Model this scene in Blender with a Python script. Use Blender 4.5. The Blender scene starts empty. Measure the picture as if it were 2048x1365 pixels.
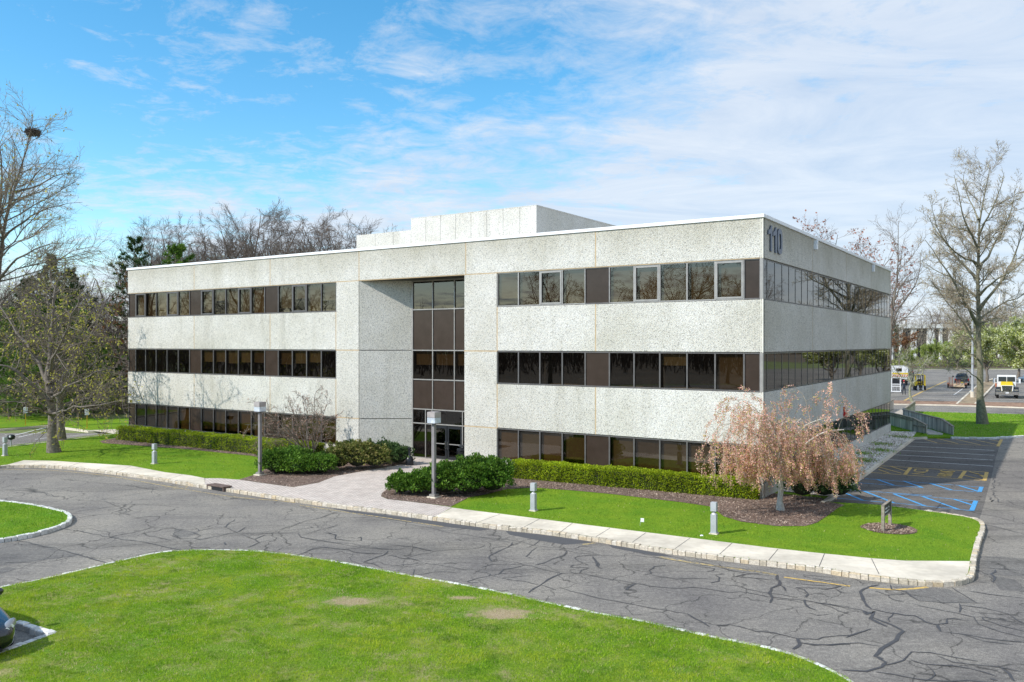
import bpy, bmesh, math, random
import numpy as np
from mathutils import Vector, Matrix, geometry
PI = math.pi
R = math.radians
random.seed(11)
rng = np.random.default_rng(7)
scene = bpy.context.scene
col = scene.collection

# ------------------------------------------------------------------ camera
F, CX, HOR, H = 1659.0, 1024.0, 687.0, 6.5
cam = bpy.data.cameras.new("camera")
cam.sensor_width = 36.0
cam.lens = 36.0 * F / 2048.0
cam.shift_y = (HOR - 682.5) / 2048.0
cam.clip_start = 0.1
cam.clip_end = 6000
camo = bpy.data.objects.new("camera", cam)
col.objects.link(camo)
camo.location = (0, 0, H)
camo.rotation_euler = (R(90), 0, 0)
scene.camera = camo

def G(px, py, z=0.0):
    """surveyed ground position of a point at height z"""
    Y = (H - z) * F / (py - HOR)
    return ((px - CX) / F * Y, Y)
def AX(px, Y): return (px - CX) / F * Y
def AZ(py, Y): return H - (py - HOR) / F * Y
def P3(px, py, Y): return (AX(px, Y), Y, AZ(py, Y))

# ------------------------------------------------------------------ object helpers
def tag(o, label=None, cat=None, group=None, kind=None):
    if label: o["label"] = label
    if cat: o["category"] = cat
    if group: o["group"] = group
    if kind: o["kind"] = kind
    return o
def empty(name, loc=(0, 0, 0), rz=0.0):
    o = bpy.data.objects.new(name, None)
    o.empty_display_size = 0.2
    col.objects.link(o)
    o.location = loc
    o.rotation_euler = (0, 0, rz)
    return o
def link(name, me, parent=None):
    o = bpy.data.objects.new(name, me)
    col.objects.link(o)
    if parent is not None: o.parent = parent
    return o
def copy_tree(o, parent=None):
    c = o.copy(); col.objects.link(c)
    if parent is not None: c.parent = parent
    for ch in o.children: copy_tree(ch, c)
    return c
def np_mesh(name, V, faces, mats, parent=None, smooth=False, fm=None):
    """V (N,3); faces = list of int arrays (M,3) or (M,4); fm = list of material index per array"""
    V = np.asarray(V, dtype=np.float32)
    me = bpy.data.meshes.new(name)
    faces = [np.asarray(f, dtype=np.int32) for f in faces]
    idx = [i for i, f in enumerate(faces) if len(f)]
    loops = np.concatenate([faces[i].ravel() for i in idx]) if idx else np.zeros(0, np.int32)
    tot = np.concatenate([np.full(len(faces[i]), faces[i].shape[1], np.int32) for i in idx])
    mi = np.concatenate([np.full(len(faces[i]), (fm[i] if fm else 0), np.int32) for i in idx])
    start = np.concatenate([[0], np.cumsum(tot)[:-1]]).astype(np.int32)
    me.vertices.add(len(V)); me.vertices.foreach_set("co", V.ravel())
    me.loops.add(len(loops)); me.loops.foreach_set("vertex_index", loops)
    me.polygons.add(len(tot))
    me.polygons.foreach_set("loop_start", start)
    me.polygons.foreach_set("loop_total", tot)
    me.polygons.foreach_set("material_index", mi)
    me.polygons.foreach_set("use_smooth", np.full(len(tot), bool(smooth)))
    for m in (mats if isinstance(mats, (list, tuple)) else [mats]): me.materials.append(m)
    me.update(calc_edges=True)
    return link(name, me, parent)

class MB:
    """collects boxes, bars, tubes, prisms into one mesh"""
    def __init__(s): s.v = []; s.f = []; s.m = []
    def add(s, vs, fs, m=0):
        b = len(s.v); s.v += [tuple(v) for v in vs]
        for f in fs: s.f.append([b + i for i in f]); s.m.append(m)
    def hexa(s, c, m=0):  # 8 corners: bottom 0-3 ccw, top 4-7
        s.add(c, [(3, 2, 1, 0), (4, 5, 6, 7), (0, 1, 5, 4), (1, 2, 6, 5), (2, 3, 7, 6), (3, 0, 4, 7)], m)
    def box(s, x0, x1, y0, y1, z0, z1, m=0, fn=None):
        c = [(x0, y0, z0), (x1, y0, z0), (x1, y1, z0), (x0, y1, z0), (x0, y0, z1), (x1, y0, z1), (x1, y1, z1), (x0, y1, z1)]
        if fn:
            c = [fn(*p) for p in c]
        s.hexa(c, m)
    def cyl(s, p0, p1, r0, r1=None, n=10, m=0, caps=True):
        if r1 is None: r1 = r0
        p0 = Vector(p0); p1 = Vector(p1); d = (p1 - p0).normalized()
        a = d.orthogonal().normalized(); b = d.cross(a)
        vs = []
        for p, r in ((p0, r0), (p1, r1)):
            for i in range(n):
                t = 2 * PI * i / n
                vs.append(p + a * math.cos(t) * r + b * math.sin(t) * r)
        fs = [(i, (i + 1) % n, n + (i + 1) % n, n + i) for i in range(n)]
        if caps: fs += [tuple(range(n - 1, -1, -1)), tuple(range(n, 2 * n))]
        s.add(vs, fs, m)
    def lathe(s, prof, c=(0, 0, 0), n=16, m=0):
        vs = []
        for r, z in prof:
            for i in range(n):
                t = 2 * PI * i / n
                vs.append((c[0] + r * math.cos(t), c[1] + r * math.sin(t), c[2] + z))
        fs = []
        for k in range(len(prof) - 1):
            for i in range(n):
                j = (i + 1) % n
                fs.append((k * n + i, k * n + j, (k + 1) * n + j, (k + 1) * n + i))
        fs.append(tuple(range(n - 1, -1, -1))); fs.append(tuple(range((len(prof) - 1) * n, len(prof) * n)))
        s.add(vs, fs, m)
    def prism(s, poly, a0, a1, axis='y', m=0):
        """poly: list of 2D pts; extruded along axis"""
        n = len(poly)
        def P(p, a):
            if axis == 'y': return (p[0], a, p[1])
            if axis == 'x': return (a, p[0], p[1])
            return (p[0], p[1], a)
        vs = [P(p, a0) for p in poly] + [P(p, a1) for p in poly]
        fs = [(i, (i + 1) % n, n + (i + 1) % n, n + i) for i in range(n)]
        fs += [tuple(range(n - 1, -1, -1)), tuple(range(n, 2 * n))]
        s.add(vs, fs, m)
    def build(s, name, mats, parent=None, smooth=False, bevel=0.0, loc=None):
        me = bpy.data.meshes.new(name)
        me.from_pydata([tuple(v) for v in s.v], [], s.f)
        ms = mats if isinstance(mats, (list, tuple)) else [mats]
        for m in ms: me.materials.append(m)
        me.polygons.foreach_set("material_index", s.m)
        bm = bmesh.new(); bm.from_mesh(me)
        bmesh.ops.recalc_face_normals(bm, faces=bm.faces)
        if bevel > 0:
            bmesh.ops.bevel(bm, geom=[e for e in bm.edges], offset=bevel, segments=2, affect='EDGES', clamp_overlap=True)
        bm.to_mesh(me); bm.free()
        if smooth:
            for p in me.polygons: p.use_smooth = True
            me.set_sharp_from_angle(angle=R(40))
        o = link(name, me, parent)
        if loc is not None: o.location = loc
        return o

# ------------------------------------------------------------------ materials
class N:
    def __init__(s, name):
        s.m = bpy.data.materials.new(name); s.m.use_nodes = True
        s.t = s.m.node_tree; s.n = s.t.nodes; s.l = s.t.links
        s.b = s.n["Principled BSDF"]; s.out = s.n["Material Output"]
        s.b.inputs["Roughness"].default_value = 0.9
        s._c = None
    def co(s, kind="Object"):
        if s._c is None: s._c = s.n.new("ShaderNodeTexCoord")
        return s._c.outputs[kind]
    def mapped(s, scale=(1, 1, 1), rot=(0, 0, 0), kind="Object"):
        mp = s.n.new("ShaderNodeMapping"); mp.inputs["Scale"].default_value = scale; mp.inputs["Rotation"].default_value = rot
        s.l.new(s.co(kind), mp.inputs["Vector"]); return mp.outputs[0]
    def noise(s, scale, detail=3, rough=0.55, dist=0.0, vec=None):
        n = s.n.new("ShaderNodeTexNoise"); n.inputs["Scale"].default_value = scale
        n.inputs["Detail"].default_value = detail; n.inputs["Roughness"].default_value = rough
        n.inputs["Distortion"].default_value = dist
        s.l.new(vec if vec is not None else s.co(), n.inputs["Vector"]); return n.outputs["Fac"]
    def voro(s, scale, feature='F1', vec=None, out="Distance", rnd=1.0):
        n = s.n.new("ShaderNodeTexVoronoi"); n.feature = feature; n.inputs["Scale"].default_value = scale
        n.inputs["Randomness"].default_value = rnd
        s.l.new(vec if vec is not None else s.co(), n.inputs["Vector"]); return n.outputs[out]
    def ramp(s, fac, stops, interp='LINEAR'):
        r = s.n.new("ShaderNodeValToRGB"); cr = r.color_ramp; cr.interpolation = interp
        while len(cr.elements) < len(stops): cr.elements.new(0.5)
        for e, (p, c) in zip(cr.elements, stops):
            e.position = p
            e.color = (c, c, c, 1) if isinstance(c, (int, float)) else (c[0], c[1], c[2], 1)
        s.l.new(fac, r.inputs[0]); return r.outputs[0]
    def mix(s, a, b, fac, mode='MIX'):
        m = s.n.new("ShaderNodeMix"); m.data_type = 'RGBA'; m.blend_type = mode; m.clamp_result = False
        def put(inp, x):
            if isinstance(x, (int, float)): inp.default_value = x if inp.type == 'VALUE' else (x, x, x, 1)
            elif isinstance(x, tuple): inp.default_value = (x[0], x[1], x[2], 1)
            else: s.l.new(x, inp)
        put(m.inputs[0], fac); put(m.inputs[6], a); put(m.inputs[7], b)
        return m.outputs[2]
    def math(s, op, a, b=0.0, c=None):
        m = s.n.new("ShaderNodeMath"); m.operation = op
        for i, x in enumerate((a, b) if c is None else (a, b, c)):
            if isinstance(x, (int, float)): m.inputs[i].default_value = x
            else: s.l.new(x, m.inputs[i])
        return m.outputs[0]
    def bump(s, h, strength=0.4, dist=0.02):
        b = s.n.new("ShaderNodeBump"); b.inputs["Strength"].default_value = strength; b.inputs["Distance"].default_value = dist
        s.l.new(h, b.inputs["Height"]); s.l.new(b.outputs[0], s.b.inputs["Normal"])
    def color(s, c):
        if isinstance(c, tuple): s.b.inputs["Base Color"].default_value = (c[0], c[1], c[2], 1)
        else: s.l.new(c, s.b.inputs["Base Color"])
    def set(s, **k):
        for a, v in k.items(): s.b.inputs[a.replace('_', ' ')].default_value = v
        return s
    def island(s):
        g = s.n.new("ShaderNodeNewGeometry"); return g.outputs["Random Per Island"]

def mnoise(name, c1, c2, scale=8, rough=0.85, bump=0.25, bdist=0.01, detail=4, metallic=0.0, lo=0.3, hi=0.7, big=None):
    k = N(name)
    f = k.noise(scale, detail)
    c = k.ramp(f, [(lo, c1), (hi, c2)])
    if big:
        c = k.mix(c, k.ramp(k.noise(big, 3), [(0.3, 0.7), (0.7, 1.2)]), 1.0, 'MULTIPLY')
    k.color(c); k.set(Roughness=rough, Metallic=metallic)
    if bump: k.bump(f, bump, bdist)
    return k.m

def mat_foliage(name, c1, c2, c3=None, trans=0.35, rough=0.6):
    k = N(name)
    r = k.island()
    st = [(0.0, c1), (1.0, c2)] if c3 is None else [(0.0, c1), (0.55, c2), (1.0, c3)]
    c = k.ramp(r, st)
    c = k.mix(c, k.ramp(k.noise(0.9, 2), [(0.3, 0.72), (0.7, 1.25)]), 1.0, 'MULTIPLY')
    k.color(c); k.set(Roughness=rough)
    k.b.inputs["Specular IOR Level"].default_value = 0.25
    tr = k.n.new("ShaderNodeBsdfTranslucent"); k.l.new(c, tr.inputs[0])
    mx = k.n.new("ShaderNodeMixShader"); mx.inputs[0].default_value = trans
    k.l.new(k.b.outputs[0], mx.inputs[1]); k.l.new(tr.outputs[0], mx.inputs[2]); k.l.new(mx.outputs[0], k.out.inputs[0])
    return k.m

# exposed aggregate precast concrete
def mat_aggregate(name, tone=1.0, scale=17.0, contrast=1.0, grime=0.8):
    k = N(name)
    wn = k.noise(3.0, 2)
    vec = k.mapped((1, 1, 1))
    cell = k.voro(scale, vec=vec, out="Color")
    sep = k.n.new("ShaderNodeSeparateColor"); k.l.new(cell, sep.inputs[0])
    dist = k.voro(scale, vec=vec)
    lo = 0.34 * tone; hi = 0.74 * tone; mid = 0.61 * tone
    c = k.ramp(sep.outputs[0], [(0.0, (lo * 0.95, lo * 0.93, lo * 0.88)), (0.22, (mid, mid * 0.985, mid * 0.93)), (0.75, (hi, hi * 0.985, hi * 0.94)), (1.0, (hi * 0.97, hi * 0.92, hi * 0.80))])
    gap = k.ramp(dist, [(0.25, 1.0), (0.62, 0.45)])
    c = k.mix(c, gap, 0.75 * contrast, 'MULTIPLY')
    n2 = k.noise(46, 3, 0.7)
    c = k.mix(c, k.ramp(n2, [(0.3, 0.66), (0.5, 1.0), (0.7, 1.10)]), 0.8 * contrast, 'MULTIPLY')
    # broad weathering and rain streaks
    big = k.noise(0.35, 4, 0.6)
    c = k.mix(c, k.ramp(big, [(0.3, (0.86, 0.85, 0.80)), (0.65, (1.06, 1.06, 1.06))]), 1.0, 'MULTIPLY')
    st = k.noise(1.0, 4, 0.6, vec=k.mapped((0.9, 0.9, 0.12)))
    c = k.mix(c, k.ramp(st, [(0.26, (0.74, 0.73, 0.69)), (0.42, 1.0)]), 0.65, 'MULTIPLY')
    c = k.mix(c, (1.0, 0.99, 0.97), 1.0, 'MULTIPLY')
    oi = k.n.new("ShaderNodeObjectInfo"); c = k.mix(c, k.ramp(oi.outputs["Random"], [(0.0, (0.93, 0.925, 0.90)), (1.0, (1.04, 1.04, 1.04))]), 1.0, 'MULTIPLY')
    # grime washed down from the coping: strongest on the top row of panels, broken into streaks
    sz = k.n.new("ShaderNodeSeparateXYZ"); k.l.new(k.co(), sz.inputs[0])
    tz = k.math('MULTIPLY', k.math('SUBTRACT', sz.outputs[2], 10.0), 0.62)
    gr = k.math('ADD', k.math('MINIMUM', k.math('MAXIMUM', tz, 0.0), 1.0), k.math('MULTIPLY', k.math('SUBTRACT', st, 0.5), 1.3))
    c = k.mix(c, k.ramp(gr, [(0.25, 1.0), (1.0, (0.74, 0.725, 0.66))]), grime, 'MULTIPLY')
    k.color(c); k.set(Roughness=0.92)
    hgt = k.math('SUBTRACT', 1.0, dist)
    k.bump(hgt, 0.7, 0.018)
    return k.m

M = {}
M['agg'] = mat_aggregate('aggregate_concrete', 1.12, 33, .6)
M['agg_fine'] = mat_aggregate('pale_stucco', 1.14, 34, 0.4, 0.0)
M['sealant'] = mnoise('tan_sealant', (0.44, 0.32, 0.18), (0.56, 0.43, 0.27), 3, 0.8, 0)
M['margin'] = mnoise('smooth_concrete_margin', (0.60, 0.57, 0.49), (0.74, 0.71, 0.62), 6, 0.85, 0.1)
M['white_metal'] = mnoise('white_painted_metal', (0.82, 0.82, 0.82), (0.92, 0.92, 0.92), 2, 0.45, 0)
M['roof'] = mnoise('roof_membrane', (0.35, 0.35, 0.34), (0.48, 0.47, 0.45), 3, 0.9, 0.1)
M['mull'] = mnoise('bronze_grey_metal', (0.125, 0.115, 0.11), (0.17, 0.158, 0.15), 4, 0.42, 0, metallic=0.35)
M['mull_light'] = mnoise('light_bronze_metal', (0.30, 0.28, 0.26), (0.38, 0.36, 0.33), 4, 0.4, 0, metallic=0.3)
M['spandrel'] = mnoise('brown_spandrel_panel', (0.040, 0.027, 0.020), (0.052, 0.036, 0.028), 2, 0.22, 0)
M['spandrel'].node_tree.nodes['Principled BSDF'].inputs['Specular IOR Level'].default_value = 0.35
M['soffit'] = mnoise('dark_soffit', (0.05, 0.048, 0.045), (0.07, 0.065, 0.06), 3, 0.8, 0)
M['blind'] = mnoise('olive_beige_blind', (0.42, 0.36, 0.22), (0.52, 0.45, 0.28), 1.2, 0.8, 0)
M['blind2'] = mnoise('bronze_beige_blind', (0.26, 0.195, 0.11), (0.35, 0.27, 0.16), 1.2, 0.8, 0)
M['blind3'] = mnoise('golden_blind', (0.44, 0.31, 0.13), (0.56, 0.40, 0.18), 2.0, 0.8, 0)
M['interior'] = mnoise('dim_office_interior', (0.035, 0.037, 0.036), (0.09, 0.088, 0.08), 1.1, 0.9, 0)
k = N('dark_metal'); k.color((0.03, 0.032, 0.036)); k.set(Roughness=0.35, Metallic=0.4); M['dark_metal'] = k.m
k = N('black_plastic'); k.color((0.012, 0.012, 0.014)); k.set(Roughness=0.5); M['black'] = k.m
k = N('rubber'); k.color((0.018, 0.018, 0.019)); k.set(Roughness=0.85); M['rubber'] = k.m
k = N('chrome'); k.color((0.75, 0.76, 0.78)); k.set(Roughness=0.15, Metallic=1.0); M['chrome'] = k.m

def mat_glass(name, tint, ior=1.9, rough=0.01):
    k = N(name); k.n.remove(k.b)
    tr = k.n.new("ShaderNodeBsdfTransparent"); tr.inputs[0].default_value = (*tint, 1)
    gl = k.n.new("ShaderNodeBsdfGlossy"); gl.inputs["Roughness"].default_value = rough; gl.inputs["Color"].default_value = (0.95, 0.93, 0.9, 1)
    ge = k.n.new("ShaderNodeNewGeometry"); dt = k.n.new("ShaderNodeVectorMath"); dt.operation = 'DOT_PRODUCT'
    k.l.new(ge.outputs["Normal"], dt.inputs[0]); k.l.new(ge.outputs["Incoming"], dt.inputs[1])
    F0 = ((ior - 1) / (ior + 1)) ** 2 * 1.25
    sch = k.math('POWER', k.math('SUBTRACT', 1.0, k.math('ABSOLUTE', dt.outputs["Value"])), 5.0)
    fr_ = k.math('MULTIPLY_ADD', sch, 1.0 - F0, F0)
    bp = k.n.new("ShaderNodeBump"); bp.inputs["Strength"].default_value = 0.02; bp.inputs["Distance"].default_value = 0.05
    k.l.new(k.noise(0.8, 1), bp.inputs["Height"]); k.l.new(bp.outputs[0], gl.inputs["Normal"])
    mx = k.n.new("ShaderNodeMixShader"); k.l.new(fr_, mx.inputs[0]); k.l.new(tr.outputs[0], mx.inputs[1]); k.l.new(gl.outputs[0], mx.inputs[2])
    k.l.new(mx.outputs[0], k.out.inputs[0]); return k.m
M['glass'] = mat_glass('bronze_glass', (0.27, 0.225, 0.165), 1.68)
M['car_glass'] = mat_glass('car_glass', (0.22, 0.25, 0.26), 1.6)
M['clear'] = mat_glass('clear_lens', (0.85, 0.85, 0.85), 1.5)

# ground materials
def mat_asphalt(name, tone):
    k = N(name)
    f1 = k.noise(38, 3, 0.85); f2 = k.noise(0.35, 6, 0.7); f3 = k.noise(0.09, 4, 0.6); f4 = k.noise(9, 5, 0.8)
    c = k.ramp(f1, [(0.3, (0.085, 0.082, 0.077)), (0.5, (0.20, 0.192, 0.180)), (0.72, (0.44, 0.42, 0.38))])
    c = k.mix(c, k.ramp(f4, [(0.30, 0.62), (0.5, 1.0), (0.68, 1.42)]), 1.0, 'MULTIPLY')
    c = k.mix(c, k.ramp(f2, [(0.32, (0.74, 0.74, 0.77)), (0.52, (0.98, 0.98, 0.98)), (0.68, (1.15, 1.14, 1.11))]), 1.0, 'MULTIPLY')
    c = k.mix(c, k.ramp(f3, [(0.35, (0.80, 0.80, 0.83)), (0.6, (1.08, 1.08, 1.06))]), 1.0, 'MULTIPLY')
    ed = k.n.new("ShaderNodeTexNoise"); ed.inputs["Scale"].default_value = 0.8; ed.inputs["Detail"].default_value = 4
    k.l.new(k.co(), ed.inputs["Vector"])
    vm = k.n.new("ShaderNodeVectorMath"); vm.operation = 'MULTIPLY_ADD'
    k.l.new(ed.outputs["Color"], vm.inputs[0]); vm.inputs[1].default_value = (1.6, 1.6, 0); k.l.new(k.co(), vm.inputs[2])
    dd = k.voro(0.42, 'DISTANCE_TO_EDGE', vec=vm.outputs[0])
    crk = k.ramp(dd, [(0.0, 0.32), (0.013, 1.0)])
    msk = k.ramp(k.noise(0.25, 2), [(0.30, 0.0), (0.42, 1.0)])
    c = k.mix(c, crk, msk, 'MULTIPLY')
    dd2 = k.voro(1.5, 'DISTANCE_TO_EDGE', vec=vm.outputs[0])
    c = k.mix(c, k.ramp(dd2, [(0.0, 0.45), (0.02, 1.0)]), k.ramp(k.noise(0.5, 3), [(0.50, 0.0), (0.6, 1.0)]), 'MULTIPLY')
    trk = k.noise(1.0, 5, .65, .3, vec=k.mapped((0.10, 0.75, 1), (0, 0, R(-14))))
    c = k.mix(c, k.ramp(trk, [(0.36, 0.70), (0.5, 1.0)]), 0.9, 'MULTIPLY')
    # pale worn scratches
    sc_ = k.noise(2.2, 6, 0.75, 1.5, vec=k.mapped((1, 2.6, 1), (0, 0, R(-33))))
    c = k.mix(c, (0.36, 0.35, 0.32), k.ramp(sc_, [(0.57, 0.0), (0.70, 0.6)]), 'MIX')
    c = k.mix(c, tone, 1.0, 'MULTIPLY'); k.color(c); k.set(Roughness=0.93); k.bump(f1, 0.5, 0.008); return k.m
M['asphalt'] = mat_asphalt('asphalt', (1.06, 1.0, 0.92))
M['asphalt_lot'] = mat_asphalt('parking_asphalt', (0.60, 0.57, 0.55))
M['asphalt_mid'] = mat_asphalt('patched_asphalt', (0.74, 0.71, 0.68))
M['asphalt_dark'] = mnoise('dark_asphalt_patch', (0.055, 0.054, 0.056), (0.10, 0.098, 0.10), 40, 0.9, 0.3, 0.006)
M['asphalt_old'] = mnoise('grey_asphalt_patch', (0.10, 0.10, 0.106), (0.155, 0.153, 0.158), 45, 0.9, 0.3, 0.006)
M['tar'] = mnoise('crack_sealant', (0.045, 0.044, 0.046), (0.075, 0.073, 0.075), 12, 0.6, 0.1)
M['sidewalk'] = mnoise('sidewalk_concrete', (0.62, 0.545, 0.43), (0.74, 0.66, 0.53), 5, 0.9, 0.1, 0.004, big=0.4)
def paint(name, c, wear=0.5):
    k = N(name)
    w = k.ramp(k.noise(9, 5, 0.75), [(wear - 0.08, 1.0), (wear + 0.1, 0.0)])
    k.color(k.mix((0.13, 0.13, 0.13), c, w)); k.set(Roughness=0.8); return k.m
M['p_yellow'] = paint('yellow_road_paint', (0.62, 0.40, 0.10), 0.58)
M['p_faded'] = paint('faded_yellow_road_paint', (0.52, 0.38, 0.15), 0.50)
M['p_white'] = paint('white_road_paint', (0.72, 0.71, 0.68), 0.60)
M['p_blue'] = paint('blue_road_paint', (0.05, 0.34, 0.70), 0.57)
# bricks : herringbone look by brick texture
k = N('brick_paving')
br = k.n.new("ShaderNodeTexBrick"); br.inputs["Scale"].default_value = 1.0
br.inputs["Brick Width"].default_value = 0.21; br.inputs["Row Height"].default_value = 0.11; br.inputs["Mortar Size"].default_value = 0.012
br.inputs["Color1"].default_value = (0.60, 0.51, 0.44, 1); br.inputs["Color2"].default_value = (0.70, 0.62, 0.54, 1); br.inputs["Mortar"].default_value = (0.24, 0.19, 0.165, 1)
k.l.new(k.mapped((1, 1, 1), (0, 0, R(12))), br.inputs["Vector"])
c = k.mix(br.outputs["Color"], k.ramp(k.noise(2, 4), [(0.3, 0.85), (0.7, 1.1)]), 1.0, 'MULTIPLY')
tick = k.voro(4.6, vec=k.mapped((1, 1.0, 1), (0, 0, R(12))), rnd=0.35)
c = k.mix(c, k.ramp(tick, [(0.10, (0.42, 0.36, 0.33)), (0.22, 1.0)]), 0.8, 'MULTIPLY')
k.color(c); k.set(Roughness=0.9); k.bump(br.outputs["Fac"], 0.2, -0.01); M['brick'] = k.m
k = N('mulch')
f1 = k.noise(26, 5, 0.8); f2 = k.noise(0.8, 3)
c = k.ramp(f1, [(0.32, (0.05, 0.032, 0.024)), (0.5, (0.19, 0.125, 0.092)), (0.68, (0.46, 0.34, 0.265))])
c = k.mix(c, k.ramp(f2, [(0.3, 0.75), (0.7, 1.2)]), 1.0, 'MULTIPLY')
k.color(c); k.bump(f1, 1.0, 0.05); M['mulch'] = k.m
k = N('cobble_granite')
c = k.ramp(k.island(), [(0.0, (0.42, 0.36, 0.27)), (0.35, (0.54, 0.47, 0.36)), (0.7, (0.63, 0.56, 0.46)), (1.0, (0.56, 0.44, 0.28))])
c = k.mix(c, k.ramp(k.noise(14, 4), [(0.3, 0.7), (0.65, 1.15)]), 1.0, 'MULTIPLY'); k.color(c); k.bump(k.noise(20, 3), 0.6, 0.02); M['cobble'] = k.m
k = N('cobble_granite_white')
c = k.ramp(k.island(), [(0.0, (0.52, 0.50, 0.46)), (0.6, (0.70, 0.69, 0.66)), (1.0, (0.78, 0.76, 0.70))])
c = k.mix(c, k.ramp(k.noise(14, 4), [(0.3, 0.8), (0.65, 1.1)]), 1.0, 'MULTIPLY'); k.color(c); k.bump(k.noise(20, 3), 0.5, 0.02); M['cobble_w'] = k.m

def mat_lawn(name, dry=0.0, patches=()):
    k = N(name)
    f1 = k.noise(30, 4, 0.8); f2 = k.noise(0.6, 5, 0.62, 0.4); f3 = k.noise(2.6, 4, 0.7)
    c = k.ramp(f1, [(0.3, (0.05, 0.11, 0.010)), (0.5, (0.15, 0.28, 0.020)), (0.7, (0.29, 0.43, 0.04))])
    if dry > 0: c = k.ramp(f1, [(0.3, (0.06, 0.13, 0.012)), (0.5, (0.15, 0.27, 0.025)), (0.7, (0.34, 0.42, 0.08))])
    c = k.mix(c, k.ramp(f2, [(0.34, (0.82, 0.92, 0.75)), (0.62, (1.25, 1.08, 0.9))]), 1.0, 'MULTIPLY')
    soil = k.ramp(k.noise(34, 4, 0.8), [(0.3, (0.15, 0.10, 0.06)), (0.5, (0.42, 0.32, 0.19)), (0.7, (0.68, 0.57, 0.40))])
    if dry > 0:
        d = k.math('MULTIPLY', k.ramp(f2, [(0.52 - dry * 0.12, 0.0), (0.75, 1.0)]), k.ramp(f3, [(0.42, 0.0), (0.62, 1.0)]))
        c = k.mix(c, soil, k.math('MINIMUM', d, 0.75))
    for (x, y, rx, ry) in patches:
        gm = k.n.new("ShaderNodeVectorMath"); gm.operation = 'SUBTRACT'; k.l.new(k.co(), gm.inputs[0]); gm.inputs[1].default_value = (x, y, 0)
        gs = k.n.new("ShaderNodeVectorMath"); gs.operation = 'MULTIPLY'; k.l.new(gm.outputs[0], gs.inputs[0]); gs.inputs[1].default_value = (1 / rx, 1 / ry, 0)
        gl = k.n.new("ShaderNodeVectorMath"); gl.operation = 'LENGTH'; k.l.new(gs.outputs[0], gl.inputs[0])
        fac = k.math('ADD', gl.outputs["Value"], k.math('MULTIPLY', k.math('SUBTRACT', f3, 0.5), 2.4))
        c = k.mix(c, soil, k.ramp(fac, [(0.45, 0.9), (0.95, 0.0)]))
    k.color(c); k.set(Roughness=0.95); k.bump(f1, 0.8, 0.05)
    k.b.inputs["Specular IOR Level"].default_value = 0.1
    return k.m
M['lawn'] = mat_lawn('lawn_surface', 0.0)
PATCHES = [(*G(700, 1203, .12), .85, .40), (*G(1000, 1226, .12), 1.0, .42), (*G(1010, 1232, .12), .5, .3), (*G(930, 1196, .12), .45, .16)]
M['lawn_near'] = mat_lawn('near_lawn_surface', 0.5, PATCHES)
M['ground'] = mnoise('woodland_floor', (0.085, 0.062, 0.040), (0.20, 0.15, 0.09), 1.3, 0.95, 0.4, 0.1, big=0.05)
M['grass_far'] = mnoise('rough_grass_field', (0.10, 0.15, 0.03), (0.22, 0.24, 0.07), 2.0, 0.95, 0.3, 0.1, big=0.06)

# plants
M['bark'] = mnoise('grey_brown_bark', (0.10, 0.082, 0.064), (0.24, 0.205, 0.165), 9, 0.95, 0.6, 0.03)
M['bark_dark'] = mnoise('dark_bark', (0.085, 0.067, 0.053), (0.175, 0.142, 0.114), 9, 0.95, 0.6, 0.03)
M['bark_oak'] = mnoise('olive_grey_bark', (0.115, 0.105, 0.065), (0.25, 0.23, 0.155), 7, 0.95, 0.6, 0.04)
M['bark_pale'] = mnoise('pale_grey_bark', (0.36, 0.33, 0.27), (0.60, 0.57, 0.50), 8, 0.9, 0.5, 0.02)
M['bark_lichen'] = mnoise('lichen_bark', (0.16, 0.16, 0.10), (0.42, 0.44, 0.30), 9, 0.9, 0.5, 0.02)
M['twig'] = mnoise('brown_twigs', (0.13, 0.10, 0.078), (0.23, 0.185, 0.145), 5, 0.95, 0)
M['twig_dark'] = mnoise('dark_twigs', (0.115, 0.088, 0.070), (0.215, 0.172, 0.138), 5, 0.95, 0)
M['twig_tan'] = mnoise('tan_twigs', (0.24, 0.19, 0.135), (0.40, 0.33, 0.24), 5, 0.95, 0)
M['twig_grey'] = mnoise('grey_twigs', (0.22, 0.19, 0.15), (0.42, 0.37, 0.30), 5, 0.95, 0)
M['needle'] = mat_foliage('pine_needles', (0.022, 0.050, 0.014), (0.045, 0.095, 0.022), (0.075, 0.14, 0.03))
M['needle_lime'] = mat_foliage('fresh_pine_needles', (0.06, 0.13, 0.018), (0.12, 0.23, 0.028), (0.22, 0.34, 0.05))
M['needle_rust'] = mat_foliage('rust_needles', (0.13, 0.060, 0.028), (0.26, 0.125, 0.055), (0.36, 0.19, 0.09))
M['catkin'] = mat_foliage('yellow_catkins', (0.40, 0.36, 0.05), (0.58, 0.53, 0.09), (0.34, 0.36, 0.06))
M['bud'] = mat_foliage('olive_buds', (0.40, 0.32, 0.20), (0.56, 0.50, 0.32), (0.66, 0.62, 0.40))
M['red_leaf'] = mat_foliage('red_bronze_leaves', (0.34, 0.14, 0.10), (0.50, 0.24, 0.18), (0.56, 0.30, 0.20))
M['pear'] = mat_foliage('pear_leaves', (0.22, 0.27, 0.05), (0.44, 0.48, 0.14), (0.80, 0.80, 0.58))
M['pale_green'] = mat_foliage('pale_spring_leaves', (0.17, 0.23, 0.045), (0.30, 0.37, 0.08), (0.42, 0.46, 0.14))
M['cherry'] = mat_foliage('cherry_blossom', (0.64, 0.32, 0.23), (0.84, 0.48, 0.37), (0.90, 0.64, 0.52))
M['cherry_leaf'] = mat_foliage('cherry_young_leaves', (0.30, 0.32, 0.05), (0.48, 0.48, 0.10), (0.56, 0.46, 0.16))
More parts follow.
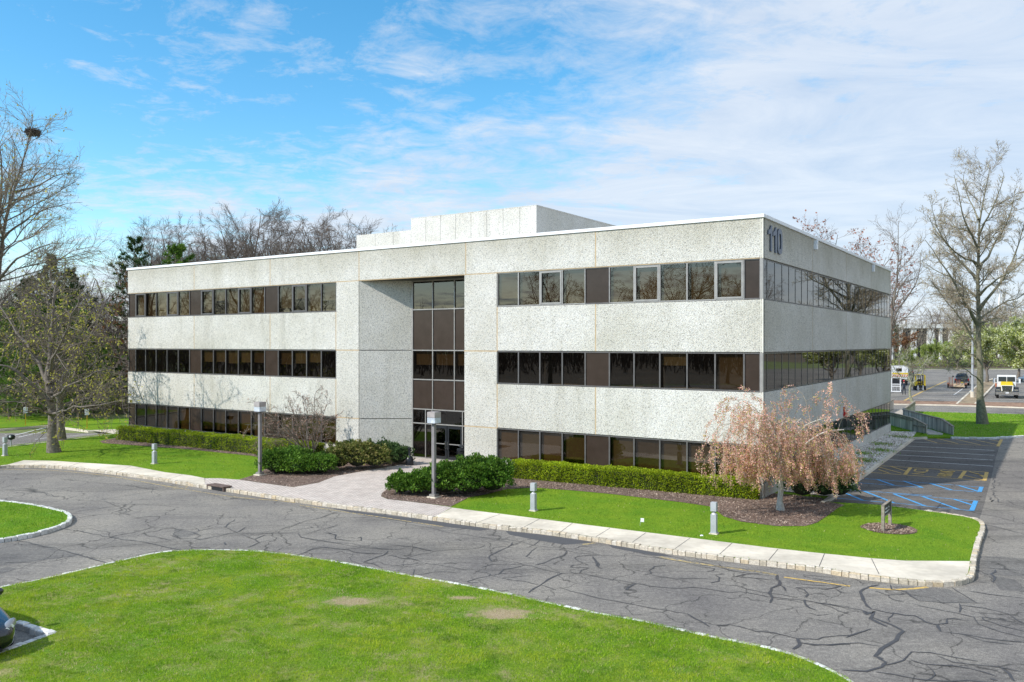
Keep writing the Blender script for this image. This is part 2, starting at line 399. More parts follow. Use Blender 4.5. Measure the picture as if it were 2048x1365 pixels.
M['yew'] = mat_foliage('yew_leaves', (0.045, 0.11, 0.012), (0.105, 0.22, 0.022), (0.20, 0.34, 0.04))
M['yew_dark'] = mat_foliage('dark_shrub_leaves', (0.035, 0.075, 0.024), (0.075, 0.135, 0.040), (0.15, 0.22, 0.07))
M['rhodo'] = mat_foliage('olive_shrub_leaves', (0.07, 0.11, 0.020), (0.19, 0.21, 0.045), (0.40, 0.34, 0.13))
M['hedge'] = mat_foliage('boxwood_leaves', (0.13, 0.20, 0.010), (0.32, 0.42, 0.012), (0.52, 0.58, 0.02))
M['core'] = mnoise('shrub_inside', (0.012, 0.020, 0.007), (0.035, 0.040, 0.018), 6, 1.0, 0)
M['blade'] = mat_foliage('grass_blades', (0.085, 0.22, 0.012), (0.17, 0.38, 0.020), (0.32, 0.52, 0.04), 0.4)
def mat_blade(name, cols, patch, lo, hi):
    k = N(name); c = k.ramp(k.island(), [(0.0, cols[0]), (0.5, cols[1]), (1.0, cols[2])])
    c = k.mix(c, patch, k.ramp(k.noise(0.55, 4, .7), [(lo, 0.0), (hi, 0.75)]))
    c = k.mix(c, (0.07, 0.17, 0.02), k.ramp(k.noise(1.7, 4, .7), [(0.50, 0.0), (0.68, 0.8)]))
    if lo < .48: c = k.mix(c, (0.62, 0.54, 0.22), k.ramp(k.noise(3.3, 5, .75), [(0.565, 0.0), (0.68, 0.85)]))
    k.color(c); k.b.inputs["Specular IOR Level"].default_value = 0.2
    tr = k.n.new("ShaderNodeBsdfTranslucent"); k.l.new(c, tr.inputs[0]); mx = k.n.new("ShaderNodeMixShader"); mx.inputs[0].default_value = .4
    k.l.new(k.b.outputs[0], mx.inputs[1]); k.l.new(tr.outputs[0], mx.inputs[2]); k.l.new(mx.outputs[0], k.out.inputs[0]); return k.m
M['blade_near'] = mat_blade('patchy_grass_blades', ((0.10, 0.22, 0.010), (0.24, 0.44, 0.015), (0.46, 0.64, 0.035)), (0.56, 0.60, 0.05), .44, .64)
M['blade_front'] = mat_blade('lawn_grass_blades', ((0.10, 0.20, 0.014), (0.20, 0.35, 0.022), (0.36, 0.50, 0.045)), (0.34, 0.44, 0.05), .485, .66)
M['blade_dry'] = mat_foliage('straw_blades', (0.40, 0.30, 0.16), (0.60, 0.49, 0.29), (0.50, 0.48, 0.16), 0.3)
M['chip'] = mat_foliage('bark_chips', (0.09, 0.055, 0.040), (0.28, 0.19, 0.14), (0.60, 0.47, 0.37), 0.0)
k = N('pale_stones'); c = k.ramp(k.island(), [(0.0, (0.36, 0.29, 0.22)), (0.5, (0.70, 0.61, 0.52)), (1.0, (0.92, 0.86, 0.78))]); k.color(c); M['stone'] = k.m
# ------------------------------------------------------------------ office building
C0 = np.array([(1526 - CX) / F * 34.0, 34.0])
UD = np.array([-0.83492, 0.55036]); VD = np.array([0.55036, 0.83492])
BZ = 0.3
def W(s, v, z): p = C0 + s * UD + v * VD; return (float(p[0]), float(p[1]), z)
def FR(a, d, z): return W(a, d, z + BZ)      # front face: a along, d inward
def SD(a, d, z): return W(d, a, z + BZ)      # side face
LEN, DEP = 44.85, 31.0
B1, B2, B3, TOP = (0.42, 1.98), (4.19, 5.81), (8.02, 9.70), 11.36
bld = empty('office_building', (C0[0], C0[1], 0)); tag(bld, 'three storey pebble concrete office building with bronze ribbon windows and number 110', 'building')
bld_off = -Vector((C0[0], C0[1], 0))
def bpart(mb, name, mats, parent=bld, **kw):
    o = mb.build(name, mats, parent, **kw)
    if parent is bld: o.location = bld_off
    return o
J = 0.02
def panel(fn, a0, a1, z0, z1, d0=0.0, th=0.22, ja=J, jb=J):
    m = MB()
    m.box(a0 + ja, a1 - jb, d0, d0 + th, z0, z1, 0, fn)
    return bpart(m, 'concrete_panel', M['agg'], bevel=0.012)
def jbox(fn, *q):
    m = MB(); m.box(*q, 0, fn); bpart(m, 'joint_sealant', M['sealant'])
def vjoint(fn, a, z0, z1, d=0.005): jbox(fn, a - 0.03, a + 0.03, d, d + 0.1, z0, z1)
js = [0.0, 7.71, 15.15, 22.58, 29.96, 37.37, LEN]
for a0, a1 in zip(js[:-1], js[1:]):
    panel(FR, a0, a1, B3[1] + 0.02, TOP)
for a in js[1:-1]: vjoint(FR, a, B3[1], TOP)
# smooth lighter margin above and under the bands
for (z0, z1) in ((B2[1] + 0.02, B3[0] - 0.02), (B1[1] + 0.02, B2[0] - 0.02)):
    for a0, a1 in ((0, 7.71), (7.71, 13.21), (24.38, 29.96), (29.96, 37.37), (37.37, LEN)):
        panel(FR, a0, a1, z0, z1)
    for a in (7.71, 13.21, 24.38, 29.96, 37.37): vjoint(FR, a, z0, z1)
for a0, a1 in ((0, 7.71), (7.71, 13.21), (24.38, 29.96), (29.96, 37.37), (37.37, LEN)):
    panel(FR, a0, a1, -BZ, B1[0] - 0.02)
for a0, a1 in ((13.21, 15.26), (22.58, 24.38)):
    for z0, z1 in ((B2[1] + 0.02, B3[1] - 0.01), (B1[1] + 0.02, B2[1] - 0.02), (-BZ, B1[1] - 0.02)):
        panel(FR, a0, a1, z0, z1)
    for z in (B2[1], B1[1], B3[1]): jbox(FR, a0, a1, 0.005, 0.1, z - 0.03, z + 0.03)
for z in (B3[1],):
    jbox(FR, 24.38, LEN, 0.006, 0.1, z - 0.01, z + 0.022); jbox(FR, 0.0, 13.21, 0.006, 0.1, z - 0.01, z + 0.022)
# entrance recess: splayed left wall, right return
RV = 1.63
PL = W(22.58, 0.0, 0); PR = W(20.10, RV, 0)
for z0, z1 in ((B2[1] + 0.02, B3[1]), (B1[1] + 0.02, B2[1] - 0.02), (-BZ, B1[1] - 0.02)):
    m = MB()
    a = Vector(PL); b = Vector(PR); n = Vector((0, 1, 0)) * 0.2
    off = (b - a).normalized() * 0.02
    a2 = a + off
    m.hexa([(a2.x, a2.y, z0 + BZ), (b.x, b.y, z0 + BZ), (b.x, b.y + 0.2, z0 + BZ), (a2.x, a2.y + 0.2, z0 + BZ),
            (a2.x, a2.y, z1 + BZ), (b.x, b.y, z1 + BZ), (b.x, b.y + 0.2, z1 + BZ), (a2.x, a2.y + 0.2, z1 + BZ)])
    bpart(m, 'concrete_panel', M['agg'])
m = MB(); m.box(15.0, 15.26 - 0.002, 0.23, RV + 0.25, -BZ, B3[1], 0, FR); bpart(m, 'return_wall', M['agg'])
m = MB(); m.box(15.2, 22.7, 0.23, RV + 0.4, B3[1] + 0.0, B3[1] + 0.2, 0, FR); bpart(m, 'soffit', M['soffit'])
jbox(FR, 15.26, 22.58, 0.01, 0.22, B3[1] - 0.012, B3[1] + 0.03)
# side
sj = [0.0, 8.22, 16.04, 23.5, 31.0]
for a0, a1 in zip(sj[:-1], sj[1:]):
    for z0, z1 in ((B3[1] + 0.02, TOP), (B2[1] + 0.02, B3[0] - 0.02), (B1[1] + 0.02, B2[0] - 0.02), (-BZ, B1[0] - 0.02)):
        panel(SD, a0 if a0 > 0 else 0.225, a1, z0, z1)
for a in sj[1:-1]:
    for z0, z1 in ((B3[1], TOP), (B2[1], B3[0]), (B1[1], B2[0]), (-BZ, B1[0])): vjoint(SD, a, z0, z1)
# back and left walls
m = MB(); m.box(0.25, LEN - 0.23, DEP - 0.22, DEP, -BZ, TOP, 0, FR); m.box(LEN - 0.22, LEN, 0.23, DEP - 0.23, -BZ, TOP - .01, 0, FR); bpart(m, 'rear_wall', M['agg'])
# corner trims
cm = MB()
for z0, z1 in ((B3[1] + 0.0, TOP - 0.02), (B2[1] + .0, B3[0]), (B1[1], B2[0]), (-BZ, B1[0])):
    cm.box(-0.012, 0.05, -0.012, 0.05, z0, z1, 0, FR)
    cm.box(0.085, 0.11, -0.008, 0.05, z0, z1, 0, FR)
    cm.box(LEN - 0.05, LEN + 0.006, -0.006, 0.05, z0, z1, 0, FR)
bpart(cm, 'corner_trim', M['margin'])
# coping
cp = MB()
for fn, a0, a1 in ((FR, -0.06, LEN + 0.12), (SD, 0.25, DEP + 0.05)):
    cp.box(a0, a1, -0.06, 0.24, TOP, TOP + 0.15, 0, fn)
cp.box(LEN - 0.2, LEN + 0.12, 0.25, DEP + 0.05, TOP, TOP + 0.15, 0, FR)
cp.box(0.25, LEN - .21, DEP - 0.2, DEP + 0.05, TOP, TOP + 0.15, 0, FR)
bpart(cp, 'coping', M['white_metal'], bevel=0.01)
m = MB(); m.box(0.24, LEN - 0.24, 0.24, DEP - 0.24, TOP - 0.5, TOP - 0.3, 0, FR); bpart(m, 'roof', M['roof'])
# penthouse with panel seams
ph = MB()
PV = 9.96
x = 17.06
edges = [17.06]
while edges[-1] < 27.24 - 0.6: edges.append(edges[-1] + 1.272)
edges[-1] = 27.24
for a0, a1 in zip(edges[:-1], edges[1:]): ph.box(a0 + 0.004, a1 - 0.004, PV, PV + 0.2, TOP - 0.3, 14.80, 0, FR)
for a0, a1 in ((27.25, 28.9), (28.9, 30.6), (30.6, 32.39)): ph.box(a0 + 0.004, a1 - 0.004, PV, PV + 0.2, TOP - 0.3, 14.02, 0, FR)
ph.box(17.07, 27.23, PV + 0.21, 24.0, TOP - 0.3, 14.79, 0, FR)
ph.box(27.25, 32.38, PV + 0.21, 20.0, TOP - 0.3, 14.01, 0, FR)
pho = bpart(ph, 'penthouse', M['agg_fine'])
sm = MB()
for e in edges[1:-1]: sm.box(e - 0.03, e + 0.03, PV - 0.02, PV + 0.1, TOP - 0.3, 14.79, 0, FR)
sm.box(17.04, 27.26, PV - 0.01, PV + 0.22, 14.795, 14.83, 0, FR); sm.box(17.03, 17.07, PV + 0.22, 24, 14.795, 14.83, 0, FR)
for e in (28.9, 30.6): sm.box(e - 0.03, e + 0.03, PV - 0.02, PV + 0.1, TOP - 0.3, 14.0, 0, FR)
sm.build('panel_seam', M['agg_fine'], pho)
for a in (8.45, 23.7):
    m = MB(); m.box(a, a + 0.3, -0.14, 0.02, 10.85, 11.12, 0, SD); m.box(a + .04, a + 0.26, -0.16, 0.0, 11.12, 11.3, 0, SD); bpart(m, 'scupper', M['white_metal'], bevel=0.01)
m = MB(); m.cyl(SD(15.3, -0.16, 2.18), SD(15.3, 0.0, 2.18), 0.15, n=14); m.box(15.15, 15.45, -0.06, 0.0, 2.35, 2.6, 0, SD)
k = N('red_enamel'); k.color((0.55, 0.02, 0.02)); k.set(Roughness=0.4); M['red'] = k.m
bpart(m, 'alarm_bell', M['red'])

# windows --------------------------------------------------------------
def frame_mb(mb, fn, a0, a1, z0, z1, operable=False, w=0.032, mi=0):
    if fn is SD:
        w = .022; mb.box(a0, a0 + w, 0.055, 0.10, z0, z1, mi, fn); mb.box(a1 - w, a1, 0.055, 0.10, z0, z1, mi, fn); mb.box(a0 + w, a1 - w, 0.057, 0.10, z1 - 0.05, z1, mi, fn); mb.box(a0 + w, a1 - w, 0.057, 0.10, z0, z0 + 0.05, mi, fn); return
    mb.box(a0, a0 + w, 0.03, 0.14, z0, z1, mi, fn); mb.box(a1 - w, a1, 0.03, 0.14, z0, z1, mi, fn)
    mb.box(a0 + w, a1 - w, 0.035, 0.14, z1 - 0.05, z1, mi, fn); mb.box(a0 + w, a1 - w, 0.035, 0.14, z0, z0 + 0.05, mi, fn)
    if operable:
        e = 0.075
        mb.box(a0 + w + .004, a0 + w + e, 0.015, 0.10, z0 + 0.054, z1 - 0.054, mi, fn); mb.box(a1 - w - e, a1 - w - .004, 0.015, 0.10, z0 + 0.054, z1 - 0.054, mi, fn)
        mb.box(a0 + w + e, a1 - w - e, 0.018, 0.10, z1 - 0.054 - e, z1 - 0.054, mi, fn); mb.box(a0 + w + e, a1 - w - e, 0.018, 0.10, z0 + 0.054, z0 + 0.054 + e, mi, fn)
def pane_mb(mb, fn, a0, a1, z0, z1, d=0.085, mi=0):
    if fn is SD: d = 0.068
    mb.add([fn(a0, d, z0), fn(a1, d, z0), fn(a1, d, z1), fn(a0, d, z1)], [(0, 1, 2, 3)], mi)
BLM = [M['blind'], M['blind2'], M['blind3']]
rb_ = random.Random(5)
def window(fn, a0, a1, z0, z1, oper=False, blind=0.0, bm=0, light=False):
    f = MB(); frame_mb(f, fn, a0, a1, z0, z1, oper)
    fo = bpart(f, 'window', M['mull_light' if light else 'mull'])
    p = MB(); pane_mb(p, fn, a0 + .02, a1 - .02, z0 + .03, z1 - .03); p.build('pane', M['glass'], fo)
    if blind > 0:
        b = MB()
        zt = z1 - 0.06; zb = zt - (z1 - z0 - 0.12) * blind
        n = 1
        b.box(a0 + 0.06, a1 - 0.06, 0.20, 0.215, zb, zt, 0, fn)
        b.build('blind', BLM[rb_.choice((0, 0, 1, 2, bm))], fo)
    return fo
def spandrel(fn, a0, a1, z0, z1):
    f = MB(); frame_mb(f, fn, a0, a1, z0, z1, False)
    f.box(a0 + .03, a1 - .03, 0.07, 0.12, z0 + .04, z1 - .04, 1, fn)
    return bpart(f, 'spandrel_panel', [M['mull'], M['spandrel']])
# front right ribbon (from the entrance towards the near corner)
eR = [13.21, 11.97, 10.74, 9.50, 8.27, 7.02, 5.79, 4.55, 3.29, 2.04, 0.80, 0.13]
opR = {2, 6, 9}
for bi, (z0, z1) in enumerate((B3, B2, B1)):
    blinds = {0: [0.78, 1, .9, 1, 0, 1, 1, 1, 1, 1, 0], 1: [0, 0, 0, .0, 0, 0, 0, 0.35, 0, 1, 0], 2: [1, 1, 1, .82, 0, 1, 1, .97, 1, 1, 0]}[bi]
    for i in range(11):
        a1, a0 = eR[i], eR[i + 1]
        if i in (4, 10): spandrel(FR, a0, a1, z0, z1)
        else: window(FR, a0, a1, z0, z1, bi == 0 and i in opR, blinds[i], 1 if (bi == 1 or (bi == 2 and i > 4)) else 0, True if bi == 0 else False)
    m = MB(); m.box(0.0, 0.125, -0.004, 0.14, z0, z1, 0, FR); bpart(m, 'corner_post', M['mull_light'])
eL = [LEN - .02, 44.0, 42.83, 41.6, 40.37, 39.13, 37.9, 36.67, 35.43, 34.2, 32.97, 31.74, 30.5, 29.27, 28.04, 26.82, 25.6, 24.40]
opL = {1, 4, 7, 10, 14}
for bi, (z0, z1) in enumerate((B3, B2, B1)):
    blinds = {0: [0, .95, 1, 1, 1, 1, 0, .9, .45, 1, 1, 1, 0, .85, .5, 1, .6],
              1: [0, 0, 0, 0, 0, 0, 0, .5, .5, .55, .5, .5, 0, .55, .5, .45, 0],
              2: [0, 0, 1, 1, 1, 1, 0, .9, .92, .9, .9, 1, 0, 1, 1, 1, 1]}[bi]
    for i in range(17):
        a1, a0 = eL[i], eL[i + 1]
        if i in (0, 6, 12): spandrel(FR, a0, a1, z0, z1)
        else: window(FR, a0, a1, z0, z1, bi == 0 and i in opL, blinds[i], 1 if bi == 2 else 0)
# side ribbon
nb = [0.0]; 
eS = [0.14, 0.78]
while eS[-1] < DEP - 1.0: eS.append(eS[-1] + 1.117)
eS[-1] = DEP - 0.02
count = 0
rest = MB()
for bi, (z0, z1) in enumerate((B3, B2, B1)):
    for i in range(len(eS) - 1):
        a0, a1 = eS[i], eS[i + 1]
        if i < (11, 11, 6)[bi]:
            window(SD, a0, a1, z0, z1)
        else:
            frame_mb(rest, SD, a0, a1, z0, z1); pane_mb(rest, SD, a0 + .02, a1 - .02, z0 + .03, z1 - .03, mi=1)
o = bpart(rest, 'window', [M['mull'], M['glass']]); tag(o, kind='stuff')
# dim rooms behind the glass
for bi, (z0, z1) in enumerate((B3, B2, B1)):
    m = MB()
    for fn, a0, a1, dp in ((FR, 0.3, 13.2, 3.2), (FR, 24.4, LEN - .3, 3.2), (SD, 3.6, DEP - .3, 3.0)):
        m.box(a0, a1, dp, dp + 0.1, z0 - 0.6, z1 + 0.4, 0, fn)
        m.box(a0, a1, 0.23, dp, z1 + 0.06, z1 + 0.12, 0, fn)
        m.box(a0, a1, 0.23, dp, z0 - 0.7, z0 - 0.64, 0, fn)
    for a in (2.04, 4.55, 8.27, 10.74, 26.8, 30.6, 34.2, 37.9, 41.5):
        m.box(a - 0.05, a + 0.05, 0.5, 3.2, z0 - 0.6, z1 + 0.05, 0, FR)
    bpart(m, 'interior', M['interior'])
# desk tops and cabinets seen through the middle band
m = MB()
for a0, a1 in ((8.4, 10.6), (2.3, 4.3), (5.0, 7.8), (31.2, 33.8), (25.8, 28.0)):
    m.box(a0, a1, 0.45, 1.1, B2[0] - 0.02, B2[0] + 0.04, 0, FR); m.box(a0 + .2, a0 + .6, 0.6, 1.0, B2[0] + 0.04, B2[0] + 0.35, 1, FR)
bpart(m, 'window_desk', [M['sidewalk'], M['dark_metal']])
# entrance glazing -----------------------------------------------------
E0, E1 = 15.27, 20.10
eg = MB()
rows = [-0.18, 1.76, 2.55, 4.19, 5.81, 8.07, 9.70]
def vm_(a, z0, z1, w=0.05): eg.box(a - w / 2, a + w / 2, RV - 0.03, RV + 0.1, z0, z1, 0, FR)
def hm_(z, a0=E0, a1=E1, w=0.06): eg.box(a0, a1, RV - 0.024, RV + 0.09, z - w / 2, z + w / 2, 0, FR)
for a in (18.61, 17.11): vm_(a, 2.55, 9.70)
vm_(E1 - 0.04, -0.18, 9.7, 0.09); vm_(E0 + 0.02, -0.18, 9.7, 0.05)
for a in (19.11, 18.66, 16.56, 15.6): vm_(a, -0.18, 2.55)
for z in rows[1:-1]: hm_(z)
hm_(9.66, w=0.08); hm_(-0.15)
ego = bpart(eg, 'entrance_glazing', M['mull_light'])
for a0, a1, z0, z1 in [(a, b, z0, z1) for a, b in ((E0 + .03, 17.10), (17.12, 18.60), (18.62, E1 - .05)) for z0, z1 in ((4.2, 5.8), (8.09, 9.63))] + [(E0 + .03, 16.55, 1.78, 2.53), (16.57, 18.65, 1.78, 2.53), (18.67, 19.10, 1.78, 2.53), (19.12, E1 - .05, 1.78, 2.53), (18.68, 19.1, -.13, 1.74), (19.12, E1 - .05, -.13, 1.74), (E0 + .03, 16.54, -.13, 1.74)]:
    pm = MB(); pane_mb(pm, FR, a0, a1, z0, z1, RV + 0.03); pm.build('pane', M['glass'], ego)
for a0, a1 in ((E0 + .03, 17.09), (17.13, 18.59), (18.63, E1 - .06)):
    for z0, z1 in ((2.59, 4.15), (5.85, 8.03)): sp = MB(); sp.box(a0, a1, RV + 0.02, RV + 0.06, z0, z1, 0, FR); sp.build('spandrel_panel', M['spandrel'], ego)
for a0, a1 in ((E0 + .1, 17.05), (17.2, 18.5), (18.72, E1 - .2)): bb = MB(); bb.box(a0, a1, RV + 0.16, RV + 0.18, 5.0, 5.76, 0, FR); bb.build('blind', M['blind2'], ego)
dr = MB()
for d0, d1 in ((16.60, 17.595), (17.635, 18.62)):
    d = MB()
    d.box(d0, d0 + 0.11, RV - 0.01, RV + 0.05, -0.14, 1.70, 0, FR); d.box(d1 - 0.11, d1, RV - 0.01, RV + 0.05, -0.14, 1.70, 0, FR)
    d.box(d0 + .11, d1 - .11, RV - 0.008, RV + 0.05, 1.56, 1.70, 0, FR); d.box(d0 + .11, d1 - .11, RV - 0.008, RV + 0.05, -0.14, 0.04, 0, FR)
    d.box(d0 + .11, d1 - .11, RV - 0.02, RV + 0.03, 0.70, 0.74, 1, FR)
    do = bpart(d, 'entrance_door', [M['dark_metal'], M['mull_light']])
    p = MB(); pane_mb(p, FR, d0 + .1, d1 - .1, 0.02, 1.58, RV + 0.02); p.build('pane', M['glass'], do)
    h = MB(); ha = d1 - 0.055 if d0 < 17 else d0 + 0.055
    h.cyl(FR(ha, RV - 0.10, 0.45), FR(ha, RV - 0.10, 0.85), 0.016, n=8)
    for z in (0.46, 0.84): h.cyl(FR(ha, RV - 0.10, z), FR(ha, RV - 0.0, z), 0.013, n=8)
    h.build('handle', M['chrome'], do)
m = MB(); m.box(15.3, 20.5, 5.0, 5.1, -BZ, 9.7, 0, FR); m.box(20.3, 20.4, RV + .2, 5.0, -BZ, 9.7, 0, FR); m.box(15.0, 15.1, RV + .26, 5.0, -BZ, 9.7, 0, FR)
for z in (-0.16, 2.6, 5.85): m.box(15.1, 20.3, RV + 0.2, 5.0, z - .1, z, 0, FR)
bpart(m, 'interior', M['interior'])
# numerals 110 on the side wall
k = N('blue_grey_numeral'); k.color((0.085, 0.105, 0.15)); k.set(Roughness=0.35, Metallic=0.3); M['numeral'] = k.m
def numeral(poly, hole=None):
    m = MB(); n = len(poly)
    if hole is None:
        vs = [SD(a, -0.06, z) for a, z in poly] + [SD(a, -0.005, z) for a, z in poly]
        m.add(vs, [tuple(range(n)), tuple(range(2 * n - 1, n - 1, -1))] + [(i, n + i, n + (i + 1) % n, (i + 1) % n) for i in range(n)])
    else:
        for P, Q, flip in ((poly, hole, 0),):
            vs = []
            for d in (-0.06, -0.005):
                vs += [SD(a, d, z) for a, z in P] + [SD(a, d, z) for a, z in Q]
            fs = []
            for i in range(n):
                j = (i + 1) % n
                fs += [(i, j, n + j, n + i), (2 * n + i, 3 * n + i, 3 * n + j, 2 * n + j), (i, 2 * n + i, 2 * n + j, j), (n + i, n + j, 3 * n + j, 3 * n + i)]
            m.add(vs, fs)
    bpart(m, 'numeral', M['numeral'])
ZB, ZT = 10.06, 11.14
for a in (0.58, 1.26):
    numeral([(a + 0.32, ZB), (a + 0.56, ZB), (a + 0.56, ZT), (a + 0.38, ZT), (a + 0.25, ZT - 0.16), (a + 0.0, ZT - 0.24), (a + 0.0, ZT - 0.42), (a + 0.32, ZT - 0.34)])
cx_, cz_ = 2.30, (ZB + ZT) / 2
def sup(rx, rz, n=28, e=0.72):
    out = []
    for i in range(n):
        t = 2 * PI * i / n; c, s_ = math.cos(t), math.sin(t)
        out.append((cx_ + rx * math.copysign(abs(c) ** e, c), cz_ + rz * math.copysign(abs(s_) ** e, s_)))
    return out
numeral(sup(0.38, (ZT - ZB) / 2 + 0.01), sup(0.165, 0.34))

# ------------------------------------------------------------------ ground
def poly_sheet(name, pts, z, mat, curb=None, kind='structure', thick=None):
    """flat sheet from a 2D outline; with thick its sides go down"""
    pts = [Vector((p[0], p[1], 0)) for p in pts]
    tris = geometry.tessellate_polygon([pts])
    n = len(pts)
    m = MB()
    m.add([(p.x, p.y, z) for p in pts], [tuple(t) for t in tris])
    if thick:
        m.add([(p.x, p.y, z) for p in pts] + [(p.x, p.y, z - thick) for p in pts], [(i, (i + 1) % n, n + (i + 1) % n, n + i) for i in range(n)])
    o = m.build(name, mat)
    for p in o.data.polygons:
        pass
    bm = bmesh.new(); bm.from_mesh(o.data)
    for f in bm.faces:
        if abs(f.normal.z) > 0.5 and f.normal.z < 0: f.normal_flip()
    bm.to_mesh(o.data); bm.free()
    return tag(o, kind=kind)
def smooth(pts, sub=4, closed=False):
    out = []; n = len(pts)
    rng_ = range(n if closed else n - 1)
    for i in rng_:
        p0 = pts[(i - 1) % n] if (closed or i > 0) else pts[0]; p1 = pts[i]; p2 = pts[(i + 1) % n]; p3 = pts[(i + 2) % n] if (closed or i + 2 < n) else pts[-1]
        for j in range(sub):
            t = j / sub
            out.append(tuple(0.5 * ((2 * p1[q]) + (-p0[q] + p2[q]) * t + (2 * p0[q] - 5 * p1[q] + 4 * p2[q] - p3[q]) * t * t + (-p0[q] + 3 * p1[q] - 3 * p2[q] + p3[q]) * t ** 3) for q in range(2)))
    if not closed: out.append(tuple(pts[-1]))
    return out
def GG(L, z=0.0): return [G(x, y, z) for x, y in L]
LZ = 0.12
# base terrain
g = MB(); g.add([(-2500, -900, -0.03), (2500, -900, -0.03), (2500, 4000, -0.03), (-2500, 4000, -0.03)], [(0, 1, 2, 3)])
tag(g.build('ground', M['grass_far']), kind='structure')
poly_sheet('woodland_ground', [(-220, 50), (-42, 78), (-20, 92), (20, 100), (40, 120), (44, 330), (-220, 330)], -0.012, M['ground'])
poly_sheet('woodland_ground', [(-400, -400), (200, -400), (200, -40), (-20, -27), (-72, -27), (-85, 40), (-400, 60)], -0.012, M['ground'])  # unseen dark floor added behind the viewpoint to darken window reflections
poly_sheet('woodland_ground', [(60, 214), (300, 214), (420, 420), (40, 420)], -0.012, M['ground'])
# asphalt
poly_sheet('asphalt_drive', [(-70, -25), (120, -25), (150, 60), (150, 208), (44, 208), (36, 150), (26, 90), (20, 60), (-45, 60), (-75, 62)], 0.0, M['asphalt'])

curbF = [(-160, 960), (-60, 943), (0, 937), (51, 936), (101, 937), (152, 941), (203, 947), (254, 953), (328, 964), (414, 978), (449, 983), (551, 999), (669, 1016), (780, 1029), (882, 1044), (985, 1058), (1087, 1069), (1190, 1084), (1316, 1105), (1422, 1119), (1527, 1132), (1637, 1145), (1716, 1158), (1827, 1171), (1894, 1174), (1930, 1169), (1947, 1158), (1951, 1130), (1960, 1090), (1969, 1060), (1955, 1045), (1900, 1034), (1850, 1027), (1790, 1019), (1730, 1013), (1670, 1010), (1645, 1006)]
cF = GG(curbF, 0)
strip = GG([(1645, 1006), (1740, 940), (1827, 876)], LZ)
def inset(line, d):
    out = []
    for i, p in enumerate(line):
        a = Vector(line[max(i - 1, 0)]); b = Vector(line[min(i + 1, len(line) - 1)])
        t = (b - a).normalized(); out.append((p[0] - t.y * d, p[1] + t.x * d))
    return out
lawn_front = inset(smooth(cF, 3), .10)[:-1] + strip + [W(-2.2, 31.5, 0)[:2], W(5, 33, 0)[:2], W(40, 33, 0)[:2], W(47.5, 6, 0)[:2]] + GG([(229, 866), (101, 882), (0, 894), (-160, 912)], LZ)
poly_sheet('lawn', lawn_front, LZ, M['lawn'], thick=0.14)
lawn_right = GG([(1833, 874), (1900, 874), (1985, 876), (2010, 874), (2048, 872), (2300, 868), (2600, 868), (2600, 838), (2300, 835), (2048, 829), (1954, 827), (1831, 823), (1740, 818), (1700, 820)], LZ) + [W(10, 34, 0)[:2], W(-2, 32.2, 0)[:2]]
poly_sheet('lawn', lawn_right, LZ, M['lawn'], thick=0.14)
lawn_left = GG([(-400, 880), (0, 858), (95, 850), (120, 853), (178, 861), (235, 860)], LZ) + [W(48.5, 8, 0)[:2], W(48, 34, 0)[:2]] + GG([(225, 838), (120, 834), (0, 832), (-250, 834), (-500, 840)], LZ)
poly_sheet('lawn', lawn_left, LZ, M['lawn'], thick=0.14)
isl_near = [(-40, 1420), (-10, 1310), (115, 1265), (38, 1242), (-60, 1232), (-70, 1200), (0, 1174), (90, 1156), (180, 1135), (280, 1112), (330, 1103), (380, 1100), (440, 1099), (500, 1101), (560, 1106), (620, 1114), (720, 1131), (830, 1152), (960, 1175), (1100, 1205), (1200, 1226), (1290, 1242), (1400, 1267), (1490, 1285), (1560, 1300), (1620, 1320), (1670, 1342), (1710, 1366), (1760, 1420)]
iN_in = GG(isl_near[:6], LZ); iN_out = smooth(GG(isl_near[5:], LZ), 3)
lawn_near = iN_in[:-1] + iN_out + [(9, 9.3), (4, 7), (-12, 7), (-14, 10)]
iN_e = inset(iN_out, -.09)
lawn_near = iN_in[1:-1] + iN_e + [(8.5, 9.0), (4, 7), (-7, 7), (-9.5, 13)]
poly_sheet('lawn', lawn_near, LZ, M['lawn_near'], thick=0.14)
isl_l = smooth(GG([(-300, 985), (-120, 990), (0, 1001), (60, 1008), (110, 1018), (138, 1026), (143, 1038), (130, 1048), (95, 1060), (50, 1071), (0, 1079), (-120, 1092), (-300, 1100)], LZ), 3)
poly_sheet('lawn', inset(isl_l, -.10), LZ, M['lawn'], thick=0.14)

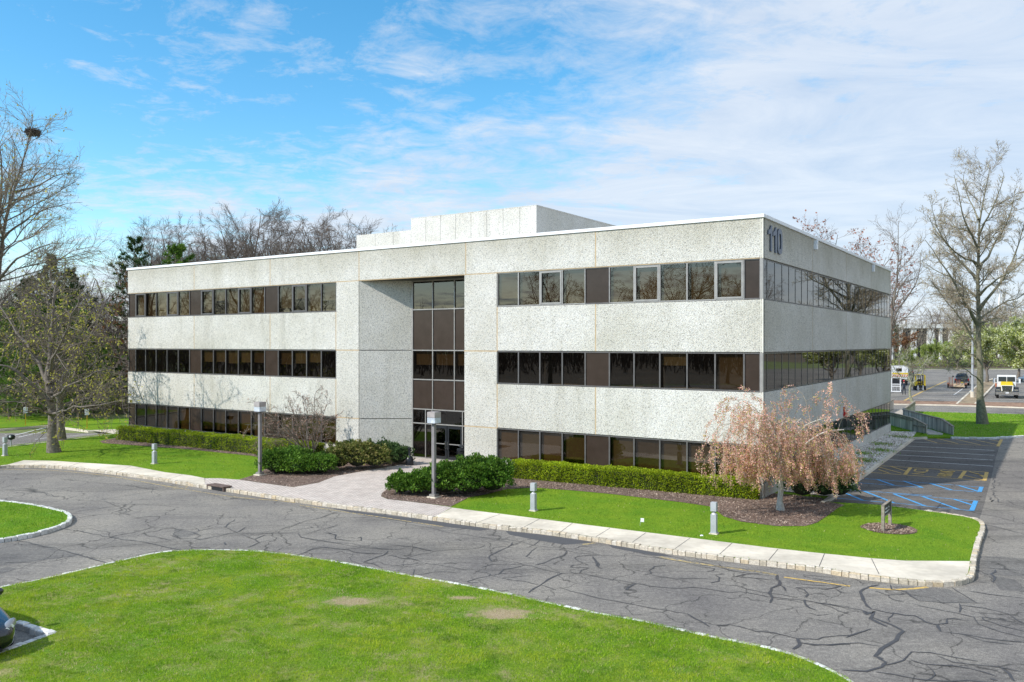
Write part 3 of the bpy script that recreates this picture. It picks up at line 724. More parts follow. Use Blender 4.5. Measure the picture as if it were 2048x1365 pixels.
# cobble curbs
def cobbles(line, mat, z=LZ, w=0.13, L=(0.16, 0.32), side=1, lift=0.02, h=0.16):
    """blocks laid along a line, on its left (side 1) or right"""
    pts = [Vector((p[0], p[1])) for p in line]
    m = MB()
    seg = [(pts[i + 1] - pts[i]).length for i in range(len(pts) - 1)]
    tot = sum(seg)
    def at(t):
        for i, s in enumerate(seg):
            if t <= s or i == len(seg) - 1:
                return pts[i].lerp(pts[i + 1], min(1, t / s)), (pts[i + 1] - pts[i]).normalized()
            t -= s
    t = 0
    while t < tot - 0.05:
        l = random.uniform(*L)
        p0, d = at(t); p1, d1 = at(min(tot, t + l))
        g_ = 0.008
        d = (p1 - p0)
        if d.length < 0.03: t += l; continue
        d.normalize(); n = Vector((-d.y, d.x)) * side
        a = p0 + d * g_; b = p1 - d * g_
        ww = w * random.uniform(0.9, 1.15); zt = z + lift + random.uniform(-0.012, 0.014); o = random.uniform(-0.035, -0.012)
        c = [a + n * o, b + n * (o + random.uniform(-.008, .008)), b + n * ww, a + n * ww]
        i_ = 0.018
        cc = [a + n * (o + i_) + d * i_, b + n * (o + i_) - d * i_, b + n * (ww - i_) - d * i_, a + n * (ww - i_) + d * i_]
        m.hexa([(q.x, q.y, z - h) for q in c] + [(q.x, q.y, zt - 0.02) for q in c])
        m.hexa([(q.x, q.y, zt - 0.02) for q in c] + [(q.x, q.y, zt + random.uniform(-.004, .004)) for q in cc])
        t += l
    o = m.build('cobble_curb', mat)
    return tag(o, kind='structure')
cobbles(smooth(cF[:33], 4), M['cobble'], side=1)
cobbles(iN_out, M['cobble_w'], side=-1, w=0.10, lift=0.0, L=(.2, .3))
cobbles(iN_in[:4], M['cobble_w'], side=1, w=0.16)
cobbles(isl_l, M['cobble_w'], side=-1, w=0.13)
cobbles(GG([(2300, 868), (2048, 872), (2010, 874), (1985, 876), (1903, 875)], LZ), M['cobble_w'], side=-1, w=0.15)
# plain kerbs
def ribbon(name, line, w, z0, z1, mat, kind='structure', side=0):
    pts = [Vector((p[0], p[1])) for p in line]; m = MB()
    L_, R_ = [], []
    for i, p in enumerate(pts):
        d = (pts[min(i + 1, len(pts) - 1)] - pts[max(i - 1, 0)]).normalized(); n = Vector((-d.y, d.x))
        ww = w[i] if isinstance(w, (list, tuple)) else w
        L_.append(p + n * ww * (0.5 + side * 0.5)); R_.append(p - n * ww * (0.5 - side * 0.5))
    k_ = len(pts)
    if z1 - z0 < 0.02:
        m.add([(q.x, q.y, z1) for q in L_] + [(q.x, q.y, z1) for q in R_], [(i, k_ + i, k_ + i + 1, i + 1) for i in range(k_ - 1)])
    else:
        vs = [(q.x, q.y, z1) for q in L_] + [(q.x, q.y, z1) for q in R_] + [(q.x, q.y, z0) for q in L_] + [(q.x, q.y, z0) for q in R_]
        fs = []
        for i in range(k_ - 1):
            fs += [(i, k_ + i, k_ + i + 1, i + 1), (i, i + 1, 2 * k_ + i + 1, 2 * k_ + i), (k_ + i + 1, k_ + i, 3 * k_ + i, 3 * k_ + i + 1)]
        fs += [(0, 2 * k_, 3 * k_, k_), (k_ - 1, 2 * k_ - 1, 4 * k_ - 1, 3 * k_ - 1)]
        m.add(vs, fs)
    if name is None: return m
    o = m.build(name, mat)
    if z1 - z0 < 0.02:
        bm = bmesh.new(); bm.from_mesh(o.data)
        for f in bm.faces:
            if f.normal.z < 0: f.normal_flip()
        bm.to_mesh(o.data); bm.free()
    return tag(o, kind=kind)
ribbon('concrete_kerb', strip, 0.16, -0.02, LZ + 0.03, M['sidewalk'])
ribbon('concrete_kerb', GG([(1827, 876), (1853, 875)], LZ), 0.15, -0.02, LZ + 0.03, M['sidewalk'])
ribbon('concrete_kerb', GG([(-160, 914), (0, 896), (101, 884), (229, 868)], LZ), 0.15, -0.02, LZ + 0.02, M['sidewalk'])
ribbon('concrete_kerb', GG([(-400, 881), (0, 859), (95, 851), (178, 862), (226, 861)], LZ), 0.15, -0.02, LZ + 0.02, M['sidewalk'])

# sidewalk and brick walk (4 mm sheets on the lawn slab)
def inner(L): return GG(L, LZ)
off = [Vector(p) for p in smooth(cF, 3)]
off = [a.lerp(b, t / 8) for a, b in zip(off[:-1], off[1:]) for t in range(8)]
cin = inset([tuple(p) for p in off], 0.14)
def pick(x0, x1, lst):  # part of the curb between two picture columns
    r = []
    for p in lst:
        px = CX + F * p[0] / p[1]
        if x0 <= px <= x1: r.append(p)
    return r
front_in = [p for i, p in enumerate(cin) if i <= 28 * 24]
outerL = pick(-5, 412, front_in); innerL = inner([(410, 957), (380, 951), (330, 945), (262, 932), (200, 928), (150, 925), (120, 923), (100, 922), (48, 921), (14, 930)])
poly_sheet('sidewalk', outerL + innerL, LZ + 0.004, M['sidewalk'])
# brick: from 412 to 905 incl. walk to the door
outerB = pick(409, 870, front_in)
innerB = inner([(905, 1015), (838, 1006), (775, 999), (762, 993), (764, 987), (790, 968), (850, 945), (905, 936), (930, 925)]) + [W(15.28, 0.2, 0)[:2], W(15.28, RV, 0)[:2], W(20.1, RV, 0)[:2]] + inner([(822, 924), (813, 928), (758, 937), (703, 947), (670, 953), (637, 966), (586, 975), (527, 967), (479, 960), (440, 957), (409, 957)])
poly_sheet('brick_walk', outerB + innerB, LZ + 0.004, M['brick'])
outerR = pick(868, 1952, front_in)
innerR = inner([(1946, 1123), (1811, 1122), (1742, 1117), (1621, 1105), (1540, 1096), (1380, 1076), (1219, 1056), (1100, 1041), (1000, 1028), (950, 1022), (905, 1016)])
poly_sheet('sidewalk', outerR + innerR, LZ + 0.004, M['sidewalk'])
# expansion joints
for (a, b) in (((1035, 1062), (1080, 1038)), ((1110, 1073), (1145, 1047)), ((1184, 1079), (1220, 1057)), ((1257, 1091), (1292, 1066)), ((1346, 1097 + 4), (1380, 1077)), ((1436, 1112), (1464, 1087)), ((1535, 1124), (1556, 1099)), ((1637, 1137), (1649, 1108)), ((1760, 1153), (1743, 1118)), ((951, 1047), (1000, 1029)), ((330, 961), (365, 950)), ((230, 946), (262, 933)), ((130, 936), (160, 926))):
    ja, jb = Vector(G(*a, LZ)), Vector(G(*b, LZ)); ribbon('expansion_joint', [tuple(ja.lerp(jb, .10)), tuple(jb)], 0.018, LZ, LZ + 0.008, M['tar'])
# mulch beds
bedL = inner([(199, 883), (229, 877), (240, 868), (300, 868)]) + [W(38, 0, 0)[:2], W(24.4, 0, 0)[:2], W(22.6, 0, 0)[:2]] + inner([(822, 922), (813, 928), (758, 937), (703, 947), (670, 953), (637, 966), (586, 975), (527, 967), (479, 960), (516, 948), (545, 930), (544, 920), (500, 912), (381, 900), (293, 893), (205, 887)])
poly_sheet('mulch_bed', bedL, LZ + 0.012, M['mulch'])
bedR = inner([(762, 993), (764, 987), (790, 968), (850, 945), (905, 936), (928, 928)]) + [W(15.2, 0, 0)[:2], W(0.0, 0, 0)[:2], W(-0.0, 1.5, 0)[:2], W(-2.0, 1.5, 0)[:2]] + inner([(1650, 1003), (1690, 1011), (1677, 1016), (1658, 1030), (1634, 1046), (1611, 1053), (1552, 1053), (1482, 1044), (1448, 1034), (1422, 1014), (1369, 1006), (1224, 989), (1150, 982), (1066, 976), (1014, 979), (970, 990), (937, 996), (902, 1014), (838, 1006), (775, 999)])
poly_sheet('mulch_bed', bedR, LZ + 0.012, M['mulch'])
c_ = G(1778, 1058, LZ)
poly_sheet('mulch_bed', [(c_[0] + 0.88 * math.cos(t) * (1 + .06 * math.sin(5 * t)), c_[1] + 0.88 * math.sin(t)) for t in np.linspace(0, 2 * PI, 26)[:-1]], LZ + 0.012, M['mulch'])
# gravel strip
grav = [W(-0.0, 2.2, 0)[:2], W(0, 31, 0)[:2]] + [W(-1.6, 31.6, 0)[:2]] + inset(strip[::-1], -0.1)[:2] + inner([(1660, 993)]) + [W(-1.95, 2.0, 0)[:2]]
poly_sheet('gravel_strip', grav, LZ + 0.016, mnoise('gravel_bed', (0.16, 0.13, 0.10), (0.50, 0.44, 0.38), 22, 0.95, 0.8, 0.05))
# walkway of the ramp
rampA = [(29.9, 57.6), (30.35, 58.4), (31.9, 68.3), (37.8, 78.3), (36.8, 79.9), (30.5, 69.2), (29.3, 58.4), (29.0, 57.9)]
poly_sheet('path', rampA, LZ + 0.05, mnoise('weathered_walkway', (0.38, 0.34, 0.29), (0.52, 0.47, 0.41), 3, 0.9, 0.1), thick=0.1)
poly_sheet('path', GG([(178, 861), (232, 859), (250, 866), (229, 868)], LZ), LZ + 0.004, M['sidewalk'])
# lot curb line, mulch strip and island in the far lot
ribbon('concrete_kerb', GG([(1700, 804), (1783, 808), (1900, 810), (2048, 815), (2300, 822)], .1), 0.6, -0.02, 0.1, M['sidewalk'])
poly_sheet('mulch_strip', GG([(1700, 798), (1783, 801), (1912, 803), (2048, 806), (2300, 812), (2300, 820), (2048, 813.5), (1900, 809), (1783, 807), (1700, 803)], .1), 0.1, mnoise('leaf_litter', (0.16, 0.085, 0.05), (0.40, 0.25, 0.16), 3, 0.95, 0.3), thick=0.1)
poly_sheet('planted_island', GG([(1913, 807), (1955, 770), (1986, 758), (1992, 764), (1975, 783), (1951, 808)], .1), 0.12, mnoise('island_soil', (0.20, 0.13, 0.08), (0.42, 0.33, 0.20), 2, 0.95, 0.3), thick=0.12)
ribbon('concrete_kerb', GG([(1914, 808), (1956, 770), (1986, 757.5)], .1), 0.22, -0.02, 0.14, M['sidewalk'])
ribbon('concrete_kerb', GG([(1951, 808), (1975, 784), (1992, 765)], .1), 0.22, -0.02, 0.14, M['sidewalk'])
ribbon('concrete_kerb', GG([(1840, 739), (1900, 738.5), (2048, 739), (2200, 740)], .1), 0.5, -0.02, 0.1, M['sidewalk'])
ribbon('grass_verge', GG([(1700, 724), (1790, 723), (1920, 720.5), (2100, 720)], .1), 16, -0.02, 0.1, M['grass_far'])

# painted lines
def stripe(L, w, mat, z=0.004, name='painted_line'): ribbon(name, smooth(GG(L, 0), 2) if len(L) > 2 else GG(L, 0), w, 0, z, mat)
stripe([(-60, 945), (0, 940), (51, 940), (114, 942), (178, 948), (229, 954), (346, 975), (464, 994), (551, 1001.5), (590, 1006)], 0.10, M['p_faded'])
stripe([(330, 975), (368, 972), (372, 976), (345, 979)], 0.08, M['p_faded'], 0.006)
stripe([(600, 1011), (700, 1026), (776, 1037), (887, 1054)], 0.09, M['p_faded'])
stripe([(1165, 1090), (1190, 1086)], 0.12, M['p_faded'])
stripe([(1320, 1114), (1342, 1119), (1434, 1133), (1510, 1143), (1556, 1151)], 0.13, M['p_faded'])
stripe([(1568, 1155), (1650, 1166), (1700, 1173)], 0.10, M['p_yellow'])
stripe([(1738, 1176), (1795, 1180), (1855, 1175)], 0.12, M['p_yellow'])
def L8(*p): return [(1640 + a * 0.2491, 860 + b * 0.2491) for a, b in p]
for a, b in (((690, 130), (1400, 166)), ((640, 165), (1400, 205)), ((580, 200), (1390, 243)), ((520, 238), (1390, 293))): stripe(L8(a, b), 0.10, M['p_white'])
for a, b in (((820, 70), (940, 105)), ((920, 65), (1110, 112)), ((1040, 65), (1290, 122)), ((1170, 65), (1435, 122)), ((1310, 68), (1450, 97))): stripe(L8(a, b), 0.10, M['p_yellow'])
stripe(L8((940, 108), (1425, 133)), 0.10, M['p_yellow'], 0.008); stripe(L8((740, 98), (940, 108)), 0.10, M['p_white'])
stripe(L8((1458, 78), (1428, 134)), 0.18, M['p_yellow'], 0.012)
for a, b in (((450, 287), (1345, 341)), ((400, 343), (1325, 409))): stripe(L8(a, b), 0.10, M['p_yellow'])
for a, b in (((727, 305), (682, 360)), ((1165, 333), (1122, 390)), ((1340, 341), (1320, 409))): stripe(L8(a, b), 0.17, M['p_yellow'], 0.008)
for a, b in (((470, 320), (560, 352)), ((470, 300), (660, 352)), ((560, 293), (695, 335)), ((1150, 365), (1310, 405)), ((1200, 337), (1325, 375)), ((1260, 350), (1330, 392)), ((1120, 388), (1150, 340))): stripe(L8(a, b), 0.09, M['p_yellow'], 0.012)
for a, b in (((360, 393), (1120, 447)), ((290, 424), (830, 466)), ((1120, 448), (1290, 461)), ((1000, 480), (1275, 500)), ((200, 480), (900, 530)), ((110, 547), (600, 590)), ((600, 588), (1225, 651)), ((590, 513), (1255, 573))): stripe(L8(a, b), 0.07, M['p_blue'])
for a, b in (((460, 400), (590, 445)), ((670, 412), (822, 465)), ((880, 430), (1060, 485)), ((1120, 450), (1270, 495)), ((210, 512), (345, 568)), ((350, 492), (592, 587)), ((590, 515), (842, 612)), ((820, 535), (1112, 640)), ((1070, 556), (1232, 608))): stripe(L8(a, b), 0.13, M['p_blue'], 0.008)
for a, b in (((1298, 460), (1280, 500)), ((1252, 572), (1218, 650))): stripe(L8(a, b), 0.17, M['p_blue'], 0.012)
# NO PARKING letters between the yellow bars; rows face the driving aisle
GL = {'N': [((0, 0), (0, 1)), ((0, 1), (1, 0)), ((1, 0), (1, 1))], 'O': [((0, 0), (0, 1)), ((0, 1), (1, 1)), ((1, 1), (1, 0)), ((1, 0), (0, 0))],
      'P': [((0, 0), (0, 1)), ((0, 1), (1, 1)), ((1, 1), (1, .5)), ((1, .5), (0, .5))], 'A': [((0, 0), (.5, 1)), ((.5, 1), (1, 0)), ((.2, .4), (.8, .4))],
      'R': [((0, 0), (0, 1)), ((0, 1), (1, 1)), ((1, 1), (1, .5)), ((1, .5), (0, .5)), ((.4, .5), (1, 0))], 'K': [((0, 0), (0, 1)), ((0, .45), (1, 1)), ((.3, .6), (1, 0))],
      'I': [((.5, 0), (.5, 1))], 'G': [((1, 1), (0, 1)), ((0, 1), (0, 0)), ((0, 0), (1, 0)), ((1, 0), (1, .45)), ((1, .45), (.55, .45))]}
def word(txt, xn, xf, base_near, base_far, top_near, top_far):
    n = len(txt); o = MB()
    bn, bf, tn, tf = (Vector(G(*q)) for q in (base_near, base_far, top_near, top_far))
    for i, ch in enumerate(txt):
        for (a, b) in GL[ch]:
            q = []
            for (u_, w_) in (a, b):
                t = (i + 0.12 + 0.72 * u_) / n
                q.append((bn.lerp(bf, t)).lerp(tn.lerp(tf, t), w_))
            mm = ribbon(None, [tuple(q[0]), tuple(q[1])], 0.10, 0, 0.008, None)
            o.add(mm.v, mm.f)
    ob = o.build('painted_lettering', M['p_yellow']); tag(ob, kind='structure')
word('NO', 0, 0, L8((835, 362))[0], L8((868, 318))[0], L8((738, 357))[0], L8((772, 313))[0])
word('PARKING', 0, 0, L8((1052, 382))[0], L8((1078, 332))[0], L8((945, 374))[0], L8((975, 326))[0])
# far lots
stripe([(1800, 806), (1846, 783), (1893, 762)], 0.25, M['p_yellow'])
for i in range(9):
    y = 772 + i * 4.2
    stripe([(1893 - i * 9.5, y), (1960 - i * 6.0, y + 1.2)], 0.12, M['p_white'])
for i in range(7):
    y = 778 + i * 4.0
    stripe([(1975 + 0 * i, y + 1), (2060, y + 2)], 0.12, M['p_white'])
stripe([(1908, 790), (1932, 773)], 0.12, M['p_white'])
stripe([(1952, 741), (1925, 752)], 0.12, M['p_faded'])
for a, b in (((25, 872), (95, 855)), ((37, 875), (98, 861)), ((70, 879.5), (95, 876)), ((120, 874), (229, 865)), ((10, 870), (14, 870.5))): stripe([a, b], 0.12, M['p_white'])
# asphalt patches (dark gutter strip, repairs)
def patch(L, mat, z=0.003): poly_sheet('asphalt_patch', GG(L, 0), z, mat)
patch([(660, 1016), (745, 1027), (880, 1044), (985, 1058), (960, 1062), (800, 1043), (720, 1030)], M['asphalt_dark'])
patch([(1010, 1062), (1090, 1071), (1190, 1085), (1130, 1090), (1080, 1082), (1020, 1070)], M['asphalt_dark'])
patch([(1215, 1089), (1330, 1109), (1345, 1114), (1310, 1112), (1250, 1101), (1225, 1096)], M['asphalt_dark'])
patch([(1782, 1172), (1895, 1178), (1950, 1205), (1840, 1203)], M['asphalt_mid'], 0.0025)
patch([(1948, 1140), (2100, 1135), (2100, 1155), (1962, 1150)], M['asphalt_mid'], 0.0025)
patch([(1960, 1112), (2100, 1120), (2100, 1140), (1955, 1138)], M['asphalt_mid'], 0.0015)
patch([(0, 1138), (18, 1134), (33, 1139), (0, 1149)], M['asphalt_mid'])
patch([(0, 1085), (60, 1085), (160, 1112), (0, 1132)], M['asphalt_mid'], 0.0015)
patch([(350, 1057), (375, 1062), (400, 1066), (375, 1075), (345, 1074)], M['asphalt_mid'], 0.0015)
patch([(1660, 1009), (1740, 941), (1828, 877), (2003, 878), (1992, 915), (1984, 950), (1968, 1010), (1958, 1042), (1900, 1032), (1850, 1025), (1790, 1017), (1730, 1011)], M['asphalt_lot'], 0.0012)
patch([(1976, 1150), (2030, 1160), (2060, 1185), (2000, 1180)], M['asphalt_mid'], 0.0014)

# tar filled cracks, traced on the road surface
tar = MB()
crz = [0.006]
def crackm(pts, w=0.05, z=0.009):
    crz[0] += 0.00006; z = crz[0]
    g_ = GG(pts, 0); q = []
    for (a, b), (c, d) in zip(g_[:-1], g_[1:]):
        L_ = math.hypot(c - a, d - b); n_ = max(2, int(L_ / .28))
        for t in range(n_):
            e = random.gauss(0, min(.05, L_ * .03)); q.append((a + (c - a) * t / n_ - (d - b) / L_ * e, b + (d - b) * t / n_ + (c - a) / L_ * e))
    q.append(g_[-1])
    n = len(q)
    if isinstance(w, list):
        w = [q_ * .6 for q_ in w]; ws = list(np.interp(np.linspace(0, 1, n), np.linspace(0, 1, len(w)), w))
    else:
        ws = [w * .52 * random.uniform(0.6, 1.4) * (0.5 if i in (0, n - 1) else 1) for i in range(n)]
    mm = ribbon(None, q, ws, 0, z, None); tar.add(mm.v, mm.f)
def T(ox, oy, sc, *pts): return [(ox + a * sc, oy + b * sc) for a, b in pts]
a = (780, 1000, .2051)
for pts, w in (
    (T(*a, (0, 215), (230, 250), (430, 280), (560, 315), (780, 350), (1000, 385), (1180, 415)), .05),
    (T(*a, (870, 365), (1100, 385), (1300, 415), (1420, 450), (1600, 465), (1850, 490), (2040, 535)), .045),
    (T(*a, (0, 440), (150, 458), (240, 460), (320, 490), (440, 505), (560, 490), (640, 488), (760, 480), (880, 470), (925, 440)), .045),
    (T(*a, (440, 508), (300, 530), (170, 562)), .04),
    (T(*a, (0, 545), (60, 555), (120, 572), (210, 575), (290, 602)), .045),
    (T(*a, (0, 650), (140, 635), (320, 618), (500, 640), (640, 670), (780, 688)), .045),
    (T(*a, (232, 680), (225, 735), (330, 725), (440, 705), (640, 710)), .045),
    (T(*a, (1200, 415), (1150, 465), (1060, 505), (980, 540), (965, 570), (995, 605)), .09),
    (T(*a, (1155, 465), (1300, 475), (1450, 460)), .03),
    (T(*a, (1480, 390), (1400, 440), (1350, 465)), .05), (T(*a, (1440, 465), (1370, 500), (1330, 555), (1390, 577)), .06),
    (T(*a, (1690, 420), (1650, 465)), .05), (T(*a, (1430, 490), (1600, 485), (1720, 495), (1840, 520), (2040, 540)), .035),
    (T(*a, (1720, 500), (1700, 545), (1580, 580), (1500, 620), (1420, 635)), .10),
    (T(*a, (885, 660), (1000, 630), (1150, 635), (1280, 632), (1400, 650), (1480, 680), (1660, 718), (1850, 718)), .06),
    (T(*a, (1050, 730), (1110, 680), (1220, 665), (1310, 640)), .07), (T(*a, (1240, 610), (1300, 640)), .05),
    (T(*a, (820, 690), (870, 705), (940, 710), (980, 725), (960, 745), (840, 770), (750, 800), (790, 812), (860, 805)), .05),
    (T(*a, (960, 745), (1060, 725), (1150, 715)), .04), (T(*a, (1175, 712), (1290, 728)), .04), (T(*a, (1000, 755), (1200, 757), (1400, 738)), .035),
    (T(*a, (1090, 768), (1200, 785), (1330, 800), (1450, 830)), .06), (T(*a, (1660, 718), (1550, 780), (1460, 835), (1350, 908)), .11),
    (T(*a, (1460, 830), (1540, 855), (1620, 880)), .06), (T(*a, (1650, 858), (1750, 890), (1900, 925), (2048, 962)), .055),
    (T(*a, (1850, 718), (1870, 690), (1945, 665), (1750, 660), (1790, 640), (1925, 635), (1840, 600), (1800, 570), (1850, 550), (2040, 538)), .06),
    (T(*a, (1970, 555), (2010, 600), (2030, 660)), .10), (T(*a, (1850, 715), (2048, 712)), .04), (T(*a, (1870, 720), (2048, 750)), .045),
    (T(*a, (580, 300), (680, 292), (745, 275)), .05), (T(*a, (1800, 480), (1850, 455), (1960, 460)), .06), (T(*a, (0, 190), (80, 185)), .03)): crackm(pts, w)
a = (1180, 1040, .2539)
for pts, w in (
    (T(*a, (0, 280), (200, 285), (400, 285), (620, 315), (820, 355), (1000, 370), (1100, 400), (1250, 425), (1470, 450)), .035),
    (T(*a, (380, 260), (500, 290), (600, 315)), .04), (T(*a, (640, 290), (800, 325), (1000, 360), (1250, 395), (1480, 435)), .04),
    (T(*a, (15, 290), (45, 320), (55, 365), (95, 388)), .11),
    (T(*a, (0, 442), (150, 470), (240, 478), (350, 500), (480, 525), (640, 540), (820, 532), (950, 550), (1100, 575), (1190, 568), (1400, 605), (1680, 635), (1850, 660), (2048, 690)), .06),
    (T(*a, (370, 505), (310, 525), (290, 555)), [.05, .14, .12]), (T(*a, (850, 370), (980, 385), (970, 402), (920, 408)), .07),
    (T(*a, (975, 435), (1055, 428), (1010, 420)), .05), (T(*a, (990, 438), (1018, 455), (1010, 485), (950, 500)), .10),
    (T(*a, (430, 435), (480, 425), (465, 400), (510, 370), (590, 358)), .07), (T(*a, (480, 435), (560, 450), (610, 455), (680, 470), (760, 462), (920, 465)), .05), (T(*a, (520, 460), (600, 452)), .04),
    (T(*a, (1015, 352), (1030, 370), (1090, 395), (1200, 415)), .06), (T(*a, (1140, 450), (1220, 430), (1330, 425)), .09), (T(*a, (1180, 455), (1350, 465), (1500, 485)), .05),
    (T(*a, (1480, 435), (1470, 470), (1500, 485), (1485, 515), (1430, 540), (1410, 580), (1440, 620), (1420, 655)), .13), (T(*a, (1490, 515), (1525, 530), (1540, 562)), .10),
    (T(*a, (1020, 508), (1150, 520), (1250, 550), (1400, 580), (1500, 590), (1640, 618)), .05), (T(*a, (1450, 625), (1570, 635), (1670, 655)), .045),
    (T(*a, (1690, 632), (1690, 660), (1730, 695), (1785, 715)), .09), (T(*a, (1720, 735), (1790, 755), (1915, 740)), .04), (T(*a, (1700, 635), (1900, 690), (1960, 720), (2048, 750)), .05),
    (T(*a, (1620, 535), (1680, 550), (1720, 585), (1700, 612)), .10), (T(*a, (1620, 535), (1800, 540), (1920, 540)), .05), (T(*a, (1600, 500), (1750, 515), (1980, 525)), .05), (T(*a, (1820, 550), (1900, 545), (1980, 525)), .09),
    (T(*a, (1640, 475), (1750, 490), (1900, 510), (1980, 525)), .05), (T(*a, (1950, 460), (1780, 445), (1680, 435), (1690, 450), (1800, 470), (1980, 495), (2040, 530)), .045), (T(*a, (1930, 545), (1980, 575), (2048, 580)), .05),
    (T(*a, (0, 605), (200, 645), (400, 680), (600, 715), (760, 740)), .05), (T(*a, (760, 740), (830, 780), (900, 815), (940, 845)), .10),
    (T(*a, (1000, 835), (1100, 828), (1200, 850), (1300, 880), (1440, 890), (1540, 915), (1640, 938), (1800, 945), (1880, 918), (2048, 912)), .07),
    (T(*a, (1640, 940), (1650, 985), (1600, 1022)), .17), (T(*a, (1660, 975), (1760, 990), (1900, 990), (2048, 985)), .06)): crackm(pts, w)
a = (1400, 1080, .3164)
for pts, w in (
    (T(*a, (660, 385), (850, 420), (1020, 445), (1075, 465)), .05), (T(*a, (1035, 450), (1050, 475), (1100, 455), (1075, 500), (1180, 550)), .16),
    (T(*a, (1130, 285), (1070, 300), (1005, 330), (1035, 365), (1045, 400), (1085, 440)), .13), (T(*a, (1090, 440), (1200, 465), (1300, 478), (1360, 480), (1430, 525), (1500, 540), (1520, 580)), .11),
    (T(*a, (1220, 460), (1190, 500), (1200, 520)), .06), (T(*a, (1500, 535), (1560, 530), (1560, 505), (1600, 500), (1700, 515)), .08),
    (T(*a, (1080, 490), (1200, 535), (1290, 580), (1240, 635), (1140, 690), (1105, 740), (1160, 755)), .13), (T(*a, (1110, 740), (1170, 775), (1150, 805), (1050, 835), (900, 825)), .11),
    (T(*a, (1170, 800), (1280, 765), (1340, 712), (1450, 715), (1600, 745), (1755, 770)), .08), (T(*a, (1500, 735), (1600, 775), (1760, 795), (1850, 800), (2048, 840)), .06),
    (T(*a, (1330, 762), (1420, 790), (1600, 800), (1700, 815), (1800, 840), (1870, 865)), .07), (T(*a, (1430, 795), (1490, 855), (1420, 895)), .06), (T(*a, (1110, 840), (1300, 870), (1430, 893), (1700, 895), (1900, 905)), .07),
    (T(*a, (1110, 325), (1180, 350), (1290, 345), (1270, 335)), .05), (T(*a, (1180, 350), (1220, 380), (1290, 395)), .05), (T(*a, (1200, 285), (1210, 315), (1300, 330), (1380, 385)), .09),
    (T(*a, (1380, 388), (1520, 398), (1700, 400), (1800, 402)), .05), (T(*a, (1590, 300), (1660, 345), (1720, 385), (1750, 400)), .07), (T(*a, (1345, 405), (1480, 440), (1620, 465), (1730, 490), (1760, 535), (1900, 585), (2048, 620)), .06),
    (T(*a, (1640, 405), (1640, 460)), .08), (T(*a, (1640, 415), (1800, 435), (1950, 470), (1990, 505), (2048, 530)), .06), (T(*a, (1780, 490), (1800, 510), (1900, 545), (2048, 580)), .07), (T(*a, (1780, 492), (1880, 500), (2048, 540)), .05),
    (T(*a, (1520, 580), (1700, 605), (1900, 635), (2048, 650)), .06), (T(*a, (1640, 595), (1800, 645), (1980, 665)), .05), (T(*a, (1690, 325), (1830, 345), (2048, 372)), .06), (T(*a, (1870, 190), (1850, 270)), .12),
    (T(*a, (1740, 265), (1830, 275)), .04), (T(*a, (1760, 105), (2048, 130)), .03), (T(*a, (1760, 170), (2048, 200)), .05), (T(*a, (640, 655), (800, 668), (1000, 655), (1140, 675)), .06), (T(*a, (920, 620), (1000, 595), (1080, 565)), .08),
    (T(*a, (1900, 810), (1950, 850), (1985, 895)), .12), (T(*a, (1830, 880), (1880, 890)), .10)): crackm(pts, w)
a = (600, 1000, .293)
for pts, w in (
    (T(*a, (0, 258), (120, 275), (250, 300), (400, 325), (560, 340), (680, 340), (740, 320), (830, 335), (920, 355)), .045), (T(*a, (0, 372), (70, 345), (160, 328), (320, 342), (370, 360), (560, 370)), .045),
    (T(*a, (605, 350), (570, 380), (500, 400), (430, 428), (500, 440), (560, 468)), .06), (T(*a, (600, 380), (650, 385), (680, 400), (760, 405), (820, 420)), .05), (T(*a, (545, 305), (650, 310), (740, 320)), .04),
    (T(*a, (170, 225), (240, 240), (240, 268), (300, 280)), .06), (T(*a, (395, 262), (412, 255), (412, 280)), .05), (T(*a, (40, 240), (130, 210), (270, 172)), .035), (T(*a, (0, 155), (100, 135), (180, 105), (280, 80)), .035),
    (T(*a, (0, 55), (80, 65), (110, 85)), .03), (T(*a, (190, 70), (210, 85)), .06), (T(*a, (150, 120), (240, 130), (420, 145), (600, 150)), .025)): crackm(pts, w)
a = (0, 930, .2734)
for pts, w in (
    (T(*a, (40, 180), (130, 190), (220, 190), (330, 210), (345, 225), (390, 232)), .045), (T(*a, (410, 468), (560, 480), (650, 500), (800, 530), (950, 555), (1110, 580), (1230, 610), (1345, 628)), .05),
    (T(*a, (70, 545), (200, 570), (370, 605), (480, 632), (570, 660), (680, 695), (795, 725)), .06), (T(*a, (430, 315), (600, 285), (800, 248), (1000, 215), (1150, 192), (1290, 178)), .035),
    (T(*a, (760, 270), (800, 280), (860, 300), (920, 325), (915, 345), (860, 350), (930, 362), (960, 375)), .05), (T(*a, (910, 145), (1050, 170), (1170, 188)), .04), (T(*a, (550, 345), (700, 325), (830, 300)), .025),
    (T(*a, (1250, 515), (1330, 540), (1420, 540), (1470, 520), (1390, 492)), .05), (T(*a, (1410, 495), (1530, 468), (1640, 455), (1720, 400)), .05), (T(*a, (1430, 462), (1455, 488)), .05), (T(*a, (1640, 455), (1730, 495), (1600, 520), (1470, 548), (1420, 540)), .06),
    (T(*a, (1130, 568), (1250, 548), (1330, 540)), .035), (T(*a, (1730, 495), (1760, 485), (1800, 455)), .05), (T(*a, (1740, 500), (1900, 505), (2048, 500)), .045), (T(*a, (1780, 515), (1860, 548), (1940, 515)), .06), (T(*a, (1860, 548), (1895, 570), (1800, 612)), .07),
    (T(*a, (1640, 570), (1650, 588)), .09), (T(*a, (1880, 575), (2048, 535)), .035), (T(*a, (50, 725), (250, 700), (550, 665)), .025), (T(*a, (0, 175), (90, 150)), .04)): crackm(pts, w)
a = (200, 950, .293)
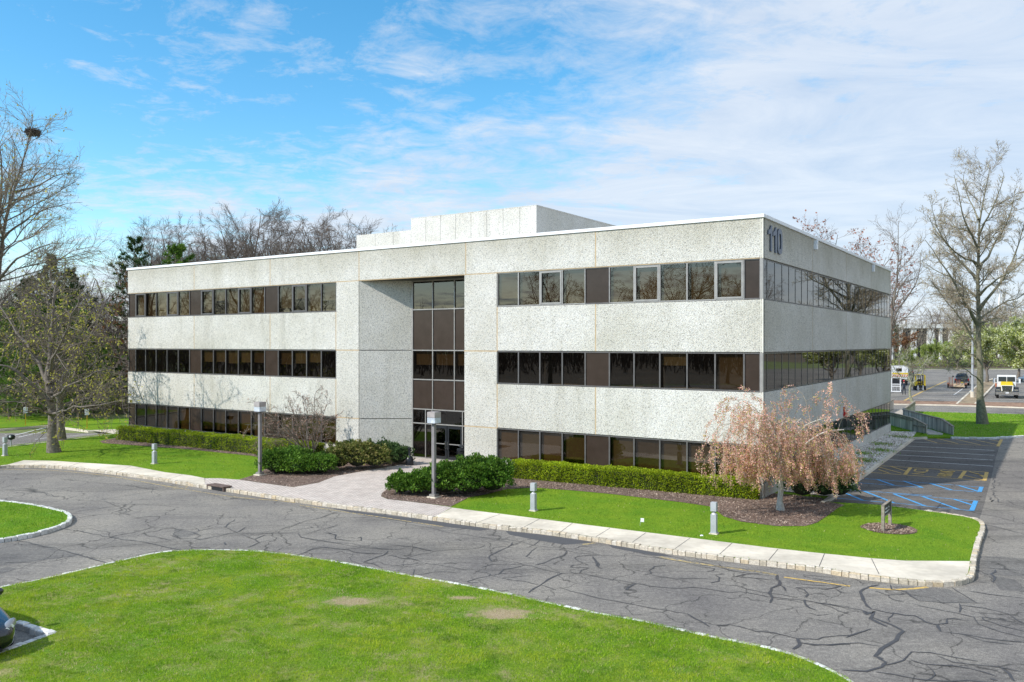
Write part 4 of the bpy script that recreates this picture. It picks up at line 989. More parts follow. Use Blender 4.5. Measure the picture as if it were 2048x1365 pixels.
for pts, w in (
    (T(*a, (1370, 545), (1450, 505), (1540, 495), (1700, 515), (1760, 535), (1920, 542)), .045), (T(*a, (1100, 395), (1240, 375), (1330, 340), (1420, 312), (1520, 290), (1620, 255)), .045),
    (T(*a, (1350, 400), (1360, 430), (1500, 455), (1700, 475), (1900, 505), (2048, 515)), .05), (T(*a, (1250, 385), (1400, 370), (1450, 362), (1430, 355)), .045), (T(*a, (940, 405), (1100, 400), (1340, 398)), .04), (T(*a, (1200, 455), (1350, 430)), .03),
    (T(*a, (1555, 395), (1610, 415), (1605, 440), (1720, 455), (1780, 450), (1775, 425)), .05), (T(*a, (1380, 410), (1500, 375), (1640, 342)), .03), (T(*a, (1640, 235), (1560, 250), (1620, 270)), .03), (T(*a, (860, 145), (1000, 175), (1200, 205), (1340, 215), (1480, 245)), .03)): crackm(pts, w)
def L9(*p): return [(1776 + a * 0.1045, 900 + b * 0.1045) for a, b in p]
for pts, w in ((L9((120, 170), (350, 210), (440, 320)), .05), (L9((1950, 100), (1850, 130), (1900, 180), (2040, 260)), .06), (L9((1930, 900), (1980, 1000), (2030, 960)), .07), (L9((480, 600), (420, 680)), .05), (L9((1200, 630), (1290, 690)), .05), (L9((1640, 150), (1600, 190)), .05), (L9((600, 125), (720, 50)), .04), (L9((1050, 1000), (900, 1150)), .05),
                ([(1990, 948), (1985, 985), (2000, 1005), (2048, 1020)], .05), ([(1960, 1048), (2048, 1068)], .06), ([(2010, 1000), (2030, 1010), (2060, 1022)], .05)): crackm(pts, w)
o = tar.build('sealed_cracks', M['tar'])
bm = bmesh.new(); bm.from_mesh(o.data)
for f in bm.faces:
    if f.normal.z < 0: f.normal_flip()
bm.to_mesh(o.data); bm.free()
tag(o, kind='structure')
# storm drain inlet
p0 = G(415, 978, 0); p1 = G(449, 984, 0)
m = MB(); A = Vector(p0); B = Vector(p1); d = (B - A).normalized(); n = Vector((-d.y, d.x))
def DB(t0, t1, n0, n1, z0, z1, mi=0):
    c = [A + d * t0 + n * n0, A + d * t1 + n * n0, A + d * t1 + n * n1, A + d * t0 + n * n1]
    m.hexa([(q.x, q.y, z0) for q in c] + [(q.x, q.y, z1) for q in c], mi)
Lg = (B - A).length
DB(0, Lg, -0.06, 0.4, LZ + .045, LZ + .09); DB(0, .08, -0.05, .3, 0, LZ + .045); DB(Lg - .08, Lg, -0.05, .3, 0, LZ + .045); DB(.08, Lg - .08, -0.02, .3, 0.0, LZ + .045, 1)
tag(m.build('storm_drain', [mnoise('rusty_iron', (0.10, 0.065, 0.05), (0.17, 0.12, 0.10), 6, 0.8, 0.2), M['black']], bevel=0.008), 'rusty iron storm drain inlet set into the cobble curb', 'storm drain')
# ------------------------------------------------------------------ trees
def nrm(a): return a / np.maximum(np.linalg.norm(a, axis=-1, keepdims=True), 1e-9)
def perp(d, r):
    x = r.normal(size=d.shape); x -= (x * d).sum(-1, keepdims=True) * d
    return nrm(x)
def tubes(P, Rr, n):
    """P (B,K,3), Rr (B,K) -> verts, quads"""
    B, K, _ = P.shape
    T = np.empty_like(P); T[:, 1:-1] = P[:, 2:] - P[:, :-2]; T[:, 0] = P[:, 1] - P[:, 0]; T[:, -1] = P[:, -1] - P[:, -2]
    T = nrm(T)
    ref = nrm(P[:, -1] - P[:, 0]); ax = np.where(np.abs(ref[:, 2:3]) < 0.9, np.array([[0, 0, 1.0]]), np.array([[1.0, 0, 0]]))
    ax = np.repeat(ax[:, None, :], K, 1)
    a = nrm(np.cross(T, ax)); b = np.cross(T, a)
    th = np.arange(n) * 2 * PI / n
    V = P[:, :, None, :] + Rr[:, :, None, None] * (a[:, :, None, :] * np.cos(th)[None, None, :, None] + b[:, :, None, :] * np.sin(th)[None, None, :, None])
    V = V.reshape(-1, 3)
    base = (np.arange(B)[:, None, None] * K + np.arange(K - 1)[None, :, None]) * n
    i = np.arange(n)[None, None, :]; j = (i + 1) % n
    Fq = np.stack([base + i, base + j, base + n + j, base + n + i], -1).reshape(-1, 4)
    return V, Fq
def children(P, Rr, spec, r):
    """grow one level of branches from parent polylines"""
    B, K, _ = P.shape
    nper = spec['n']; plen = np.linalg.norm(np.diff(P, axis=1), axis=2).sum(1)
    if spec.get('bylen'): cnt = np.maximum(1, (nper * plen / plen.mean() * r.uniform(0.7, 1.3, B)).astype(int))
    else: cnt = np.full(B, nper)
    pid = np.repeat(np.arange(B), cnt); Nn = len(pid)
    k_ = np.concatenate([np.arange(c) for c in cnt])
    t0, t1 = spec.get('t', (0.25, 1.0))
    t = t0 + (t1 - t0) * np.clip((k_ + r.uniform(0.1, 0.9, Nn)) / cnt[pid], 0, 1)
    fk = t * (K - 1); i0 = np.minimum(fk.astype(int), K - 2); fr = (fk - i0)[:, None]
    S = P[pid, i0] * (1 - fr) + P[pid, i0 + 1] * fr
    Tn = nrm(P[pid, i0 + 1] - P[pid, i0])
    pr = Rr[pid, i0] * (1 - fr[:, 0]) + Rr[pid, i0 + 1] * fr[:, 0]
    if 'flat' in spec:   # side branches kept near horizontal plane
        pe = np.cross(Tn, np.array([0, 0, 1.0])) * np.where(k_ % 2 == 0, 1, -1)[:, None]; pe = nrm(pe + r.normal(size=pe.shape) * spec['flat'])
        pe = nrm(pe - (pe * Tn).sum(-1, keepdims=True) * Tn)
    elif spec.get('spiral'):
        az = k_ * 2.399 + r.uniform(0, 0.6, Nn)
        x = np.stack([np.cos(az), np.sin(az), 0 * az], -1); pe = nrm(x - (x * Tn).sum(-1, keepdims=True) * Tn)
    else: pe = perp(Tn, r)
    ang = np.radians(r.uniform(spec['ang'][0], spec['ang'][1], Nn))
    if 'angtop' in spec: ang = ang * (1 - t) + np.radians(spec['angtop']) * t
    D = nrm(np.cos(ang)[:, None] * Tn + np.sin(ang)[:, None] * pe)
    sh = spec.get('shape')
    f = np.interp(t, sh[0], sh[1]) if sh else 1 - 0.45 * t
    Ln = (spec['L'] if 'L' in spec else plen[pid] * spec['ratio']) * f * r.uniform(0.7, 1.2, Nn)
    k2 = spec['k']; out = np.zeros((Nn, k2, 3)); out[:, 0] = S
    d = D.copy(); cur = S.copy(); step = (Ln / (k2 - 1))[:, None]
    wob = spec.get('wig', 0.15); trop = spec.get('trop', 0.05); tz = np.array([0, 0, 1.0])
    for q in range(1, k2):
        tp = trop[min(q - 1, len(trop) - 1)] if isinstance(trop, (list, tuple)) else trop
        d = nrm(d + r.normal(size=d.shape) * wob + tz * tp); cur = cur + d * step; out[:, q] = cur
    if 'floor' in spec: out[:, :, 2] = np.maximum(out[:, :, 2], spec['floor'] + r.uniform(0, spec.get('fv', .4), (Nn, 1)))
    r0 = np.minimum(pr * spec.get('rr', 0.6), spec.get('rmax', 9)); r0 = np.maximum(r0, spec.get('rmin', 0.006))
    tap = np.linspace(1, spec.get('tip', 0.35), k2)[None, :]
    return out, r0[:, None] * tap
def stems_np(stems, k=9, jit=0.0, r=None):
    P = []; Rr = []
    for pts, r0, r1 in stems:
        a = np.array(pts, float); s = np.concatenate([[0], np.cumsum(np.linalg.norm(np.diff(a, axis=0), axis=1))]); s /= s[-1]
        t = np.linspace(0, 1, k); q = np.stack([np.interp(t, s, a[:, i]) for i in range(3)], 1)
        qq = q.copy(); qq[1:-1] = (q[:-2] + 2 * q[1:-1] + q[2:]) / 4
        if jit: qq[1:-1] += r.normal(size=qq[1:-1].shape) * jit
        P.append(qq); Rr.append(r0 + (r1 - r0) * t ** 0.8)
    return np.array(P), np.array(Rr)
def leaf_quads(Cn, size, r, elong=1.6, tri=False):
    n = len(Cn); a = nrm(r.normal(size=(n, 3))); b = perp(a, r); s = size * r.uniform(0.6, 1.3, (n, 1))
    if tri:
        V = np.stack([Cn - b * s * 0.5, Cn + b * s * 0.5, Cn + a * s * elong], 1).reshape(-1, 3)
        return V, np.arange(3 * n).reshape(-1, 3)
    V = np.stack([Cn - a * s * elong * .5 - b * s * 0.12, Cn - b * s * .5, Cn + a * s * elong * .5, Cn + b * s * .5], 1).reshape(-1, 3)
    return V, np.arange(4 * n).reshape(-1, 4)
def on_branches(P, n, r, t0=0.2, spread=0.0):
    B, K, _ = P.shape
    b = r.integers(0, B, n); t = r.uniform(t0, 1, n) * (K - 1); i = np.minimum(t.astype(int), K - 2); f = (t - i)[:, None]
    return P[b, i] * (1 - f) + P[b, i + 1] * f + r.normal(size=(n, 3)) * spread
def flare(Rr, f=1.5):
    Rr = Rr.copy(); Rr[0, 0] *= f
    if Rr.shape[1] > 10: Rr[0, 1] *= 1 + (f - 1) * 0.25
    return Rr
def build_tree(name, stems, specs, seed, bark, twig, leaves=(), split=1, root=None, k0=10, jit=0.05, sides=(10, 6, 4, 3, 3), loc=None, trunk_flare=1.4, smooth_=True):
    """leaves: list of (level, count, size, material, elong, spread, zrange)"""
    r = np.random.default_rng(seed)
    P, Rr = stems_np(stems, k0, jit, r); Rr[:, 0] *= trunk_flare
    lev = [(P, Rr)]
    for sp in specs:
        src = sp.get('src', -1)
        if sp.get('multi'):
            Pp = [];
        p, q = children(*lev[src], sp, r); lev.append((p, q))
    if root is None: root = empty(name, loc or (0, 0, 0))
    def join(ls, nm, mt, off=0):
        Vs = []; Fs = []; b = 0
        for li in ls:
            V, Fq = tubes(lev[li][0], lev[li][1], sides[min(li, len(sides) - 1)]); Vs.append(V); Fs.append(Fq + b); b += len(V)
        return np_mesh(nm, np.concatenate(Vs), [np.concatenate(Fs)], mt, root, smooth_)
    join(range(0, split + 1), 'trunk', bark)
    Vs = []; Fq = []; Ft = []; fm = []; b = 0; faces = []
    if len(lev) > split + 1:
        for li in range(split + 1, len(lev)):
            V, q = tubes(lev[li][0], lev[li][1], sides[min(li, len(sides) - 1)]); Vs.append(V); faces.append(q + b); fm.append(0); b += len(V)
    mats = [twig]
    for (li, cnt, size, mt, el, spd) in leaves:
        c = on_branches(lev[li][0], cnt, r, 0.15, spd); V, q = leaf_quads(c, size, r, el); Vs.append(V); faces.append(q + b); b += len(V)
        mats.append(mt); fm.append(len(mats) - 1)
    if Vs: np_mesh('crown', np.concatenate(Vs), faces, mats, root, False, fm)
    return root, lev
def place(root, x, y, z=0.0, rz=None, s=1.0):
    root.location = (x, y, z); root.rotation_euler = (0, 0, random.uniform(0, 6.28) if rz is None else rz); root.scale = (s, s, s)
    return root

# --- unique trees ---
# big bare tree at the left with the nest
Y0 = 62
def q(px, py, dy=0): return (AX(px, Y0 + dy), Y0 + dy, AZ(py, Y0 + dy))
st = [([q(-30, 868), q(-22, 700), q(-8, 560, 1), q(6, 470, .5), q(24, 395), q(43, 335, -.5), q(58, 285, -.5), q(66, 232)], 0.34, 0.02),
      ([q(-22, 640), q(-45, 500, -2), q(-60, 380, -3), q(-70, 250, -3)], 0.25, 0.02),
      ([q(-6, 560), q(-10, 450, 2), q(5, 350, 3), q(-5, 240, 3)], 0.2, 0.02),
      ([q(4, 480), q(60, 430, -1), q(110, 410, -2), q(165, 405, -2)], 0.10, 0.012),
      ([q(-4, 560), q(50, 500, -2), q(110, 485, -3), q(160, 490, -3)], 0.11, 0.012),
      ([q(30, 385), q(80, 370, 1), q(120, 345, 2), q(168, 352, 3)], 0.085, 0.012),
      ([q(-18, 640), q(40, 560, 2), q(100, 545, 3), q(150, 520, 3)], 0.10, 0.012)]
tree_nest, _ = build_tree('bare_tree', st, [
    dict(n=19, k=6, t=(0.35, 1), ang=(35, 65), ratio=0.32, shape=([.3, .65, 1], [1.0, .8, .3]), wig=0.16, trop=0.05, rr=0.5, rmax=.06, bylen=1),
    dict(n=9, k=5, t=(0.2, 1), ang=(25, 60), ratio=0.5, wig=0.16, trop=0.06, rr=0.6, rmin=.012, bylen=1),
    dict(n=8, k=4, t=(0.2, 1), ang=(20, 55), ratio=0.5, wig=0.15, trop=0.04, rr=0.6, rmin=.008, tip=.6, bylen=1)],
    5, M['bark'], M['twig_tan'], [(3, 900, 0.10, M['catkin'], 1.8, 0.05), (2, 150, 0.12, M['catkin'], 1.8, 0.05)], jit=0.08, loc=(0, 0, 0))
def rebase(root, x, y, z=0.0):
    """move the origin of a thing built in world coordinates to its base"""
    root.location = (x, y, z)
    for c in root.children: c.location = (-x, -y, -z)
bx, by, _z = q(-30, 868); rebase(tree_nest, bx, by)
tag(tree_nest, 'tall bare tree at the left edge carrying a bird nest in its top', 'tree')
nx, ny, nz = q(66, 263)
r = np.random.default_rng(3); n = 420
th = r.uniform(0, 2 * PI, n); rad = np.sqrt(r.uniform(0.05, 1, n)) * 0.5
c = np.stack([nx + rad * np.cos(th), ny + rad * np.sin(th), nz - 0.12 + 0.25 * rad ** 2 + r.normal(size=n) * 0.10], 1)
d = nrm(np.stack([-np.sin(th), np.cos(th), r.normal(size=n) * 0.3], 1) + r.normal(size=(n, 3)) * 0.4)
P = np.stack([c - d * 0.26, c + r.normal(size=(n, 3)) * .02, c + d * 0.26], 1)
V, fq = tubes(P, np.full((n, 3), 0.014), 3)
tag(np_mesh('bird_nest', V - np.array([nx, ny, nz]), [fq], M['bark_dark']), 'dark stick bird nest high in the bare tree at the left edge', 'nest').location = (nx, ny, nz)

# low spreading tree with yellow catkins
bx, by = G(108, 905, LZ)
Y0 = by
st = [([q(108, 907), q(104, 860), q(100, 800), q(96, 730, .5), q(105, 640, .8), q(112, 570, 1)], 0.30, 0.05),
      ([q(103, 815), q(70, 770, -1), q(20, 735, -2), q(-40, 715, -2)], 0.13, 0.03),
      ([q(102, 800), q(140, 770, -1), q(185, 745, -1.5), q(235, 735, -1)], 0.11, 0.02),
      ([q(100, 790), q(140, 730, 1.5), q(170, 670, 2.5), q(205, 620, 3)], 0.12, 0.02),
      ([q(98, 770), q(60, 700, 1), q(20, 650, 2), q(-10, 590, 3)], 0.12, 0.02),
      ([q(99, 750), q(120, 690, -2), q(150, 620, -3), q(160, 580, -3)], 0.10, 0.02),
      ([q(104, 830), q(150, 815, -2.5), q(200, 810, -3.5), q(250, 800, -4)], 0.08, 0.014),
      ([q(104, 830), q(60, 810, -3), q(10, 800, -4), q(-40, 810, -4)], 0.08, 0.014)]
t_low, _ = build_tree('spreading_tree', st, [
    dict(n=14, k=6, t=(0.2, 1), ang=(40, 80), ratio=0.42, wig=0.22, trop=-0.02, rr=0.5, rmax=.05, bylen=1),
    dict(n=7, k=6, t=(0.15, 1), ang=(30, 70), ratio=0.5, wig=0.25, trop=-0.07, rr=0.6, rmin=.011, bylen=1),
    dict(n=4, k=5, t=(0.2, 1), ang=(25, 60), ratio=0.55, wig=0.2, trop=-0.10, rr=0.6, rmin=.008, tip=.6, bylen=1)],
    9, M['bark'], M['twig'], [(3, 1500, 0.075, M['catkin'], 2.2, 0.04), (2, 300, 0.09, M['catkin'], 2.2, 0.04)], jit=0.06)
rebase(t_low, bx, by, LZ)
tag(t_low, 'low spreading tree with yellow catkins on the lawn left of the building, nearer trunk', 'tree')
c2 = copy_tree(t_low); bx2, by2 = G(121, 880, LZ); c2.location = (bx2, by2, LZ); c2.rotation_euler = (0, 0, 2.2); c2.scale = (.92, .92, 1.0)
tag(c2, 'low spreading tree whose trunk stands just behind the nearer catkin tree', 'tree')

# oak at the right
bx, by = G(1965, 848, LZ); Y0 = by
st = [([q(1965, 850), q(1960, 800), q(1957, 700), q(1956, 600), q(1957, 500), q(1962, 420, .3), q(1968, 370, .3), q(1980, 335)], 0.31, 0.02),
      ([q(1957, 650), q(1930, 610, -1), q(1905, 560, -1.5), q(1880, 520, -2), q(1850, 480, -2)], 0.15, 0.02),
      ([q(1957, 620), q(1995, 570, -1), q(2030, 520, -1), q(2050, 440, -1)], 0.14, 0.02),
      ([q(1956, 560), q(1925, 530, 1.5), q(1885, 480, 2), q(1855, 430, 2)], 0.13, 0.02),
      ([q(1957, 540), q(1990, 490, 2), q(2020, 440, 2), q(2032, 375, 2)], 0.12, 0.02),
      ([q(1957, 500), q(1930, 440, -1.5), q(1915, 390, -2), q(1908, 350, -2)], 0.10, 0.015),
      ([q(1958, 590), q(1990, 560, -3), q(2040, 530, -4), q(2080, 480, -4)], 0.11, 0.015),
      ([q(1957, 700), q(1925, 640, -.5), q(1890, 600, -.8), q(1860, 560, -1.5)], 0.09, 0.012),
      ([q(1957, 600), q(1915, 560, 2), q(1870, 540, 3), q(1838, 520, 3.5)], 0.10, 0.015),
      ([q(1957, 470), q(1985, 420, -2), q(2003, 380, -2), q(2008, 345, -2)], 0.09, 0.015),
      ([q(1958, 640), q(2000, 610, 2), q(2050, 590, 3), q(2080, 560, 3)], 0.10, 0.015),
      ([q(1957, 440), q(1935, 390, 2), q(1927, 370, 2), q(1932, 335, 2)], 0.07, 0.012),
      ([q(1957, 530), q(1900, 500, -3), q(1868, 450, -4), q(1860, 400, -4)], 0.09, 0.015),
      ([q(1957, 720), q(1930, 700, -2), q(1915, 690, -3), q(1895, 715, -3.5)], 0.06, 0.012),
      ([q(1958, 760), q(1925, 735, -2), q(1900, 720, -3), q(1880, 735, -3)], 0.05, 0.010)]
t_oak, _ = build_tree('oak_tree', st, [
    dict(n=15, k=6, t=(0.30, 1), ang=(40, 75), ratio=0.25, wig=0.16, trop=0.05, rr=0.5, rmax=.05, bylen=1),
    dict(n=10, k=5, t=(0.15, 1), ang=(25, 60), ratio=0.48, wig=0.16, trop=0.05, rr=0.6, rmin=.012, bylen=1),
    dict(n=8, k=4, t=(0.2, 1), ang=(25, 60), ratio=0.42, wig=0.16, trop=0.03, rr=0.6, rmin=.008, tip=.6, bylen=1)],
    21, M['bark_oak'], M['twig_tan'], [(3, 13000, 0.05, M['bud'], 1.8, 0.05)], jit=0.05, trunk_flare=1.55)
rebase(t_oak, bx, by, LZ)
tag(t_oak, 'tall budding oak with a thick grey trunk on the lawn beside the right lot', 'tree')

# generic bare tree prototypes (about 20 m)
def bare_proto(seed, hgt=22.0, r0=0.3, name='bare_tree', bark='bark_dark', twig='twig_dark', leaves=(), up=0.10, lowfork=0.3, nst=4, n1=10, n2=10, n3=10, rmin=0.011, spread=1.0):
    r = np.random.default_rng(seed)
    fork = hgt * lowfork
    st = [([(0, 0, 0), (r.normal() * .15, r.normal() * .15, fork), (r.normal() * .8, r.normal() * .8, hgt * 0.62), (r.normal() * 1.6, r.normal() * 1.6, hgt * .92)], r0, 0.03)]
    a0 = r.uniform(0, 6.28)
    for i in range(nst):
        a = a0 + i * 2 * PI / nst + r.uniform(-.4, .4); R1 = hgt * r.uniform(.12, .21) * spread; zf = fork * r.uniform(0.85, 1.6)
        st.append(([(0, 0, zf), (math.cos(a) * R1 * .6, math.sin(a) * R1 * .6, zf + hgt * .18), (math.cos(a) * R1 * 1.2, math.sin(a) * R1 * 1.2, hgt * .68), (math.cos(a) * R1 * 1.7, math.sin(a) * R1 * 1.7, hgt * r.uniform(.78, .90))], r0 * .55, 0.025))
    root, _ = build_tree(name, st, [
        dict(n=n1, k=6, t=(0.3, 1), ang=(38, 75), ratio=0.30, shape=([0, .6, 1], [1, 1, .7]), wig=0.24, trop=up, rr=0.5, rmax=.07, bylen=1),
        dict(n=n2, k=5, t=(0.2, 1), ang=(25, 60), ratio=0.50, wig=0.24, trop=up * .8, rr=0.6, rmin=rmin * 1.4, bylen=1),
        dict(n=n3, k=4, t=(0.2, 1), ang=(20, 50), ratio=0.48, wig=0.15, trop=up * .5, rr=0.6, rmin=rmin, tip=.6, bylen=1)],
        seed, M[bark], M[twig], leaves, jit=0.12, sides=(8, 5, 3, 3, 3))
    return root
protoA = bare_proto(31, nst=5, up=.05, spread=.68, n1=9); protoB = bare_proto(32, lowfork=.22, nst=6, up=.06, spread=.72, n1=8); protoC = bare_proto(33, lowfork=.4, nst=3, spread=.8)
protoR = bare_proto(34, 22, .28, 'bronze_leaved_tree', 'bark', 'twig', [(3, 1500, .22, M['red_leaf'], 1.3, .12), (2, 300, .24, M['red_leaf'], 1.3, .15)], n3=5)
protoS = bare_proto(35, 14, .12, 'slender_tree', 'bark', 'twig', [(3, 500, .12, M['bud'], 1.3, .1)], lowfork=.45, nst=3, n1=6, n2=6, n3=4, spread=.55)
protoP = bare_proto(36, 9.2, .24, 'pear_tree', 'bark', 'twig', [(3, 14000, .17, M['pear'], 1.2, .16), (2, 5000, .18, M['pear'], 1.2, .25)], lowfork=.22, nst=6, n1=8, n2=7, n3=4, spread=1.55, up=.04)
protoG = bare_proto(37, 7.0, .10, 'pale_green_tree', 'bark', 'twig', [(3, 5200, .20, M['pale_green'], 1.2, .22), (2, 1500, .2, M['pale_green'], 1.2, .3)], lowfork=.15, nst=5, n1=6, n2=5, n3=3, spread=1.3, up=.05)
protoL = bare_proto(38, 6.4, .14, 'small_lichen_tree', 'bark_lichen', 'twig_grey', [(3, 600, .07, M['pale_green'], 1.2, .05)], lowfork=.30, nst=5, n1=6, n2=6, n3=5, spread=1.6, up=.05, rmin=.010)
used = {}
def put(proto, x, y, s, label, cat='tree', group=None, z=0.0, rz=None, sz=None):
    if proto.name not in used: used[proto.name] = 1; o = proto
    else: o = copy_tree(proto)
    place(o, x, y, z, rz, s)
    if sz: o.scale = (s, s, sz)
    for kk in ('label', 'category', 'group'):
        if kk in o: del o[kk]
    return tag(o, label, cat, group)
def putpx(proto, px, pytop, Y, label, base_h, **kw):
    zt = AZ(pytop, Y); base_h = {22.0: 23.6, 14.0: 15.6}.get(base_h, base_h); return put(proto, AX(px, Y), Y, zt / base_h, label, **kw)
# behind the building, above the roof line
LB = 'bare vase shaped tree rising behind the flat roof of the building'
for px, pt, Y, pr in ((340, 402, 97, protoB), (378, 408, 101, protoA), (312, 440, 99, protoA), (452, 394, 94, protoB), (520, 372, 95, protoA), (552, 386, 103, protoB), (590, 404, 97, protoA), (652, 402, 104, protoB), (722, 398, 104, protoA), (800, 432, 112, protoB), (480, 410, 106, protoC), (425, 405, 100, protoA), (620, 412, 104, protoB), (688, 404, 104, protoB), (300, 430, 104, protoB), (555, 398, 108, protoA), (690, 425, 114, protoC), (765, 436, 118, protoA)):
    putpx(pr, px, pt, Y, LB, 22.0, group='bare trees behind the building')
for px in range(300, 830, 40): putpx((protoS), px + random.uniform(-8, 8), 458 + random.uniform(-10, 14), 118 + random.uniform(-6, 12), LB, 14.0, group='bare trees behind the building', sz=None)
# woods at the left
LW = 'bare woodland tree beyond the grass left of the building'
for i in range(46):
    Y = random.uniform(84, 135); px = random.uniform(-150, 262); pr = random.choice((protoA, protoC, protoS, protoB, protoS))
    pt = random.uniform(520, 625) if px > 110 else random.uniform(500, 640)
    bh = 14.0 if pr is protoS else 22.0
    putpx(pr, px, pt, Y, LW, bh, group='bare woodland trees on the left')
putpx(protoS, 207, 480, 100, 'tall slender bare tree between the dark pines and the rust pine', 14.0)
# right of the building
putpx(protoR, 1690, 415, 110, 'bare tree with bronze red leaves above the right end of the roof', 22.0)
putpx(protoR, 1735, 470, 120, 'smaller red leaved tree just behind the one over the roof end', 22.0)
putpx(protoC, 1622, 462, 135, 'bare treetop just showing over the roof beyond the number 110', 22.0)
bx_, by_ = AX(1775, 100), 100
Y0 = 100
st = [([(bx_, by_, 0), q(1783, 640), q(1795, 560), q(1797, 500), q(1797, 442)], .26, .02), ([q(1783, 650), q(1800, 610), q(1822, 590), q(1840, 545), q(1843, 500)], .14, .02), ([q(1790, 600), q(1800, 570, -1), q(1820, 560, -1), q(1850, 555)], .08, .015)]
t_b, _ = build_tree('bare_tree', st, [dict(n=14, k=6, t=(0.3, 1), ang=(35, 65), ratio=0.30, wig=0.16, trop=0.06, rr=0.5, rmax=.06, bylen=1), dict(n=8, k=5, t=(.2, 1), ang=(25, 60), ratio=.5, wig=.16, trop=.05, rr=.6, rmin=.014, bylen=1), dict(n=5, k=4, t=(.2, 1), ang=(25, 60), ratio=.5, wig=.16, trop=.04, rr=.6, rmin=.010, bylen=1)], 44, M['bark'], M['twig'])
rebase(t_b, bx_, by_); tag(t_b, 'bare tree beside the far right corner of the building with a long curved limb', 'tree')
put(protoL, *G(1825, 806), 1.0, 'small lichen covered tree with open branches in front of the forklift')
put(protoP, *G(1973, 766), 1.05, 'pale green flowering pear tree on the lot island behind the oak trunk')
put(protoP, AX(2085, 98), 98, 1.0, 'flowering pear tree at the right edge reaching over the white truck')
put(protoP, AX(2035, 150), 150, 1.15, 'flowering pear tree farther back at the right edge')
put(protoP, AX(1915, 205), 205, 0.75, 'pear tree on the far verge left of the oak trunk')
put(protoG, AX(1860, 212), 212, 0.9, 'pale green shrubby tree on the far verge behind the forklift', 'tree')
put(protoG, AX(1815, 215), 215, .75, 'pale green shrubby tree on the far verge beside the building corner', 'tree')
put(protoG, AX(1895, 222), 222, 1.0, 'pale green shrubby tree behind the dark pickup', 'tree')
protoO = bare_proto(39, 9, .15, 'rust_leaved_tree', 'bark', 'twig', [(3, 2600, .22, M['needle_rust'], 1.2, .15)], lowfork=.2, nst=4, n1=6, n2=6, n3=3, spread=1.2)
put(protoO, AX(1798, 205), 205, 1.1, 'small tree with rust orange leaves next to the far corner of the building')
LR = 'slender bare tree in the thin wood before the white building'
for i in range(22):
    Y = random.uniform(222, 300); px = 1785 + i * 12.5 + random.uniform(-5, 5)
    putpx(protoS, px, random.uniform(575, 640), Y, LR, 14.0, group='thin wood on the right')
for i in range(12):
    Y = random.uniform(330, 400); px = 1800 + i * 24 + random.uniform(-9, 9)
    putpx(random.choice((protoA, protoB)), px, random.uniform(590, 640), Y, 'bare tree of the far wood behind the white building', 22.0, group='far wood on the right')
for x, y in ((66, 62), (75, 80), (84, 72), (95, 95), (72, 98), (105, 80), (88, 120), (112, 118), (60, 48), (78, 50)):
    put(random.choice((protoP, protoA, protoC, protoP)), x, y, 1.0, 'tree outside the right edge seen in the side windows', group='trees right of the picture')
for x, y in ((-70, 46), (-78, 58), (-88, 40), (-96, 62), (-84, 74), (-106, 50), (-74, 68), (-112, 70), (-98, 34), (-66, 78)):  # unseen trees, added so the left windows reflect something darker
    put(random.choice((protoA, protoB, protoC)), x, y, random.uniform(.75, 1.0), 'unseen bare tree added for its dark reflection in the left windows', group='bare trees added beyond the left edge')
# trees across the drive behind the viewpoint, seen mirrored in the front windows
for x, y in ((-34, -18), (-42, -10), (-50, -20), (-58, -6), (-66, -16), (-28, -28), (-76, 2), (-46, -32), (-84, -12), (-62, -30), (-20, -34), (-72, -28)):
    put(random.choice((protoA, protoB, protoC)), x, y, random.uniform(.72, .95), 'bare tree across the drive mirrored in the front windows', group='bare trees opposite the front')

# pines
def pine(seed, hgt, crown0, R0, needle, name, dens=1.0, rust=None, droop=-0.03, tuft=0.34):
    r = np.random.default_rng(seed)
    P, Rr = stems_np([([(0, 0, 0), (.1, .05, hgt * .5), (0, .1, hgt)], 0.2, 0.03)], 12, .05, r)
    p1, q1 = children(P, Rr, dict(n=int(hgt * 4.6 * dens), k=6, t=(crown0, 0.99), ang=(70, 95), angtop=45, L=R0, shape=([crown0, crown0 + .12, .7, 1.0], [.75, 1.0, .6, .12]), wig=.10, trop=[-.04, droop, .02, .05, .07], rr=.5, rmax=.06, spiral=1), r)
    p2, q2 = children(p1, q1, dict(n=8, k=4, t=(.25, 1), ang=(35, 60), ratio=.34, wig=.15, trop=.03, rr=.6, rmin=.012, flat=.45), r)
    root = empty(name)
    V, fq = tubes(P, Rr, 8); V1, f1 = tubes(p1, q1, 4)
    np_mesh('trunk', np.concatenate([V, V1]), [fq, f1 + len(V)], M['bark_dark'], root, True)
    V2, f2 = tubes(p2, q2, 3)
    # needle tufts: fans of thin triangles at branch ends
    ntuft = int(len(p2) * 2.0)
    cc = on_branches(p2, ntuft, r, .35, .04); cc = np.concatenate([cc, on_branches(p1, len(p1) * 2, r, .5, .05)])
    per = 13; c = np.repeat(cc, per, 0); n = len(c)
    d = nrm(r.normal(size=(n, 3)) + np.array([0, 0, .35])); b = perp(d, r); ln = tuft * r.uniform(.6, 1.2, (n, 1)); wd = .035
    V3 = np.stack([c - b * wd, c + b * wd, c + d * ln], 1).reshape(-1, 3); f3 = np.arange(3 * n).reshape(-1, 3)
    mats = [M['twig_dark'], M[needle]]; fm = [0]; faces = [f2]
    if rust:
        isr = (np.repeat(r.random(len(cc)), per) < rust) & (c[:, 2] < hgt * .82)
        faces += [f3[~isr] + len(V2), f3[isr] + len(V2)]; fm += [1, 2]; mats.append(M['needle_rust'])
    else: faces.append(f3 + len(V2)); fm.append(1)
    np_mesh('crown', np.concatenate([V2, V3]), faces, mats, root, False, fm)
    return root
pA = pine(61, 15.5, .18, 4.2, 'needle', 'pine_tree', 1.0)
